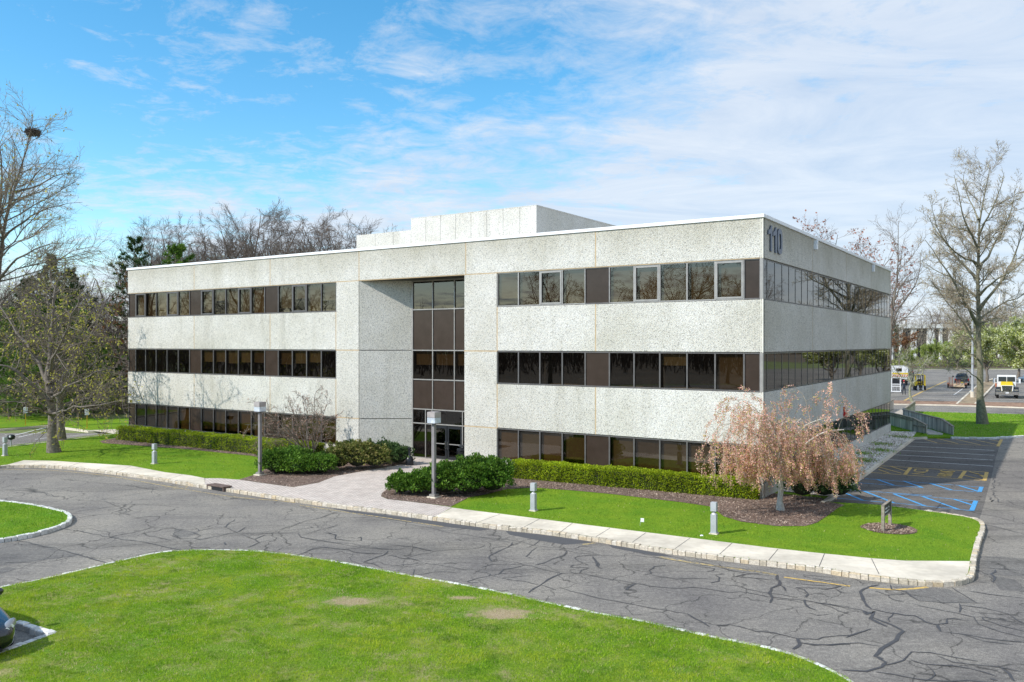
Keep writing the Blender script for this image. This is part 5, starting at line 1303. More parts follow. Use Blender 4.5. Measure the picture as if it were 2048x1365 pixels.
pB = pine(62, 18.5, .10, 5.0, 'needle', 'pine_tree', .85, rust=.42, droop=-.05)
pC = pine(63, 13, .08, 4.4, 'needle_lime', 'pine_tree', 1.2)
putpx(pB, 268, 478, 78, 'pine with rusty brown and green branches beside the left corner of the building', 18.5)
putpx(pC, 356, 496, 82, 'bright green pine tip showing just above the roof at the left', 13.0)
putpx(pA, 100, 512, 90, 'dark pine behind the low catkin tree, tallest of its clump', 15.5)
putpx(pA, 145, 540, 94, 'dark pine right of the tallest one in the left clump', 15.5)
putpx(pA, 55, 560, 88, 'dark pine left of the tallest one in the left clump', 15.5)
for px, pt, Y in ((20, 620, 72), (75, 600, 74), (130, 595, 73), (185, 680, 76), (-30, 640, 74), (215, 690, 80), (105, 640, 69), (160, 640, 71), (48, 650, 70)):
    putpx(pC, px, pt, Y, 'bright green young pine low behind the catkin tree', 13.0, group='young pines on the left')
putpx(pA, -40, 560, 92, 'dark pine at the very left of the picture', 15.5)
putpx(pA, 1788, 640, 240, 'small dark evergreen by the far right corner against the white building', 15.5)
put(pA, AX(1935, 245), 245, .85, 'dark evergreen before the white building left of the oak trunk')
# brush tangle under the left woods
def brush(name, npts, fn, seed, mat, h=(1.0, 3.0), per=7, rad=.014):
    r = np.random.default_rng(seed); S = np.array([fn(r) for _ in range(npts)])
    S = np.repeat(S, per, 0) + r.normal(size=(npts * per, 3)) * np.array([.4, .4, 0]); n = len(S)
    d = nrm(np.stack([r.normal(size=n) * .6, r.normal(size=n) * .6, np.ones(n)], 1)); L = r.uniform(*h, n)
    P = np.zeros((n, 5, 3)); P[:, 0] = S; cur = S.copy()
    for i in range(1, 5):
        d = nrm(d + r.normal(size=d.shape) * .28 + np.array([0, 0, -.10 * i])); cur = cur + d * (L / 4)[:, None]; P[:, i] = cur
    return P, np.repeat((rad * np.linspace(1, .5, 5))[None], n, 0), r
P, q_, r = brush('b', 900, lambda r: (lambda Y: (AX(r.uniform(-160, 262), Y), Y, 0.0))(r.uniform(76, 100)), 71, None, (1.0, 3.6), 7, .016)
V, fq = tubes(P, q_, 3); cl = on_branches(P, 9000, r, .2, .1); Vl, fl = leaf_quads(cl, .14, r)
tag(np_mesh('undergrowth', np.concatenate([V, Vl]), [fq, fl + len(V)], [M['twig'], M['pale_green']], None, False, [0, 1]), kind='stuff')
P, q_, r = brush('b', 700, lambda r: (lambda Y: (AX(r.uniform(1785, 2120), Y), Y, 0.1))(r.uniform(222, 250)), 72, None, (1.0, 3.2), 6, .035)
V, fq = tubes(P, q_, 3); cl = on_branches(P, 9000, r, .2, .2); Vl, fl = leaf_quads(cl, .3, r)
tag(np_mesh('undergrowth', np.concatenate([V, Vl]), [fq, fl + len(V)], [M['twig'], M['pale_green']], None, False, [0, 1]), kind='stuff')
P, q_, r = brush('b', 500, lambda r: (lambda Y: (AX(r.uniform(270, 840), Y), Y, 0.0))(r.uniform(98, 125)), 73, None, (5, 12), 6, .03)
V, fq = tubes(P, q_, 3)
tag(np_mesh('undergrowth', V, [fq], [M['twig_dark']], None, False, [0]), kind='stuff')

# weeping cherry
bx, by = G(1561, 1021, LZ); Y0 = by
st = [([q(1561, 1022), q(1561, 960), q(1562, 905), q(1556, 870), q(1566, 845)], .125, .03),
      ([q(1561, 935), q(1580, 880, .5), q(1596, 840, 1), q(1602, 838, 1.2)], .06, .02), ([q(1562, 925), q(1610, 890, -.5), q(1650, 862, -.8), q(1688, 860, -1)], .06, .018),
      ([q(1560, 920), q(1525, 880, -.6), q(1495, 858, -1), q(1470, 845, -1.2)], .05, .016), ([q(1561, 900), q(1540, 850, .8), q(1520, 840, 1.2)], .05, .016),
      ([q(1562, 915), q(1600, 860, -1), q(1630, 838, -1.3), q(1655, 836, -1.5)], .05, .016), ([q(1562, 915), q(1550, 860, -1), q(1545, 845, -1.5)], .045, .016)]
t_ch, lv = build_tree('weeping_cherry', st, [
    dict(n=12, k=7, t=(0.4, 1), ang=(45, 85), L=1.6, shape=([0, 1], [.9, 1.1]), wig=0.12, trop=[-.22, -.26, -.30, -.3, -.4, -.5], rr=0.5, rmax=.022, bylen=1),
    dict(n=6, k=8, t=(0.25, 1), ang=(30, 70), L=1.75, wig=0.10, trop=[-.2, -.4, -.6, -.8, -1], rr=0.5, rmin=.006, rmax=.008, tip=.6, floor=1.15, fv=.8),
    dict(n=2, k=4, t=(0.2, .9), ang=(20, 45), L=.5, wig=0.10, trop=[-.4, -.6, -.8], rr=0.6, rmin=.004, rmax=.006, tip=.6)],
    83, M['bark_pale'], M['twig_tan'], [(2, 24000, .040, M['cherry'], 1.2, .04), (3, 20000, .040, M['cherry'], 1.2, .04), (2, 4000, .036, M['cherry_leaf'], 1.6, .04), (3, 7000, .036, M['cherry_leaf'], 1.6, .04)], jit=.02, sides=(10, 5, 3, 3), split=0)
rebase(t_ch, bx, by, LZ)
tag(t_ch, 'weeping cherry with pink blossom and pale trunk in the mulch by the near corner', 'tree')
# bare many stemmed shrub left of the entrance
bx, by = G(622, 922, LZ); Y0 = by
st = []
for tx, ty, dy in ((490, 850, -1), (520, 815, 1), (545, 840, -2), (575, 800, 0), (605, 792, 1), (630, 788, -1), (655, 805, 1.5), (668, 830, 0), (510, 880, 0), (560, 860, 2), (640, 830, -2), (590, 830, -1.5)):
    st.append(([(bx, by, LZ), q((622 * 1.3 + tx * .7) / 2, 880, dy * .4), q(tx * .75 + 622 * .25, (ty + 850) / 2, dy * .8), q(tx, ty, dy)], .045, .012))
t_sh, _ = build_tree('bare_shrub', st, [
    dict(n=10, k=5, t=(0.3, 1), ang=(30, 65), ratio=0.36, wig=0.2, trop=0.02, rr=0.6, rmin=.012),
    dict(n=7, k=4, t=(0.2, 1), ang=(30, 65), ratio=0.5, wig=0.2, trop=0.02, rr=0.6, rmin=.010),
    dict(n=4, k=3, t=(0.2, 1), ang=(30, 65), ratio=0.5, wig=0.2, trop=0.02, rr=0.7, rmin=.006)],
    91, M['bark'], M['twig'], [(3, 1500, .035, M['cherry'], 1.4, .02)], split=0, jit=.03, sides=(6, 4, 3, 3), trunk_flare=1.0)
rebase(t_sh, bx, by, LZ)
tag(t_sh, 'bare many stemmed shrub fanning out behind the yews left of the entrance', 'shrub')

# leafy shrubs --------------------------------------------------------
def leafy(name, blobs, leaf, count, size, label, loc, group=None, rough=.16, elong=1.6, seed=1, tri=False, cat='shrub', clump=0):
    """blobs: (x,y,z,rx,ry,rz) around loc; shell of leaves over a dark inside"""
    r = np.random.default_rng(seed); root = empty(name, loc)
    mb = MB()
    vol = np.array([b[3] * b[4] + b[5] * b[3] for b in blobs]); cn = (vol / vol.sum() * count).astype(int); cs = []; ns = []
    for b, c in zip(blobs, cn):
        d = nrm(r.normal(size=(c, 3))); d[:, 2] = np.where(d[:, 2] < -.35, -d[:, 2], d[:, 2])
        bump = 1 + rough * np.sin(d[:, 0] * 5 + b[0] * 9) * np.sin(d[:, 1] * 6 + 1) + rough * .9 * np.sin(d[:, 2] * 9 + d[:, 0] * 11) + rough * .5 * np.sin(d[:, 1] * 17 + d[:, 2] * 13)
        rad = bump * (1 - r.random(c) ** 2.2 * .3)
        p = np.array(b[:3]) + d * np.array(b[3:]) * rad[:, None]; cs.append(p); ns.append(d)
        n = 10; vs = []; fs = []
        for i in range(7):
            ph = -PI / 2 + PI * i / 6
            for j in range(n):
                th = 2 * PI * j / n; vs.append((b[0] + b[3] * .74 * math.cos(ph) * math.cos(th), b[1] + b[4] * .74 * math.cos(ph) * math.sin(th), max(.0, b[2] + b[5] * .74 * math.sin(ph))))
        for i in range(6):
            for j in range(n): fs.append((i * n + j, i * n + (j + 1) % n, (i + 1) * n + (j + 1) % n, (i + 1) * n + j))
        mb.add(vs, fs)
    c = np.concatenate(cs); nn = np.concatenate(ns); keep = c[:, 2] > 0.02; c = c[keep]; nn = nn[keep]; n = len(c)
    a = nrm(nn * .9 + r.normal(size=(n, 3)) * .75 + np.array([0, 0, .25])); b_ = perp(a, r); s = size * r.uniform(.6, 1.35, (n, 1))
    V = np.stack([c - b_ * s * .15, c + a * s * elong * .45 - b_ * s * .5, c + a * s * elong, c + a * s * elong * .45 + b_ * s * .5], 1).reshape(-1, 3)
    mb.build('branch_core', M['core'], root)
    np_mesh('foliage', V, [np.arange(4 * n).reshape(-1, 4)], leaf, root)
    return tag(root, label, cat, group)
def gl(px, py): x, y = G(px, py, LZ); return (x, y, LZ)
leafy('yew_shrub', [(-.15, .2, .5, .95, .8, .62), (.9, .0, .42, .9, .75, .55), (1.9, .1, .40, .8, .7, .5), (.4, 1.0, .5, .9, .7, .6)], M['yew'], 17000, .06, 'low dark green yew beside the left lamp post', gl(560, 948), seed=3)
leafy('olive_shrub', [(-.3, 0, .6, .75, .7, .62), (.6, .1, .65, .8, .7, .66), (1.4, .4, .55, .75, .6, .55)], M['rhodo'], 8500, .075, 'olive leaved shrub between the yew and the entrance', gl(690, 940), seed=4, rough=.22)
leafy('broadleaf_shrub', [(-.5, 0, .5, .7, .6, .58), (.3, -.1, .55, .65, .6, .60), (1.0, -.3, .45, .65, .5, .5)], M['yew_dark'], 8000, .065, 'dark leafy shrub against the recess wall beside the ash urn', gl(760, 928), seed=5, rough=.2)
leafy('broadleaf_shrub', [(0, 0, .4, .6, .5, .45), (.7, .2, .4, .5, .4, .4)], M['yew_dark'], 2400, .09, 'small dark shrub at the wall behind the olive leaved shrub', gl(705, 914), seed=15, rough=.2)
leafy('yew_shrub', [(-.5, .2, .40, .55, .5, .46), (.15, -.05, .42, .55, .5, .48), (.55, .6, .45, .6, .5, .5)], M['yew'], 10000, .06, 'smaller yew left of the right lamp post at the brick walk', gl(825, 990), seed=6)
leafy('yew_shrub', [(-.75, .0, .62, .85, .8, .70), (.25, -.1, .66, .95, .85, .72), (1.25, .3, .68, .85, .8, .74), (.5, 1.0, .68, 1.1, .8, .75)], M['yew'], 25000, .06, 'large rounded yew right of the entrance behind the right lamp post', gl(925, 990), seed=7)
leafy('broadleaf_shrub', [(-.5, 0, .75, .75, .6, .78), (.45, .2, .7, .85, .6, .75), (0, .3, 1.15, .6, .5, .55), (1.1, .3, .5, .6, .5, .5)], M['yew_dark'], 12000, .062, 'dark bush behind the weeping cherry at the building corner', gl(1630, 1000), seed=8, rough=.25)
def hedge(a, b, depth, h, seed, label, count):
    r = np.random.default_rng(seed); A = Vector((*G(*a, LZ), 0)); B = Vector((*G(*b, LZ), 0)); d = (B - A); L = d.length; d.normalize(); n_ = Vector((-d.y, d.x, 0))
    if n_.y < 0: n_ = -n_
    root = empty('boxwood_hedge', (A.x, A.y, LZ)); root.rotation_euler = (0, 0, math.atan2(d.y, d.x))
    sgn = 1
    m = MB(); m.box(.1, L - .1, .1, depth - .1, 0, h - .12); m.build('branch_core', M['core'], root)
    area = [L * h, L * depth, depth * h, depth * h, L * h]; cn = (np.array(area) / sum(area) * count).astype(int); C_ = []; N_ = []
    for i, c in enumerate(cn):
        u_ = r.random(c); w_ = r.random(c); dp = r.random(c) ** 1.6 * .12
        if i == 0: p = np.stack([u_ * L, dp, w_ * h], 1); nn = (0, -1, 0)
        elif i == 1: p = np.stack([u_ * L, w_ * depth, h - dp], 1); nn = (0, 0, 1)
        elif i == 2: p = np.stack([dp, u_ * depth, w_ * h], 1); nn = (-1, 0, 0)
        elif i == 3: p = np.stack([L - dp, u_ * depth, w_ * h], 1); nn = (1, 0, 0)
        else: p = np.stack([u_ * L, depth - dp, w_ * h], 1); nn = (0, 1, 0)
        C_.append(p); N_.append(np.repeat([nn], c, 0))
    c = np.concatenate(C_); nn = np.concatenate(N_).astype(float)
    # soft irregular faces, rounded edges
    und = .02 * np.sin(c[:, 0] * 2.3 + seed) + .018 * np.sin(c[:, 0] * 5.1 + c[:, 2] * 3) + .02 * np.sin(c[:, 0] * 11 + c[:, 1] * 7)
    c = c + nn * und[:, None]; c[:, 2] += .02 * np.sin(c[:, 0] * 1.3) * c[:, 2] / h
    e = np.clip((c[:, 2] - (h - .14)) / .14, 0, 1); c[:, 1] += (c[:, 1] < depth / 2) * e ** 2 * .07 - (c[:, 1] > depth / 2) * e ** 2 * .07
    n = len(c); a_ = nrm(nn * .7 + r.normal(size=(n, 3)) * .8 + np.array([0, 0, .3])); b_ = perp(a_, r); s = .037 * r.uniform(.6, 1.4, (n, 1))
    V = np.stack([c - b_ * s * .2, c + a_ * s * .6 - b_ * s * .5, c + a_ * s * 1.3, c + a_ * s * .6 + b_ * s * .5], 1).reshape(-1, 3)
    np_mesh('foliage', V, [np.arange(4 * n).reshape(-1, 4)], M['hedge'], root)
    tag(root, label, 'hedge')
hedge((232, 880), (622, 921), 1.15, .86, 1, 'long clipped boxwood hedge under the left ribbon windows', 50000)
hedge((1020, 957), (1513, 1001), 1.0, .80, 2, 'clipped boxwood hedge under the right ribbon windows', 62000)

# ------------------------------------------------------------------ grass blades, chips, stones
def in_poly(x, y, poly):
    ins = np.zeros(len(x), bool); n = len(poly)
    for i in range(n):
        x0, y0 = poly[i][:2]; x1, y1 = poly[(i + 1) % n][:2]
        cnd = ((y0 > y) != (y1 > y)); xi = (x1 - x0) * (y - y0) / (y1 - y0 + 1e-12) + x0
        ins ^= cnd & (x < xi)
    return ins
def scatter(poly, n, r, holes=(), near=None):
    P = np.array([p[:2] for p in poly]); x0, y0 = P.min(0); x1, y1 = P.max(0)
    x = r.uniform(x0, x1, n); y = r.uniform(y0, y1, n); k_ = in_poly(x, y, poly)
    for h in holes: k_ &= ~in_poly(x, y, h)
    if near: k_ &= (y < near) & (np.abs(x) / np.maximum(y, .1) < .66)
    return x[k_], y[k_]
def blades(name, x, y, z, hgt, wd, r, mats, dryf=None, tilt=.5):
    n = len(x); b = np.stack([x, y, np.full(n, z)], 1)
    th = r.uniform(0, 2 * PI, n); w = np.stack([np.cos(th), np.sin(th), 0 * th], 1) * (wd * r.uniform(.6, 1.3, n))[:, None]
    hh = hgt * r.uniform(.5, 1.25, n)
    # tussocks: height follows a slow wave
    hh *= 1 + .30 * np.sin(x * 2.1 + np.sin(y * 1.7) * 2) * np.sin(y * 2.6 + x)
    lean = np.stack([r.normal(size=n) * tilt, r.normal(size=n) * tilt, np.ones(n)], 1); lean = nrm(lean)
    tip = b + lean * hh[:, None]
    V = np.stack([b - w, b + w, tip], 1).reshape(-1, 3); f = np.arange(3 * n).reshape(-1, 3)
    if dryf is not None: dm = r.random(n) < dryf; faces = [f[~dm], f[dm]]; fm = [0, 1]
    else: faces = [f]; fm = [0]
    return tag(np_mesh(name, V, faces, mats, None, False, fm), kind='stuff')
r = np.random.default_rng(100)
x, y = scatter(iN_in[1:-1] + inset(iN_out, -.02) + lawn_near[-4:], 950000, r, near=31)
# thin the sward over bare patches and away from the viewpoint
def dryness(x, y):
    d = np.zeros(len(x))
    for (cx, cy, rx, ry) in PATCHES:
        wob = .35 * np.sin(x * 7 + 1) * np.sin(y * 9)
        d = np.maximum(d, np.clip(1.75 - np.hypot((x - cx) / rx, (y - cy) / ry) + wob * 1.5, 0, 1))
    nz2 = np.sin(x * 8.3 + 3 * np.sin(y * 4.1)) * np.sin(y * 11.7 + 2.5 * np.sin(x * 5.3))
    nz = np.sin(x * 1.9 + 2 * np.sin(y * 1.1)) * np.sin(y * 2.7 + 1.5 * np.sin(x * 1.3)) + .5 * np.sin(x * 5.3 + y * 3.1) * np.sin(y * 7.7 - x * 2)
    gx = np.clip(-(x + 1.0) / 8.0, 0, 1) * .35
    d = np.maximum(d, np.clip((nz - .82 + gx) * 1.9, 0, .85))
    d = np.maximum(d, np.clip((nz2 - .82 + gx * .9 + .12 * nz) * 3.0, 0, .9))
    return d
dd_ = dryness(x, y)
kp = r.random(len(x)) > np.clip(dd_ * 0.95, 0, .9)
x, y, dd_ = x[kp], y[kp], dd_[kp]
blades('lawn_grass', x, y, LZ - .005, .052, .006, r, [M['blade_near'], M['blade_dry']], dryf=.03 + dd_ * .75, tilt=.6)
holes = [bedL, bedR, outerL + innerL, outerB + innerB, outerR + innerR, [W(-0.1, -0.05, 0)[:2], W(45, -0.05, 0)[:2], W(45, 31, 0)[:2], W(-0.1, 31, 0)[:2]], grav, [(c_[0] + 0.85 * math.cos(t), c_[1] + 0.85 * math.sin(t)) for t in np.linspace(0, 2 * PI, 20)[:-1]]]
x, y = scatter(lawn_front, 520000, r, holes=holes, near=60)
blades('lawn_grass', x, y, LZ - .005, .06, .011, r, [M['blade_front'], M['blade_dry']], dryf=.02, tilt=.5)
x, y = scatter(isl_l, 60000, r, near=40); blades('lawn_grass', x, y, LZ - .005, .06, .009, r, [M['blade'], M['blade_dry']], dryf=.03, tilt=.5)
x, y = scatter(lawn_right, 60000, r, near=90); blades('lawn_grass', x, y, LZ - .005, .09, .02, r, [M['blade'], M['blade_dry']], dryf=.06, tilt=.5)
def chips(name, poly, n, z, size, mat, seed, flat=.35, holes=()):
    r = np.random.default_rng(seed); x, y = scatter(poly, n, r, holes); m_ = len(x); c = np.stack([x, y, z + r.uniform(0, size * .5, m_)], 1)
    a = nrm(np.stack([r.normal(size=m_), r.normal(size=m_), r.normal(size=m_) * flat], 1)); b_ = perp(a, r); b_[:, 2] *= flat; s = size * r.uniform(.5, 1.3, (m_, 1))
    V = np.stack([c - a * s - b_ * s * .35, c + a * s - b_ * s * .3, c + a * s * .9 + b_ * s * .35, c - a * s * .9 + b_ * s * .3], 1).reshape(-1, 3)
    return tag(np_mesh(name, V, [np.arange(4 * m_).reshape(-1, 4)], mat), kind='stuff')
chips('mulch_chips', bedR, 60000, LZ + .016, .035, M['chip'], 5)
chips('mulch_chips', bedL, 60000, LZ + .016, .035, M['chip'], 6)
chips('mulch_chips', [(c_[0] + 0.87 * math.cos(t), c_[1] + 0.87 * math.sin(t)) for t in np.linspace(0, 2 * PI, 20)[:-1]], 5000, LZ + .016, .03, M['chip'], 7)
# gravel stones as squashed little solids
r = np.random.default_rng(9); x, y = scatter(grav, 52000, r); n = len(x); s = r.uniform(.025, .07, n)
base_ = np.array([(1, 0, 0), (0, 1, 0), (-1, 0, 0), (0, -1, 0), (0, 0, .8)]); rot = r.uniform(0, 6.28, n)
V = np.empty((n, 5, 3))
for i, (a_, b_, c__) in enumerate(base_):
    V[:, i, 0] = x + s * (a_ * np.cos(rot) - b_ * np.sin(rot)); V[:, i, 1] = y + s * .8 * (a_ * np.sin(rot) + b_ * np.cos(rot)); V[:, i, 2] = LZ + .016 + s * c__ * r.uniform(.6, 1, n)
f = np.array([(0, 1, 4), (1, 2, 4), (2, 3, 4), (3, 0, 4)]); Fs = (np.arange(n)[:, None, None] * 5 + f[None]).reshape(-1, 3)
tag(np_mesh('gravel_stones', V.reshape(-1, 3), [Fs], M['stone']), kind='stuff')
for s_, v_ in ((-.9, 9.0), (-1.2, 14.0), (-1.3, 19), (-.8, 22.5), (-1.2, 27.5), (-.7, 17)):
    p = W(s_, v_, 0); n = 350; xx = p[0] + r.normal(size=n) * .35; yy = p[1] + r.normal(size=n) * .5
    if v_ == 9.0: X_, Y_ = xx, yy
    else: X_ = np.concatenate([X_, xx]); Y_ = np.concatenate([Y_, yy])
blades('gravel_weeds', X_, Y_, LZ + .02, .12, .02, r, [M['blade'], M['blade_dry']], dryf=.3)
# white dandelion-like specks are left to the sward
# ------------------------------------------------------------------ street furniture
BANG = math.atan2(-UD[1], -UD[0])
k = N('hazy_lens'); k.n.remove(k.b); a_ = k.n.new("ShaderNodeBsdfTransparent"); b_ = k.n.new("ShaderNodeBsdfPrincipled"); b_.inputs["Base Color"].default_value = (.72, .78, .84, 1); b_.inputs["Roughness"].default_value = .15
m_ = k.n.new("ShaderNodeMixShader"); m_.inputs[0].default_value = .6; k.l.new(a_.outputs[0], m_.inputs[1]); k.l.new(b_.outputs[0], m_.inputs[2]); k.l.new(m_.outputs[0], k.out.inputs[0]); M['frost'] = k.m
def lamp_post(px, py, label):
    x, y = G(px, py, LZ); root = empty('lamp_post', (x, y, LZ), BANG)
    m = MB(); m.box(-.22, .22, -.22, .22, -.02, .06); m.build('footing', M['sidewalk'], root, bevel=.01)
    m = MB(); m.box(-.15, .15, -.15, .15, .06, .16); m.build('base_plate', M['mull_light'], root, bevel=.015)
    m = MB(); m.box(-.07, .07, -.07, .07, .16, 3.02); m.build('post', M['pole'], root, bevel=.008)
    m = MB(); m.box(-.05, .05, -.05, .05, 3.02, 3.07); m.box(-.20, .20, -.20, .20, 3.07, 3.09); m.build('collar', M['mull'], root)
    m = MB(); m.box(-.205, .205, -.205, .205, 3.32, 3.55); m.build('lamp_cap', M['lampcap'], root, bevel=.01)
    m = MB(); m.box(-.20, .20, -.20, .20, 3.095, 3.315); m.build('lens', M['frost'], root)
    m = MB(); m.lathe([(.15, 3.10), (.05, 3.27), (.04, 3.28)], n=14); m.build('reflector', M['white_metal'], root)
    return tag(root, label, 'lamp post')
M['pole'] = mnoise('bronze_grey_pole', (0.20, 0.185, 0.18), (0.26, 0.24, 0.235), 5, 0.5, 0)
M['lampcap'] = mnoise('weathered_lamp_metal', (0.33, 0.29, 0.27), (0.42, 0.38, 0.36), 5, 0.5, 0)
M['grey_metal'] = mnoise('silver_grey_paint', (0.36, 0.375, 0.39), (0.44, 0.455, 0.47), 5, 0.5, 0)
lamp_post(868, 996, 'square headed lamp post in the mulch right of the brick walk')
lamp_post(520, 951, 'square headed lamp post left of the brick walk beside the yews')
def bollard(px, py, label):
    x, y = G(px, py, LZ); root = empty('bollard_light', (x, y, LZ), BANG + .1)
    m = MB(); m.box(-.14, .14, -.14, .14, -.01, .035); m.build('footing', M['sidewalk'], root, bevel=.01)
    m = MB(); m.box(-.095, .095, -.095, .095, .035, .66); m.box(-.108, .108, -.108, .108, .035, .07); m.build('shaft', M['grey_metal'], root, bevel=.008)
    m = MB(); m.box(-.07, .07, -.07, .07, .665, .755); m.build('lens', M['clear'], root)
    m = MB(); m.lathe([(.09, .662), (.02, .74), (.015, .755)], n=10); m.build('reflector', M['white_metal'], root)
    m = MB(); m.box(-.098, .098, -.098, .098, .76, 1.06); m.build('cap', M['grey_metal'], root, bevel=.008)
    return tag(root, label, 'bollard light', 'bollard lights on the front lawn')
bollard(1067, 1022, 'grey bollard light on the lawn before the left end of the right hedge')
bollard(1428, 1068, 'grey bollard light on the lawn nearest the weeping cherry')
bollard(309, 928, 'grey bollard light on the lawn before the left hedge')
bollard(10, 912, 'grey bollard light at the left edge beside the black floodlight')
x, y = G(22, 892, LZ); root = empty('floodlight', (x, y, LZ))
m = MB(); m.cyl((0, 0, 0), (0, 0, .42), .04, n=8); m.build('stem', M['grey_metal'], root)
m = MB(); m.lathe([(.05, .36), (.20, .42), (.24, .55), (.20, .66), (.05, .70)], n=14); m.build('lamp_head', M['black'], root, smooth=True)
m = MB(); m.box(.02, .12, -.25, -.18, .54, .66); m.build('lens', M['white_metal'], root, bevel=.01)
tag(root, 'black round floodlight on a short stem at the left edge lawn', 'floodlight')
M['yellow_plastic'] = mnoise('yellow_plastic', (0.70, 0.42, 0.03), (0.80, 0.50, 0.05), 4, 0.5, 0)
for px, py, hh, lab in ((51, 851, .95, 'white box on a yellow stake in the grass at the far left'), (174, 857, 1.0, 'white box on a yellow stake in the grass right of the catkin tree trunk')):
    x, y = G(px, py, LZ); root = empty('utility_marker', (x, y, LZ), .5)
    m = MB(); m.box(-.03, .03, -.03, .03, 0, hh); m.box(-.06, .06, -.06, .06, 0, .03); m.build('stake', M['yellow_plastic'], root)
    m = MB(); m.box(-.14, .14, -.10, .10, hh, hh + .42); m.prism([(-.16, hh + .42), (.16, hh + .42), (0, hh + .48)], -.12, .12); m.build('box', M['white_metal'], root, bevel=.01)
    tag(root, lab, 'utility marker')
# ash urn and bin
x, y = G(819, 931, LZ)
o = MB(); o.lathe([(.20, 0), (.215, .06), (.21, .30), (.17, .42), (.07, .50), (.06, .52), (.06, .82), (.085, .84), (.085, .90), (.05, .93)], n=18)
tag(o.build('ash_urn', M['dark_metal'], None, smooth=True, loc=(x, y, LZ)), 'black bottle shaped ash urn on the brick walk beside the entrance', 'ash urn')
p = W(15.75, .55, LZ); root = empty('litter_bin', p)
m = MB(); m.lathe([(.23, .05), (.25, .10), (.25, .78), (.23, .80)], n=16); m.build('liner', M['black'], root)
m = MB()
for i in range(20):
    t = 2 * PI * i / 20; c_t, s_t = math.cos(t), math.sin(t)
    m.cyl((.28 * c_t, .28 * s_t, .04), (.30 * c_t, .30 * s_t, .84), .014, n=5)
for z in (.05, .45, .84): m.lathe([(.30, z - .015), (.315, z), (.30, z + .015)], n=20)
m.build('slatted_body', M['dark_metal'], root)
m = MB(); m.lathe([(.30, .85), (.30, .90), (.17, .93)], n=18); m.lathe([(.17, 1.02), (.24, 1.03), (.20, 1.07), (.03, 1.10)], n=18)
for i in range(4): m.cyl((.15 * math.cos(i * PI / 2), .15 * math.sin(i * PI / 2), .92), (.15 * math.cos(i * PI / 2), .15 * math.sin(i * PI / 2), 1.03), .012, n=5)
m.build('lid', M['dark_metal'], root); tag(root, 'dark slatted litter bin with raised lid right of the entrance doors', 'litter bin')
# wooden sign
M['old_wood'] = mnoise('weathered_wood', (0.20, 0.165, 0.125), (0.38, 0.33, 0.265), 7, 0.9, 0.3, big=1.5)
k = N('weathered_boards')
n1 = k.noise(3.0, 4, .6, vec=k.mapped((1, 1, .12))); st_ = k.voro(6.5, vec=k.mapped((1, 1, 0.0)), out="Color"); sp_ = k.n.new("ShaderNodeSeparateColor"); k.l.new(st_, sp_.inputs[0])
c = k.ramp(n1, [(.3, (.33, .29, .24)), (.5, (.52, .47, .395)), (.7, (.72, .66, .56))]); c = k.mix(c, k.ramp(sp_.outputs[0], [(0, .55), (1, 1.35)]), 1.0, 'MULTIPLY'); k.color(c); M['boards'] = k.m
a = Vector((*G(1766, 1063, LZ), LZ)); b = Vector((*G(1780, 1051, LZ), LZ)); d = (b - a); Ls = d.length; ang = math.atan2(d.y, d.x)
root = empty('direction_sign', a, ang)
for xx in (0, Ls):
    m = MB(); m.box(xx - .05, xx + .05, -.05, .05, -.05, .86); m.build('post', M['old_wood'], root, bevel=.006)
m = MB(); m.box(.052, Ls - .052, -.03, .03, .52, .82); m.build('board', mnoise('dark_sign_board', (.045, .040, .034), (.075, .068, .058), 8, .8, .1), root)
m = MB(); m.box(-.05, Ls + .05, -.052, .052, .862, .89); m.build('top_rail', M['old_wood'], root, bevel=.005)
m = MB(); m.box(.052, Ls - .052, -.045, .045, .48, .515); m.build('lower_rail', M['old_wood'], root)
m = MB(); r_ = random.Random(4)
for z0, segs in ((.69, ((.22, .34), (.37, .47), (.66, .72))), (.575, ((.14, .26), (.29, .42), (.45, .56), (.66, .72)))):
    for s0, s1 in segs:
        s0 *= Ls; s1 *= Ls; x_ = s0
        while x_ < s1 - .012:
            w_ = r_.uniform(.012, .03); m.box(x_, min(s1, x_ + w_), -.036, -.031, z0 + r_.uniform(0, .012), z0 + r_.uniform(.045, .065)); x_ += w_ + .008
m.build('lettering', M['white_metal'], root)
tag(root, 'small wooden two post sign in a round mulch ring on the right lawn', 'sign')
x, y = G(1280, 1052, LZ); root = empty('lawn_flag', (x, y, LZ), -.3)
m = MB(); m.cyl((0, 0, 0), (.03, 0, .26), .006, n=5); m.build('wire', M['grey_metal'], root)
m = MB(); m.box(.02, .14, -.004, .004, .14, .27); m.build('plate', M['white_metal'], root); tag(root, 'tiny white plate on a wire in the lawn between the two right bollards', 'lawn marker')
for px, py, s, lab in ((1403, 1072, .05, 'small white stone in the grass left of the bollard'), (1021, 1059, .12, 'white stone lying against the cobble curb')):
    x, y = G(px, py, LZ if s < .1 else 0); bm = bmesh.new(); bmesh.ops.create_icosphere(bm, subdivisions=2, radius=s)
    for v in bm.verts: v.co = Vector((v.co.x * 1.2, v.co.y, max(v.co.z * .7, -.01))) * (1 + .12 * math.sin(v.co.x * 40 + v.co.y * 31))
    me = bpy.data.meshes.new('stone'); bm.to_mesh(me); bm.free(); me.materials.append(M['white_metal']); o = link('stone', me); o.location = (x, y, (LZ if s < .1 else 0) + .0); tag(o, lab, 'stone')

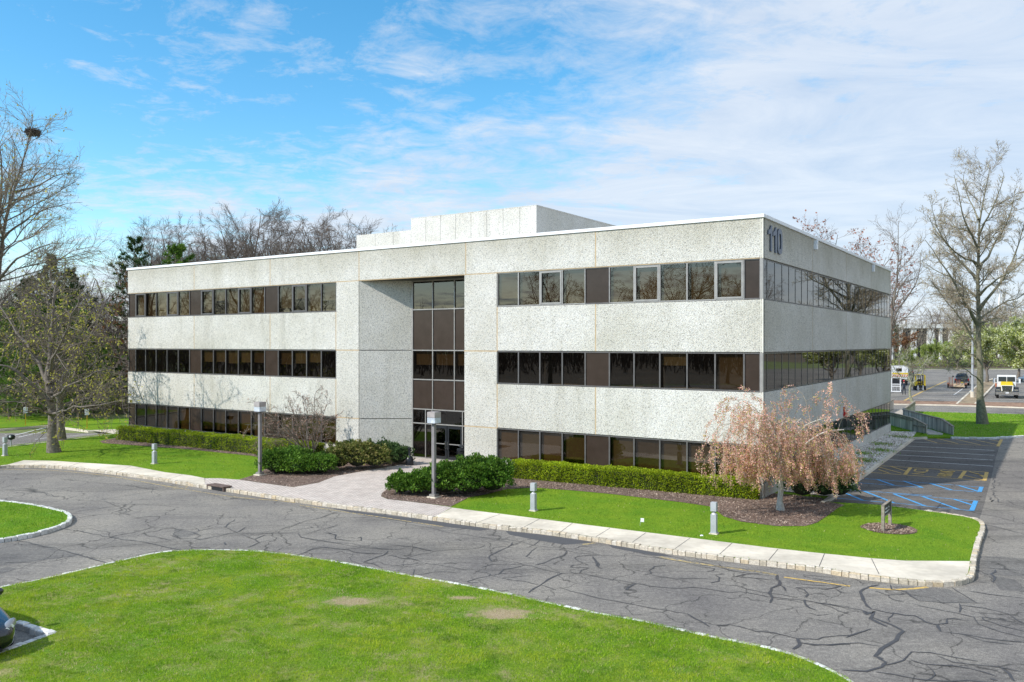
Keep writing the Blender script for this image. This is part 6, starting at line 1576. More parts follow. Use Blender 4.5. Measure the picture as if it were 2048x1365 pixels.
# wooden ramp railings
def railing(pts, label, side):
    root = empty('ramp_railing', (pts[0][0], pts[0][1], LZ)); O = Vector((pts[0][0], pts[0][1], LZ))
    for (a, b) in zip(pts[:-1], pts[1:]):
        A = Vector(a[:2]); B = Vector(b[:2]); d = (B - A).normalized(); L = (B - A).length; n = Vector((-d.y, d.x)) * .02
        m = MB(); k_ = max(1, int(L / .14))
        for i in range(k_):
            t0, t1 = i / k_, (i + 1) / k_ - .006 / L * 2; p0 = A.lerp(B, t0) - O.xy; p1 = A.lerp(B, t1) - O.xy; z0 = a[2] + (b[2] - a[2]) * t0; z1 = a[2] + (b[2] - a[2]) * t1; j = random.uniform(-.006, .006); nn = n.normalized() * j
            m.hexa([(p0.x - n.x + nn.x, p0.y - n.y + nn.y, -.1), (p1.x - n.x + nn.x, p1.y - n.y + nn.y, -.1), (p1.x + n.x + nn.x, p1.y + n.y + nn.y, -.1), (p0.x + n.x + nn.x, p0.y + n.y + nn.y, -.1),
                    (p0.x - n.x + nn.x, p0.y - n.y + nn.y, z0 - .03), (p1.x - n.x + nn.x, p1.y - n.y + nn.y, z1 - .03), (p1.x + n.x + nn.x, p1.y + n.y + nn.y, z1 - .03), (p0.x + n.x + nn.x, p0.y + n.y + nn.y, z0 - .03)])
        m.build('board_panel', M['boards'], root)
        m = MB(); p0 = A - O.xy; p1 = B - O.xy; w = n.normalized() * .09
        m.hexa([(p0.x - w.x, p0.y - w.y, a[2] - .028), (p1.x - w.x, p1.y - w.y, b[2] - .028), (p1.x + w.x, p1.y + w.y, b[2] - .028), (p0.x + w.x, p0.y + w.y, a[2] - .028),
                (p0.x - w.x, p0.y - w.y, a[2] + .02), (p1.x - w.x, p1.y - w.y, b[2] + .02), (p1.x + w.x, p1.y + w.y, b[2] + .02), (p0.x + w.x, p0.y + w.y, a[2] + .02)])
        m.build('cap_rail', M['old_wood'], root)
        m = MB(); w2 = n.normalized() * .02 * 3 * side
        m.hexa([(q.x + ww.x, q.y + ww.y, z) for z in (0.0,) for q, ww in ((p0, n * side), (p1, n * side), (p1, w2), (p0, w2))] + [(p0.x + n.x * side, p0.y + n.y * side, a[2] - .03), (p1.x + n.x * side, p1.y + n.y * side, b[2] - .03), (p1.x + w2.x, p1.y + w2.y, b[2] - .03), (p0.x + w2.x, p0.y + w2.y, a[2] - .03)][0:0] if False else [(q.x + ww.x, q.y + ww.y, a[2] - .25) for q, ww in ((p0, n * side), (p1, n * side), (p1, w2), (p0, w2))] + [(q.x + ww.x, q.y + ww.y, a[2] - .12) for q, ww in ((p0, n * side), (p1, n * side), (p1, w2), (p0, w2))])
        m.build('side_rail', M['old_wood'], root)
    return tag(root, label, 'railing')
railing([(29.25, 58.5, .62), (29.15, 60.2, .96), (29.7, 66.5, .98), (30.1, 69.4, .98), (36.8, 80.0, .95)], 'boarded wooden ramp railing nearer the building wall', 1)
railing([(30.65, 57.6, .60), (30.9, 59.6, .95), (32.1, 68.1, .95), (37.7, 77.6, .98)], 'boarded wooden ramp railing on the lawn side', -1)

# ------------------------------------------------------------------ vehicles
def loft_vehicle(secs, parent, paint, glass_rules, width_pts=None):
    """secs: (x,w,zb,zs,zt,wt). body and windows from one smooth hull"""
    prof = lambda s: [(0, s[2]), (s[1] * .9, s[2]), (s[1], s[2] + .16), (s[1] * 1.0, s[3] - .14), (s[1] * .965, s[3]), (s[5], s[4] - .05), (s[5] * .62, s[4] - .005), (0, s[4])]
    vs = []; fs = []; mi = []
    for s in secs:
        h = prof(s); ring = [(s[0], y_, z_) for y_, z_ in h] + [(s[0], -y_, z_) for y_, z_ in h[-2:0:-1]]
        vs += ring
    n = 14
    for i in range(len(secs) - 1):
        for j in range(n):
            fs.append((i * n + j, i * n + (j + 1) % n, (i + 1) * n + (j + 1) % n, (i + 1) * n + j)); st_ = j if j < 7 else 13 - j
            mi.append(1 if glass_rules(i, st_) else 0)
    fs.append(tuple(range(n))); mi.append(0); fs.append(tuple((len(secs) - 1) * n + j for j in range(n - 1, -1, -1))); mi.append(0)
    me = bpy.data.meshes.new('hull'); me.from_pydata(vs, [], fs); me.materials.append(paint); me.materials.append(M['car_glass']); me.polygons.foreach_set('material_index', mi)
    bm = bmesh.new(); bm.from_mesh(me); bmesh.ops.recalc_face_normals(bm, faces=bm.faces); bm.to_mesh(me); bm.free()
    o = bpy.data.objects.new('hull', me); col.objects.link(o); md = o.modifiers.new('s', 'SUBSURF'); md.levels = 3; md.render_levels = 3
    ev = o.evaluated_get(bpy.context.evaluated_depsgraph_get()); m2 = bpy.data.meshes.new_from_object(ev); bpy.data.objects.remove(o)
    for nm, keep in (('body', 0), ('windows', 1)):
        bm = bmesh.new(); bm.from_mesh(m2); bmesh.ops.delete(bm, geom=[f for f in bm.faces if f.material_index != keep], context='FACES')
        for f in bm.faces: f.smooth = True
        mm = bpy.data.meshes.new(nm); bm.to_mesh(mm); bm.free()
        if len(mm.polygons):
            mm.materials.append(paint); mm.materials.append(M['car_glass']); link(nm, mm, parent)
def wheel(parent, x, y, r, w=.22, rim=True):
    s = 1 if y > 0 else -1
    e = empty('wheel', (x, y, r)); e.parent = parent
    m = MB(); n = 24
    pr = [(r * .62, -w / 2), (r * .93, -w / 2), (r, -w * .35), (r, w * .35), (r * .93, w / 2), (r * .62, w / 2)]; vs = []
    for rr, yy in pr:
        for i in range(n): t = 2 * PI * i / n; vs.append((rr * math.cos(t), yy, rr * math.sin(t)))
    fs = [(k_ * n + i, k_ * n + (i + 1) % n, ((k_ + 1) % 6) * n + (i + 1) % n, ((k_ + 1) % 6) * n + i) for k_ in range(6) for i in range(n)]
    m.add(vs, fs); m.build('tyre', M['rubber'], e, smooth=True)
    m = MB(); m.cyl((0, 0, 0), (0, s * w * .35, 0), r * .62, n=18)
    for i in range(5): t = 2 * PI * i / 5; m.cyl((0, s * w * .38, 0), (r * .55 * math.cos(t), s * w * .38, r * .55 * math.sin(t)), r * .07, n=6)
    m.cyl((0, s * w * .3, 0), (0, s * w * .46, 0), r * .16, n=10); m.build('rim', M['grey_metal'] if rim else M['dark_metal'], e)
k = N('black_car_paint'); k.color((0.006, 0.008, 0.014)); k.set(Roughness=0.25, Metallic=0.2); k.b.inputs["Coat Weight"].default_value = 1.0; k.b.inputs["Coat Roughness"].default_value = 0.03; M['black_paint'] = k.m
k = N('white_car_paint'); k.color((0.75, 0.76, 0.77)); k.set(Roughness=0.3); k.b.inputs["Coat Weight"].default_value = 0.6; M['white_paint'] = k.m
k = N('yellow_machine_paint'); k.color((0.80, 0.56, 0.02)); k.set(Roughness=0.4); M['yellow_paint'] = k.m
k = N('dark_blue_grey_paint'); k.color((0.022, 0.025, 0.034)); k.set(Roughness=0.3); k.b.inputs["Coat Weight"].default_value = 0.6; M['dark_paint'] = k.m
k = N('orange_red_paint'); k.color((0.62, 0.17, 0.04)); k.set(Roughness=0.45); M['orange_paint'] = k.m
k = N('tail_lamp_red'); k.color((0.40, 0.012, 0.010)); k.set(Roughness=0.25); M['tail'] = k.m
SED = [(0.0, .50, .30, .52, .66, .36), (-.10, .70, .22, .58, .71, .52), (-.32, .84, .19, .66, .77, .64), (-.75, .90, .18, .76, .86, .70), (-1.30, .92, .18, .86, .95, .72), (-1.48, .92, .18, .88, .99, .72),
       (-2.15, .92, .18, .92, 1.38, .62), (-2.7, .92, .18, .93, 1.46, .62), (-3.3, .92, .18, .93, 1.42, .60), (-4.05, .91, .19, .96, 1.10, .66), (-4.55, .86, .24, .92, 1.02, .66), (-4.78, .70, .32, .78, .90, .52)]
def sedan_glass(i, s): return (i == 5 and s in (5, 6)) or (i in (6, 7) and s == 4) or (i == 8 and s in (5, 6))
k = N('silver_reflector'); k.color((.55, .56, .58)); k.set(Roughness=.35, Metallic=.5); M['lamp_silver'] = k.m
def sedan(loc, rz, paint_, label):
    root = empty('parked_car', loc, rz)
    loft_vehicle(SED, root, paint_, sedan_glass)
    for x in (-.88, -3.72):
        for y in (.80, -.80): wheel(root, x, y, .33)
    for s in (1, -1):
        # headlight: teardrop lens wrapping the corner
        for nm, sc, mt, off in (('headlight', 1.0, M['lamp_silver'], 0), ('headlight_lens', 1.06, M['clear'], .004)):
            bm = bmesh.new(); bmesh.ops.create_uvsphere(bm, u_segments=22, v_segments=14, radius=1)
            for v in bm.verts:
                c = v.co.copy(); x_ = c.x * .27 * sc; y_ = c.y * .085 * sc; z_ = c.z * (.10 + .03 * c.x * -1) * sc
                v.co = Vector((x_, y_, z_ + .05 * (-c.x)))
            bmesh.ops.rotate(bm, verts=bm.verts, cent=(0, 0, 0), matrix=Matrix.Rotation(R(-52 * s), 3, 'Z')); bmesh.ops.translate(bm, verts=bm.verts, vec=(-.29, s * .655, .625))
            me = bpy.data.meshes.new(nm); 
            for f in bm.faces: f.smooth = True
            bm.to_mesh(me); bm.free(); me.materials.append(mt); link(nm, me, root)
        m = MB(); m.cyl((-.17, s * .58, .60), (-.13, s * .58, .60), .05, n=14); m.cyl((-.27, s * .70, .63), (-.22, s * .71, .63), .045, n=14); m.build('headlight_bulb', M['white_metal'], root)
        m = MB(); m.lathe([(.02, -.02), (.075, 0), (.02, .02)], n=16); o = m.build('fog_light', M['chrome'], root, smooth=True); o.location = (-.145, s * .62, .33); o.rotation_euler = (0, R(90), s * R(35)); o.scale = (.6, 1.3, 1)
        bm = bmesh.new(); bmesh.ops.create_uvsphere(bm, u_segments=16, v_segments=10, radius=1)
        for v in bm.verts: v.co = Vector((v.co.x * .07, v.co.y * .12, v.co.z * .085))
        for f in bm.faces: f.smooth = True
        me = bpy.data.meshes.new('mirror'); bm.to_mesh(me); bm.free(); me.materials.append(paint_); o = link('mirror', me, root); o.location = (-1.72, s * 1.03, 1.0)
        m = MB(); m.box(-4.80, -4.70, s * .50 - .14, s * .50 + .14, .72, .84); m.build('tail_light', M['tail'], root, bevel=.02)
    m = MB(); pts = [(-.36, .56), (.36, .56), (.33, .46), (.22, .36), (0, .33), (-.22, .36), (-.33, .46)]
    m.prism(pts, -.10, .035, 'x'); m.build('grille', M['black'], root, bevel=.006)
    m = MB()
    for z, w in ((.565, .37), (.52, .34), (.475, .32), (.43, .29), (.385, .23)): m.box(.02, .055, -w, w, z - .008, z + .008)
    m.build('grille_bars', M['chrome'], root, bevel=.003)
    m = MB(); m.box(-.10, .02, -.45, .45, .235, .30); m.build('air_intake', M['black'], root, bevel=.01)
    return tag(root, label, 'car')
hd = math.atan2(-.60, .80)
sedan((-10.62, 16.5, 0), hd, M['black_paint'], 'black car nosing in at the bottom left corner against the curb')
sedan((AX(2043, 140), 140, 0), R(200), M['white_paint'], 'white car mostly hidden under the pear tree at the right edge')
sedan((AX(178, 148), 148, 0), R(20), M['white_paint'], 'white car half hidden in the left woods behind the tree trunks')
sedan((AX(1806, 170), 170, 0), R(80), M['dark_paint'], 'dark blue car whose roof shows above the white truck')

# pickup seen from behind
hdg = 2.0  # rough heading away
root = empty('pickup_truck', (AX(1924, 127), 127, 0), R(62))
PU = [(0.0, .93, .45, 1.02, 1.12, .80), (.05, .99, .40, 1.06, 1.14, .84), (.6, 1.0, .40, 1.08, 1.15, .84), (1.75, 1.0, .40, 1.08, 1.15, .84), (1.82, 1.0, .40, 1.10, 1.80, .72), (2.4, 1.0, .40, 1.10, 1.90, .72), (3.3, 1.0, .40, 1.10, 1.86, .70), (3.95, 1.0, .40, 1.10, 1.25, .80), (4.9, .98, .40, 1.02, 1.14, .82), (5.4, .92, .42, .92, 1.02, .70), (5.55, .8, .5, .8, .9, .6)]
loft_vehicle(PU, root, M['dark_paint'], lambda i, s: (i == 3 and s in (5, 6)) or (i in (4, 5) and s == 4) or (i == 6 and s in (5, 6)))
for x in (1.0, 4.5):
    for y in (.9, -.9): wheel(root, x, y, .40, .26)
for s in (1, -1):
    m = MB(); m.box(-.03, .06, s * .88 - .08, s * .88 + .08, .80, 1.08); m.build('tail_light', M['tail'], root, bevel=.01)
    m = MB(); m.box(3.3, 3.5, s * 1.22 - .10, s * 1.22 + .10, 1.15, 1.40); m.cyl((3.4, s * 1.0, 1.22), (3.4, s * 1.2, 1.25), .03, n=6); m.build('mirror', M['black'], root, bevel=.02)
m = MB(); m.box(-.14, .02, -.9, .9, .45, .62); m.build('bumper', M['chrome'], root, bevel=.02)
m = MB(); m.box(-.02, .03, -.72, .72, .70, 1.06); m.build('tailgate', M['dark_paint'], root, bevel=.01)
m = MB(); m.box(-.05, -.02, -.12, .12, .88, .98); m.build('tailgate_badge', M['chrome'], root, bevel=.01)
m = MB(); m.box(-.17, -.15, -.15, .15, .48, .58); m.build('number_plate', M['yellow_paint'], root)
tag(root, 'dark pickup seen from behind in the far lot', 'pickup truck')
# flatbed trailer
root = empty('flatbed_trailer', (AX(1914, 119.5), 119.5, 0), R(62))
M['deck'] = mnoise('tan_deck_boards', (.40, .28, .16), (.58, .43, .27), 5, .85, .2)
M['rust'] = mnoise('rusty_red_steel', (.16, .06, .035), (.28, .11, .06), 6, .8, .2)
m = MB(); m.box(0, 4.6, -.95, .95, .50, .58); m.build('deck', M['deck'], root)
m = MB(); m.prism([(0, .50), (0, .58), (-.9, .30), (-.9, .24)], -.95, .45); m.build('beaver_tail', M['deck'], root)
m = MB(); m.box(-.02, 4.65, -1.05, -.955, .40, .60); m.box(-.02, 4.65, .955, 1.05, .40, .60); m.box(-.9, -.05, .5, 1.05, .30, .42); m.box(4.6, 5.7, -.05, .05, .42, .52); m.build('frame', M['rust'], root, bevel=.01)
for s, w in ((.78, .22), (-.15, .22)):
    m = MB()
    for yy in (s - w, s + w): m.box(-.06, 0, yy - .03, yy + .03, .45, 1.60 if s > 0 else 1.25)
    for i in range(6): m.box(-.055, -.005, s - w, s + w, .60 + i * (.19 if s > 0 else .12), .64 + i * (.19 if s > 0 else .12))
    m.build('loading_ramp', M['rust'], root)
for x in (1.4, 2.2):
    for y in (1.15, -1.15): wheel(root, x, y, .30, .2, False)
for y in (1.15, -1.15):
    m = MB(); m.prism([(.9, .55), (1.0, .72), (2.6, .72), (2.7, .55), (2.55, .55), (2.5, .66), (1.1, .66), (1.05, .55)], y - .13, y + .13); m.build('mudguard', M['rust'], root)
tag(root, 'low flatbed trailer with raised loading ramps behind the dark pickup', 'trailer')

# truck facing us
def truck_front(loc, rz, label, s=1.0):
    root = empty('work_truck', loc, rz); root.scale = (s, s, s)
    m = MB(); m.prism([(-1.0, 1.1), (-1.0, 2.62), (-1.12, 2.70), (-2.5, 2.70), (-2.6, 2.6), (-2.6, 1.0)], -.98, .98); m.build('cab', M['white_paint'], root, bevel=.04)
    for a, b, in ((-.86, -.03), (.03, .86)):
        m = MB(); m.box(-1.02, -.985, a, b, 1.93, 2.50); m.build('windshield', M['car_glass'], root, bevel=.005)
    m = MB(); m.box(-1.3, -1.0, -.86, .86, 1.2, 2.48); m.build('cab_interior', M['black'], root) if False else None
    m = MB(); m.prism([(-1.0, 1.0), (-1.0, 1.94), (.55, 1.60), (.62, 1.5), (.62, .85)], -.62, .62); m.build('hood', M['yellow_paint'], root, bevel=.05)
    m = MB(); m.add([(.64, -.44, .9), (.64, .44, .9), (.64, .52, 1.48), (.64, -.52, 1.48), (.60, -.44, .9), (.60, .44, .9), (.60, .52, 1.48), (.60, -.52, 1.48)], [(0, 1, 2, 3), (4, 7, 6, 5), (0, 4, 5, 1), (1, 5, 6, 2), (2, 6, 7, 3), (3, 7, 4, 0)])
    for i in range(9): m.box(.64, .66, -.40 + i * .1 - .012, -.40 + i * .1 + .012, .93, 1.45, 1)
    m.build('grille', [M['dark_metal'], M['chrome']], root)
    m = MB()
    for sg in (1, -1): m.prism([(sg * .47, .9), (sg * .55, 1.5), (sg * .63, 1.5), (sg * .58, .9)], .62, .665, 'x')
    m.prism([(-.63, 1.5), (.63, 1.5), (.58, 1.56), (-.58, 1.56)], .62, .665, 'x'); m.build('grille_surround', M['white_paint'], root)
    for sg in (1, -1):
        m = MB(); m.prism([(-.75, .62), (-.70, 1.1), (-.40, 1.34), (.20, 1.34), (.55, 1.10), (.62, .80), (.45, .80), (.30, 1.0), (-.3, 1.02), (-.5, .62)], min(sg * .63, sg * 1.18), max(sg * .63, sg * 1.18)); m.build('fender', M['dark_paint'], root, bevel=.03)
        m = MB(); m.box(.60, .68, min(sg * .72, sg * 1.12), max(sg * .72, sg * 1.12), .90, 1.10); m.build('headlight', M['chrome'], root, bevel=.02)
        wheel(root, 0, sg * .98, .46, .28, False); wheel(root, -3.6, sg * .98, .46, .34, False)
        m = MB(); m.box(-.95, -.80, sg * 1.32 - .10, sg * 1.32 + .10, 1.75, 2.30); m.cyl((-.98, sg * .98, 2.3), (-.9, sg * 1.3, 2.25), .02, n=6); m.cyl((-.98, sg * .98, 1.8), (-.9, sg * 1.3, 1.8), .02, n=6); m.build('mirror', M['white_paint'], root, bevel=.02)
    m = MB(); m.box(.66, .82, -1.18, 1.18, .45, .80); m.build('bumper', M['chrome'], root, bevel=.03)
    m = MB(); m.box(.825, .835, -.16, .16, .62, .74); m.build('number_plate', M['white_metal'], root)
    m = MB(); m.box(-5.2, -2.7, -1.1, 1.1, .95, 1.10); m.box(-5.2, -2.7, -1.1, -1.02, 1.10, 1.6); m.box(-5.2, -2.7, 1.02, 1.1, 1.10, 1.6); m.build('flatbed', M['orange_paint'], root, bevel=.01)
    m = MB(); m.box(-5.0, .4, -.4, -.3, .55, .75); m.box(-5.0, .4, .3, .4, .55, .75); m.build('chassis', M['black'], root)
    return tag(root, label, 'truck')
tx, ty = AX(2014, 98), 98
truck_front((tx, ty, 0), math.atan2(-ty, -tx) + .03, 'white and yellow work truck with black grille facing the viewer at the right', 1.0)
# white striped truck beyond the person
root = empty('service_truck', (AX(1800, 128), 128, 0), math.atan2(-128, -58) + .1)
m = MB(); m.box(-5.5, 0, -1.15, 1.15, .95, 2.95); m.build('box_body', M['white_paint'], root, bevel=.04)
m = MB(); m.box(.002, .03, -.55, .25, 2.15, 2.65); m.build('rear_window', M['car_glass'], root, bevel=.005)
m = MB(); m.box(.002, .02, -1.13, 1.13, 1.70, 1.95); m.build('yellow_band', M['yellow_paint'], root)
m = MB()
for i in range(7): m.prism([(-1.12 + i * .32, 1.30), (-1.12 + i * .32 + .16, 1.30), (-1.12 + i * .32 + .32, 1.66), (-1.12 + i * .32 + .16, 1.66)], .002, .02, 'x')
m.build('chevrons', M['orange_paint'], root)
m = MB(); m.box(-.1, .12, -1.1, 1.1, .55, .75); m.build('bumper', M['dark_metal'], root, bevel=.02)
for x in (-.9, -4.6):
    for y in (.98, -.98): wheel(root, x, y, .45, .28, False)
tag(root, 'white service truck with yellow band and orange chevrons beside the building corner', 'truck')
# forklift
fx, fy = G(1840.5, 781); root = empty('forklift', (fx, fy, 0), math.atan2(-fy, -fx) + .12)
m = MB(); m.prism([(-1.9, .35), (-2.0, .9), (-1.9, 1.25), (-1.0, 1.25), (-.9, .85), (0, .85), (0, .30)], -.55, .55); m.build('body', M['yellow_paint'], root, bevel=.05)
m = MB()
for sg in (1, -1): m.box(-.05, .10, min(sg * .48, sg * .66), max(sg * .48, sg * .66), .45, 2.1)
m.build('side_panel', M['yellow_paint'], root, bevel=.03)
m = MB()
for sg in (1, -1):
    m.box(.12, .22, sg * .30 - .06, sg * .30 + .06, .10, 2.15)
m.box(.12, .22, -.30, .30, 2.05, 2.15); m.box(.12, .2, -.30, .30, 1.1, 1.18); m.box(.14, .2, -.04, .04, .2, 2.0); m.build('mast', M['black'], root, bevel=.01)
m = MB(); m.box(.24, .30, -.52, .52, .35, .70); m.box(.24, .30, -.52, .52, .12, .22); m.build('carriage', M['dark_metal'], root, bevel=.01)
for sg in (1, -1):
    m = MB(); m.box(.31, .36, sg * .32 - .07, sg * .32 + .07, .05, .70); m.box(.31, 1.4, sg * .32 - .07, sg * .32 + .07, .05, .10); m.build('fork', M['grey_metal'], root, bevel=.005)
m = MB(); m.box(-1.5, .05, -.55, .55, 2.12, 2.18)
for sg in (1, -1): m.cyl((-1.45, sg * .5, 1.2), (-1.45, sg * .5, 2.14), .035, n=6); m.cyl((0, sg * .5, .85), (-.1, sg * .5, 2.14), .035, n=6)
m.build('overhead_guard', M['yellow_paint'], root)
m = MB(); m.box(-1.0, -.5, -.28, .28, .86, 1.0); m.box(-1.1, -.98, -.28, .28, 1.0, 1.5); m.build('seat', M['black'], root, bevel=.03)
for x, rr in ((-.1, .34), (-1.6, .28)):
    for y in (.58, -.58): wheel(root, x, y, rr, .24, False)
tag(root, 'yellow forklift facing the viewer behind the small lichen tree', 'forklift')
# white frame cart at building edge
rx_, ry_ = AX(1792, 109), 109; root = empty('equipment_cart', (rx_, ry_, 0), math.atan2(-rx_, ry_) )
m = MB()
for x in (-.52, .52): m.box(x - .06, x + .06, -.05, .05, .12, 2.05)
for z in (2.0, 1.12, .85, .16): m.box(-.52, .52, -.045, .045, z - .05, z + .05)
m.box(-.62, .62, -.12, .05, .10, .24); m.box(-.58, -.46, -.05, 1.4, .12, .24); m.box(.46, .58, -.05, 1.4, .12, .24); m.build('frame', M['white_paint'], root, bevel=.01)
m = MB(); m.box(-.44, .44, -.02, .02, 1.2, 1.92); m.build('mesh_panel', M['dark_metal'], root)
m = MB(); m.cyl((-.2, 0, .2), (-.28, 0, .8), .03, n=6); m.cyl((.1, 0, .2), (.02, 0, .8), .03, n=6); m.build('brace', M['grey_metal'], root)
for x in (-.55, .55): wheel(root, x, 1.0, .18, .1, False)
tag(root, 'white steel framed equipment cart at the building corner beside the person', 'cart')

# person ---------------------------------------------------------------
px_, py_ = G(1808, 790.5)
V_ = {'pel': (0, 0, .98, .135), 'waist': (0, 0, 1.12, .125), 'chest': (0, .01, 1.34, .155), 'neck': (0, .01, 1.52, .062), 'hd0': (0, .02, 1.62, .085), 'hd1': (0, .03, 1.72, .10), 'hd2': (0, .02, 1.80, .07)}
E_ = [('pel', 'waist'), ('waist', 'chest'), ('chest', 'neck'), ('neck', 'hd0'), ('hd0', 'hd1'), ('hd1', 'hd2')]
for sn, s in (('L', -1), ('R', 1)):
    V_[sn + 'hip'] = (s * .10, 0, .90, .10); V_[sn + 'knee'] = (s * .13, .03, .50, .068); V_[sn + 'ank'] = (s * .15, 0, .09, .045); V_[sn + 'toe'] = (s * .16, .16, .04, .040)
    V_[sn + 'sh'] = (s * .19, .01, 1.43, .065); V_[sn + 'el'] = (s * .27, .04, 1.16, .048); V_[sn + 'wr'] = (s * .20, .25, 1.08, .032); V_[sn + 'hand'] = (s * .17, .33, 1.08, .034)
    E_ += [('pel', sn + 'hip'), (sn + 'hip', sn + 'knee'), (sn + 'knee', sn + 'ank'), (sn + 'ank', sn + 'toe'), ('chest', sn + 'sh'), (sn + 'sh', sn + 'el'), (sn + 'el', sn + 'wr'), (sn + 'wr', sn + 'hand')]
    for i, (dx, ln) in enumerate(((-.03, .075), (-.01, .085), (.01, .08), (.03, .065))):
        V_[sn + 'f%d' % i] = (s * .17 + dx, .33 + ln * .6, 1.075, .010); V_[sn + 'g%d' % i] = (s * .17 + dx, .33 + ln * .95, 1.05, .008); E_ += [(sn + 'hand', sn + 'f%d' % i), (sn + 'f%d' % i, sn + 'g%d' % i)]
    V_[sn + 'th'] = (s * .17 - s * .045, .33, 1.09, .011); V_[sn + 'th2'] = (s * .17 - s * .05, .37, 1.08, .009); E_ += [(sn + 'hand', sn + 'th'), (sn + 'th', sn + 'th2')]
ks = list(V_); me = bpy.data.meshes.new('person'); me.from_pydata([V_[k_][:3] for k_ in ks], [(ks.index(a), ks.index(b)) for a, b in E_], [])
o = bpy.data.objects.new('person_rig', me); col.objects.link(o); o.modifiers.new('sk', 'SKIN'); sv = me.skin_vertices[0].data
for i, k_ in enumerate(ks): sv[i].radius = (V_[k_][3], V_[k_][3] * (.85 if k_ in ('pel', 'waist', 'chest') else 1)); sv[i].use_root = (i == 0)
md = o.modifiers.new('ss', 'SUBSURF'); md.levels = 2; md.render_levels = 2
bpy.context.view_layer.update()
m2 = bpy.data.meshes.new_from_object(o.evaluated_get(bpy.context.evaluated_depsgraph_get())); bpy.data.objects.remove(o)
k = N('skin'); k.color((.50, .30, .22)); k.set(Roughness=.6); k = k.m; m2.materials.clear(); m2.materials.append(k); M['skin'] = k
k = N('navy_cloth'); k.color((.018, .030, .050)); M['navy'] = k.m; k = N('dark_trousers'); k.color((.022, .026, .036)); M['trousers'] = k.m; k = N('tan_boots'); k.color((.18, .12, .07)); M['boots'] = k.m
for mt in (M['navy'], M['trousers'], M['boots']): m2.materials.append(mt)
for p in m2.polygons:
    c = p.center; p.use_smooth = True; p.material_index = 3 if c.z < .11 else (2 if c.z < 1.0 and abs(c.y) < .2 else (0 if (c.z > 1.50 or c.y > .27) else 1))
per = link('person', m2); per.location = (px_, py_, 0); per.rotation_euler = (0, 0, R(-15)); tag(per, 'person in dark navy work clothes standing with back to the viewer beside the cart', 'person')
m = MB(); m.lathe([(.115, 1.73), (.118, 1.76), (.10, 1.82), (.05, 1.86), (.01, 1.87)], (0, .025, 0), n=16); m.box(-.07, .07, .10, .22, 1.735, 1.75); m.build('cap', M['red'], per, smooth=True)
m = MB(); m.lathe([(.098, 1.64), (.108, 1.70), (.110, 1.74)], (0, .012, 0), n=14); m.build('hair', M['black'], per, smooth=True)

# ------------------------------------------------------------------ far buildings, pole, tower
YB = 330; root = empty('white_building', (AX(1870, YB), YB, 0)); ox = AX(1870, YB)
M['white_wall'] = mnoise('white_wall_paint', (.70, .69, .66), (.80, .79, .76), .3, .8, 0)
def X_(px): return AX(px, YB) - ox
wins = [(1790, 1800), (1805, 1823), (1833, 1856), (1869, 1880), (1885, 1899), (1907, 1929), (1936, 1952)]
m = MB(); m.box(X_(1740), X_(1962), 3, 40, 0, AZ(650, YB)); m.build('block', M['white_wall'], root)
m = MB()
xs = [X_(1740)] + [X_(v) for w in wins for v in w] + [X_(1962)]
for i in range(0, len(xs), 2): m.box(xs[i], xs[i + 1], 0, 2.9, 0, AZ(657, YB))
m.box(xs[0], xs[-1], -.3, 2.9, AZ(657, YB) + .01, AZ(649, YB)); m.build('facade_wall', M['white_wall'], root)
for a, b in wins:
    m = MB(); m.box(X_(a) + .01, X_(b) - .01, 1.2, 1.4, .5, AZ(657.5, YB)); o = m.build('window', M['glass_dark'] if 'glass_dark' in M else M['dark_metal'], root)
    m = MB(); m.box(X_(a) + .01, X_(b) - .01, 1.0, 1.18, AZ(668, YB) - .12, AZ(668, YB) + .12)
    m.box((X_(a) + X_(b)) / 2 - .1, (X_(a) + X_(b)) / 2 + .1, 1.0, 1.18, .5, AZ(668.5, YB) - .12); m.build('frame', M['mull'], o)
m = MB(); m.box(X_(1787), X_(1811), 6, 16, AZ(650, YB), AZ(637, YB)); m.build('penthouse', M['white_wall'], root)
m = MB(); 
for x in (1812, 1823): m.box(X_(x) - .15, X_(x) + .15, 6, 6.3, AZ(650, YB), AZ(640, YB))
m.box(X_(1812), X_(1823), 6, 6.3, AZ(641, YB), AZ(640, YB)); m.build('roof_rail', M['white_wall'], root)
tag(root, 'white two storey building with tall dark windows behind the thin wood', 'building')
YC = 400; root = empty('grey_building', (AX(2020, YC), YC, 0)); ox2 = AX(2020, YC)
m = MB(); m.box(AX(1968, YC) - ox2, AX(2120, YC) - ox2, 0, 40, 0, AZ(656, YC)); m.build('wall', M['white_wall'], root)
m = MB(); m.box(AX(1966, YC) - ox2, AX(2122, YC) - ox2, -1, 41, AZ(656, YC) + .01, AZ(646, YC)); m.build('roof', M['roof'], root)
for i in range(8):
    m = MB(); x = AX(1975, YC) - ox2 + i * 4.2; m.box(x, x + 2.6, -.3, -.05, 2.5, 6.5); m.build('window', M['dark_metal'], root)
tag(root, 'low grey roofed building farther right than the white building', 'building')
x, y = G(1945, 795.5, .1); root = empty('light_pole', (x, y, .1))
m = MB(); m.cyl((0, 0, 0), (0, 0, .7), .24, n=12); m.build('footing', M['sidewalk'], root)
m = MB(); m.cyl((0, 0, .7), (0, 0, 9.0), .13, .11, n=10); m.build('pole', M['grey_metal'], root)
m = MB(); m.cyl((0, 0, 8.8), (.9, 0, 8.9), .04, n=6); m.build('arm', M['grey_metal'], root)
m = MB(); m.box(.7, 1.4, -.22, .22, 8.82, 9.02); m.build('lamp_head', M['mull'], root, bevel=.03)
tag(root, 'tall grey parking lot light pole on the island left of the oak trunk', 'light pole')
YT = 380; root = empty('cell_tower', (AX(1999, YT), YT, 0)); zt = AZ(541, YT)
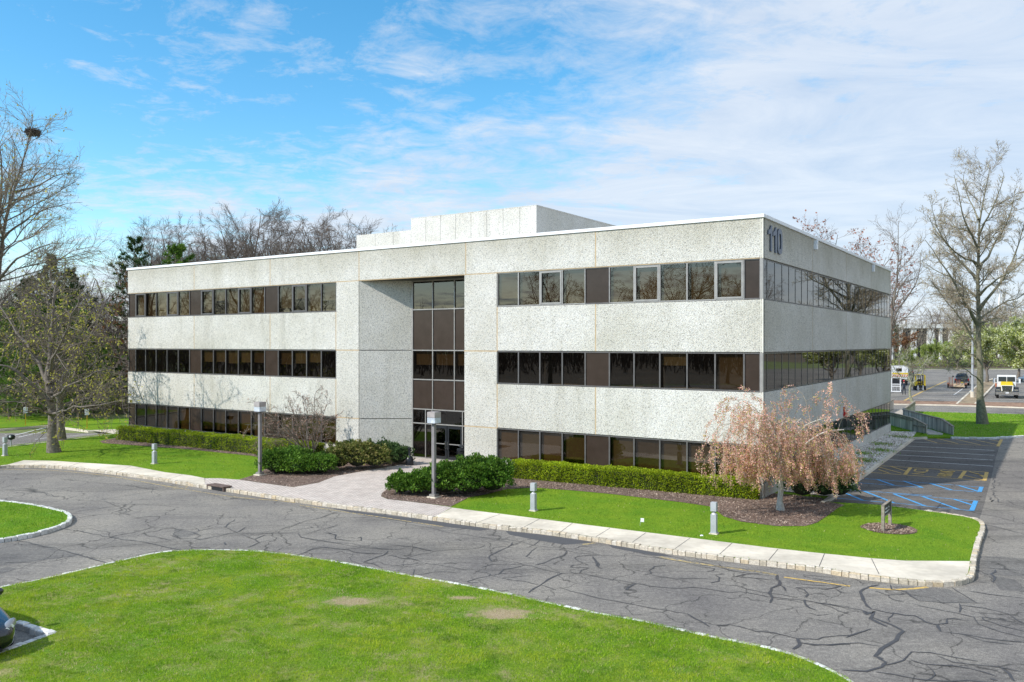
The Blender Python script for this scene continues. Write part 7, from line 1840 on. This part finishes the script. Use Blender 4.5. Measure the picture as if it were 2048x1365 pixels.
m = MB(); m.cyl((0, 0, 0), (0, 0, zt), .75, .42, n=10); m.build('mast', M['white_wall'], root)
for z in (zt - 1.5, zt - 6.0, zt - 9.5):
    m = MB()
    for i in range(9):
        t = 2 * PI * i / 9; c_t, s_t = math.cos(t), math.sin(t); m.cyl((0, 0, z), (2.4 * c_t, 2.4 * s_t, z), .07, n=4); m.box(2.4 * c_t - .18, 2.4 * c_t + .18, 2.4 * s_t - .12, 2.4 * s_t + .12, z - 1.1, z + 1.1)
    m.build('antenna_array', M['grey_metal'], root)
tag(root, 'grey cell tower mast with antenna rings on the far right horizon', 'cell tower')
# far wood on the horizon; unseen rear/left blocks added to darken window reflections
for (x0, x1, y0, y1, n, hh) in ((-420, 30, 150, 330, 5200, 15), (120, 480, 340, 470, 5200, 15), (-280, 90, -150, -48, 3600, 15), (-300, -118, -40, 140, 3000, 15)):
    r = np.random.default_rng(n + int(x0)); S = np.stack([r.uniform(x0, x1, n), r.uniform(y0, y1, n), np.zeros(n)], 1)
    P = np.zeros((n, 5, 3)); P[:, 0] = S; d = nrm(np.stack([r.normal(size=n) * .18, r.normal(size=n) * .18, np.ones(n)], 1)); cur = S.copy(); L = hh * r.uniform(.55, 1.05, n)
    for i in range(1, 5): d = nrm(d + r.normal(size=d.shape) * .13); cur = cur + d * (L / 4)[:, None]; P[:, i] = cur
    q_ = np.repeat((.12 * np.linspace(1, .25, 5))[None], n, 0)
    p1, q1 = children(P, q_, dict(n=6, k=4, t=(.3, 1), ang=(25, 60), ratio=.28, wig=.2, trop=.12, rr=.5, rmin=.035), r)
    V, f_ = tubes(P, q_, 3); V1, f1 = tubes(p1, q1, 3)
    tag(np_mesh('far_wood', np.concatenate([V, V1]), [f_, f1 + len(V)], M['twig'], None, False), kind='stuff')

# ------------------------------------------------------------------ light and sky
EL = R(39.5); AZM = R(25)
sv_ = Vector((-math.cos(AZM) * math.cos(EL), -math.sin(AZM) * math.cos(EL), math.sin(EL)))
sun = bpy.data.lights.new('sun', 'SUN'); sun.energy = 4.8; sun.angle = R(0.55); sun.color = (1.0, 0.955, 0.89)
so = bpy.data.objects.new('sun', sun); col.objects.link(so); so.rotation_euler = (-sv_).to_track_quat('-Z', 'Y').to_euler()
so.location = (-40, -30, 60)
w = bpy.data.worlds.new("World"); scene.world = w; w.use_nodes = True
nt = w.node_tree; nt.nodes.clear(); L_ = nt.links.new
def nn(t, **kw):
    n_ = nt.nodes.new(t)
    for a_, b_ in kw.items(): setattr(n_, a_, b_)
    return n_
out = nn('ShaderNodeOutputWorld'); bg = nn('ShaderNodeBackground'); bg.inputs[1].default_value = 0.15
sky = nn('ShaderNodeTexSky', sky_type='NISHITA'); sky.sun_disc = False; sky.sun_elevation = EL; sky.sun_rotation = math.atan2(sv_.x, sv_.y)
sky.air_density = 1.0; sky.dust_density = 0.4; sky.ozone_density = 2.0; sky.altitude = 100
hs = nn('ShaderNodeHueSaturation'); hs.inputs['Saturation'].default_value = 1.34; hs.inputs['Value'].default_value = 1.5; hs.inputs['Hue'].default_value = 0.487
L_(sky.outputs[0], hs.inputs['Color'])
tc = nn('ShaderNodeTexCoord'); sx = nn('ShaderNodeSeparateXYZ'); L_(tc.outputs['Generated'], sx.inputs[0])
def mt(op, a, b=None, c=None):
    n_ = nn('ShaderNodeMath', operation=op)
    for i, v in enumerate((a, b, c)):
        if v is None: continue
        if isinstance(v, (int, float)): n_.inputs[i].default_value = v
        else: L_(v, n_.inputs[i])
    return n_.outputs[0]
zz_ = mt('ADD', mt('MAXIMUM', sx.outputs['Z'], 0.0), 0.10)
cb = nn('ShaderNodeCombineXYZ'); L_(mt('DIVIDE', sx.outputs['X'], zz_), cb.inputs[0]); L_(mt('DIVIDE', sx.outputs['Y'], zz_), cb.inputs[1])
def wn(scale, det, rough, dist, sc=(1, 1, 1), off=(0, 0, 0)):
    mp = nn('ShaderNodeMapping'); mp.inputs['Scale'].default_value = sc; mp.inputs['Location'].default_value = off; L_(cb.outputs[0], mp.inputs[0])
    n_ = nn('ShaderNodeTexNoise'); n_.inputs['Scale'].default_value = scale; n_.inputs['Detail'].default_value = det; n_.inputs['Roughness'].default_value = rough; n_.inputs['Distortion'].default_value = dist; L_(mp.outputs[0], n_.inputs['Vector']); return n_.outputs['Fac']
n1 = wn(0.62, 5, .58, .5, (1, 1, 1), (2.3, 5.1, 0)); n2 = wn(6.0, 8, .7, .4, (1, 1, 1), (7, 1, 0)); n3 = wn(1.5, 6, .65, .8, (.8, 1.4, 1), (1, 9, 0))
# a cloud sheet spreads over the right of the sky: bias along X
bias = mt('ADD', mt('MULTIPLY', sx.outputs['X'], 0.40), 0.022)
cov = mt('ADD', mt('ADD', mt('MULTIPLY', n1, 0.85), mt('MULTIPLY', n3, 0.45)), bias)
amp = mt('MAXIMUM', mt('MULTIPLY_ADD', sx.outputs['X'], -0.7, 0.66), 0.46)
cov = mt('ADD', cov, mt('MULTIPLY', mt('SUBTRACT', n2, 0.5), amp))
low = mt('MULTIPLY', mt('SUBTRACT', 0.30, mt('MINIMUM', sx.outputs['Z'], 0.30)), 1.05)
cov = mt('ADD', cov, low)
rp = nn('ShaderNodeValToRGB'); rp.color_ramp.elements[0].position = 0.56; rp.color_ramp.elements[0].color = (0, 0, 0, 1); rp.color_ramp.elements[1].position = 0.86; rp.color_ramp.elements[1].color = (1, 1, 1, 1); L_(cov, rp.inputs[0])
shade = nn('ShaderNodeValToRGB'); shade.color_ramp.elements[0].position = .3; shade.color_ramp.elements[0].color = (4.0, 4.75, 5.9, 1); shade.color_ramp.elements[1].position = .7; shade.color_ramp.elements[1].color = (5.6, 5.95, 6.5, 1); L_(n3, shade.inputs[0])
mxc = nn('ShaderNodeMix', data_type='RGBA'); L_(mt('MULTIPLY', rp.outputs[0], 0.9), mxc.inputs[0]); L_(hs.outputs[0], mxc.inputs[6]); L_(shade.outputs[0], mxc.inputs[7])
L_(mxc.outputs[2], bg.inputs[0]); L_(bg.outputs[0], out.inputs[0])
scene.view_settings.view_transform = 'Standard'; scene.view_settings.look = 'None'; scene.view_settings.exposure = 0.0; scene.view_settings.gamma = 1.0
scene.render.engine = 'CYCLES'
scene.cycles.max_bounces = 6; scene.cycles.transparent_max_bounces = 12; scene.cycles.caustics_reflective = False; scene.cycles.caustics_refractive = False
scene.cycles.use_denoising = True
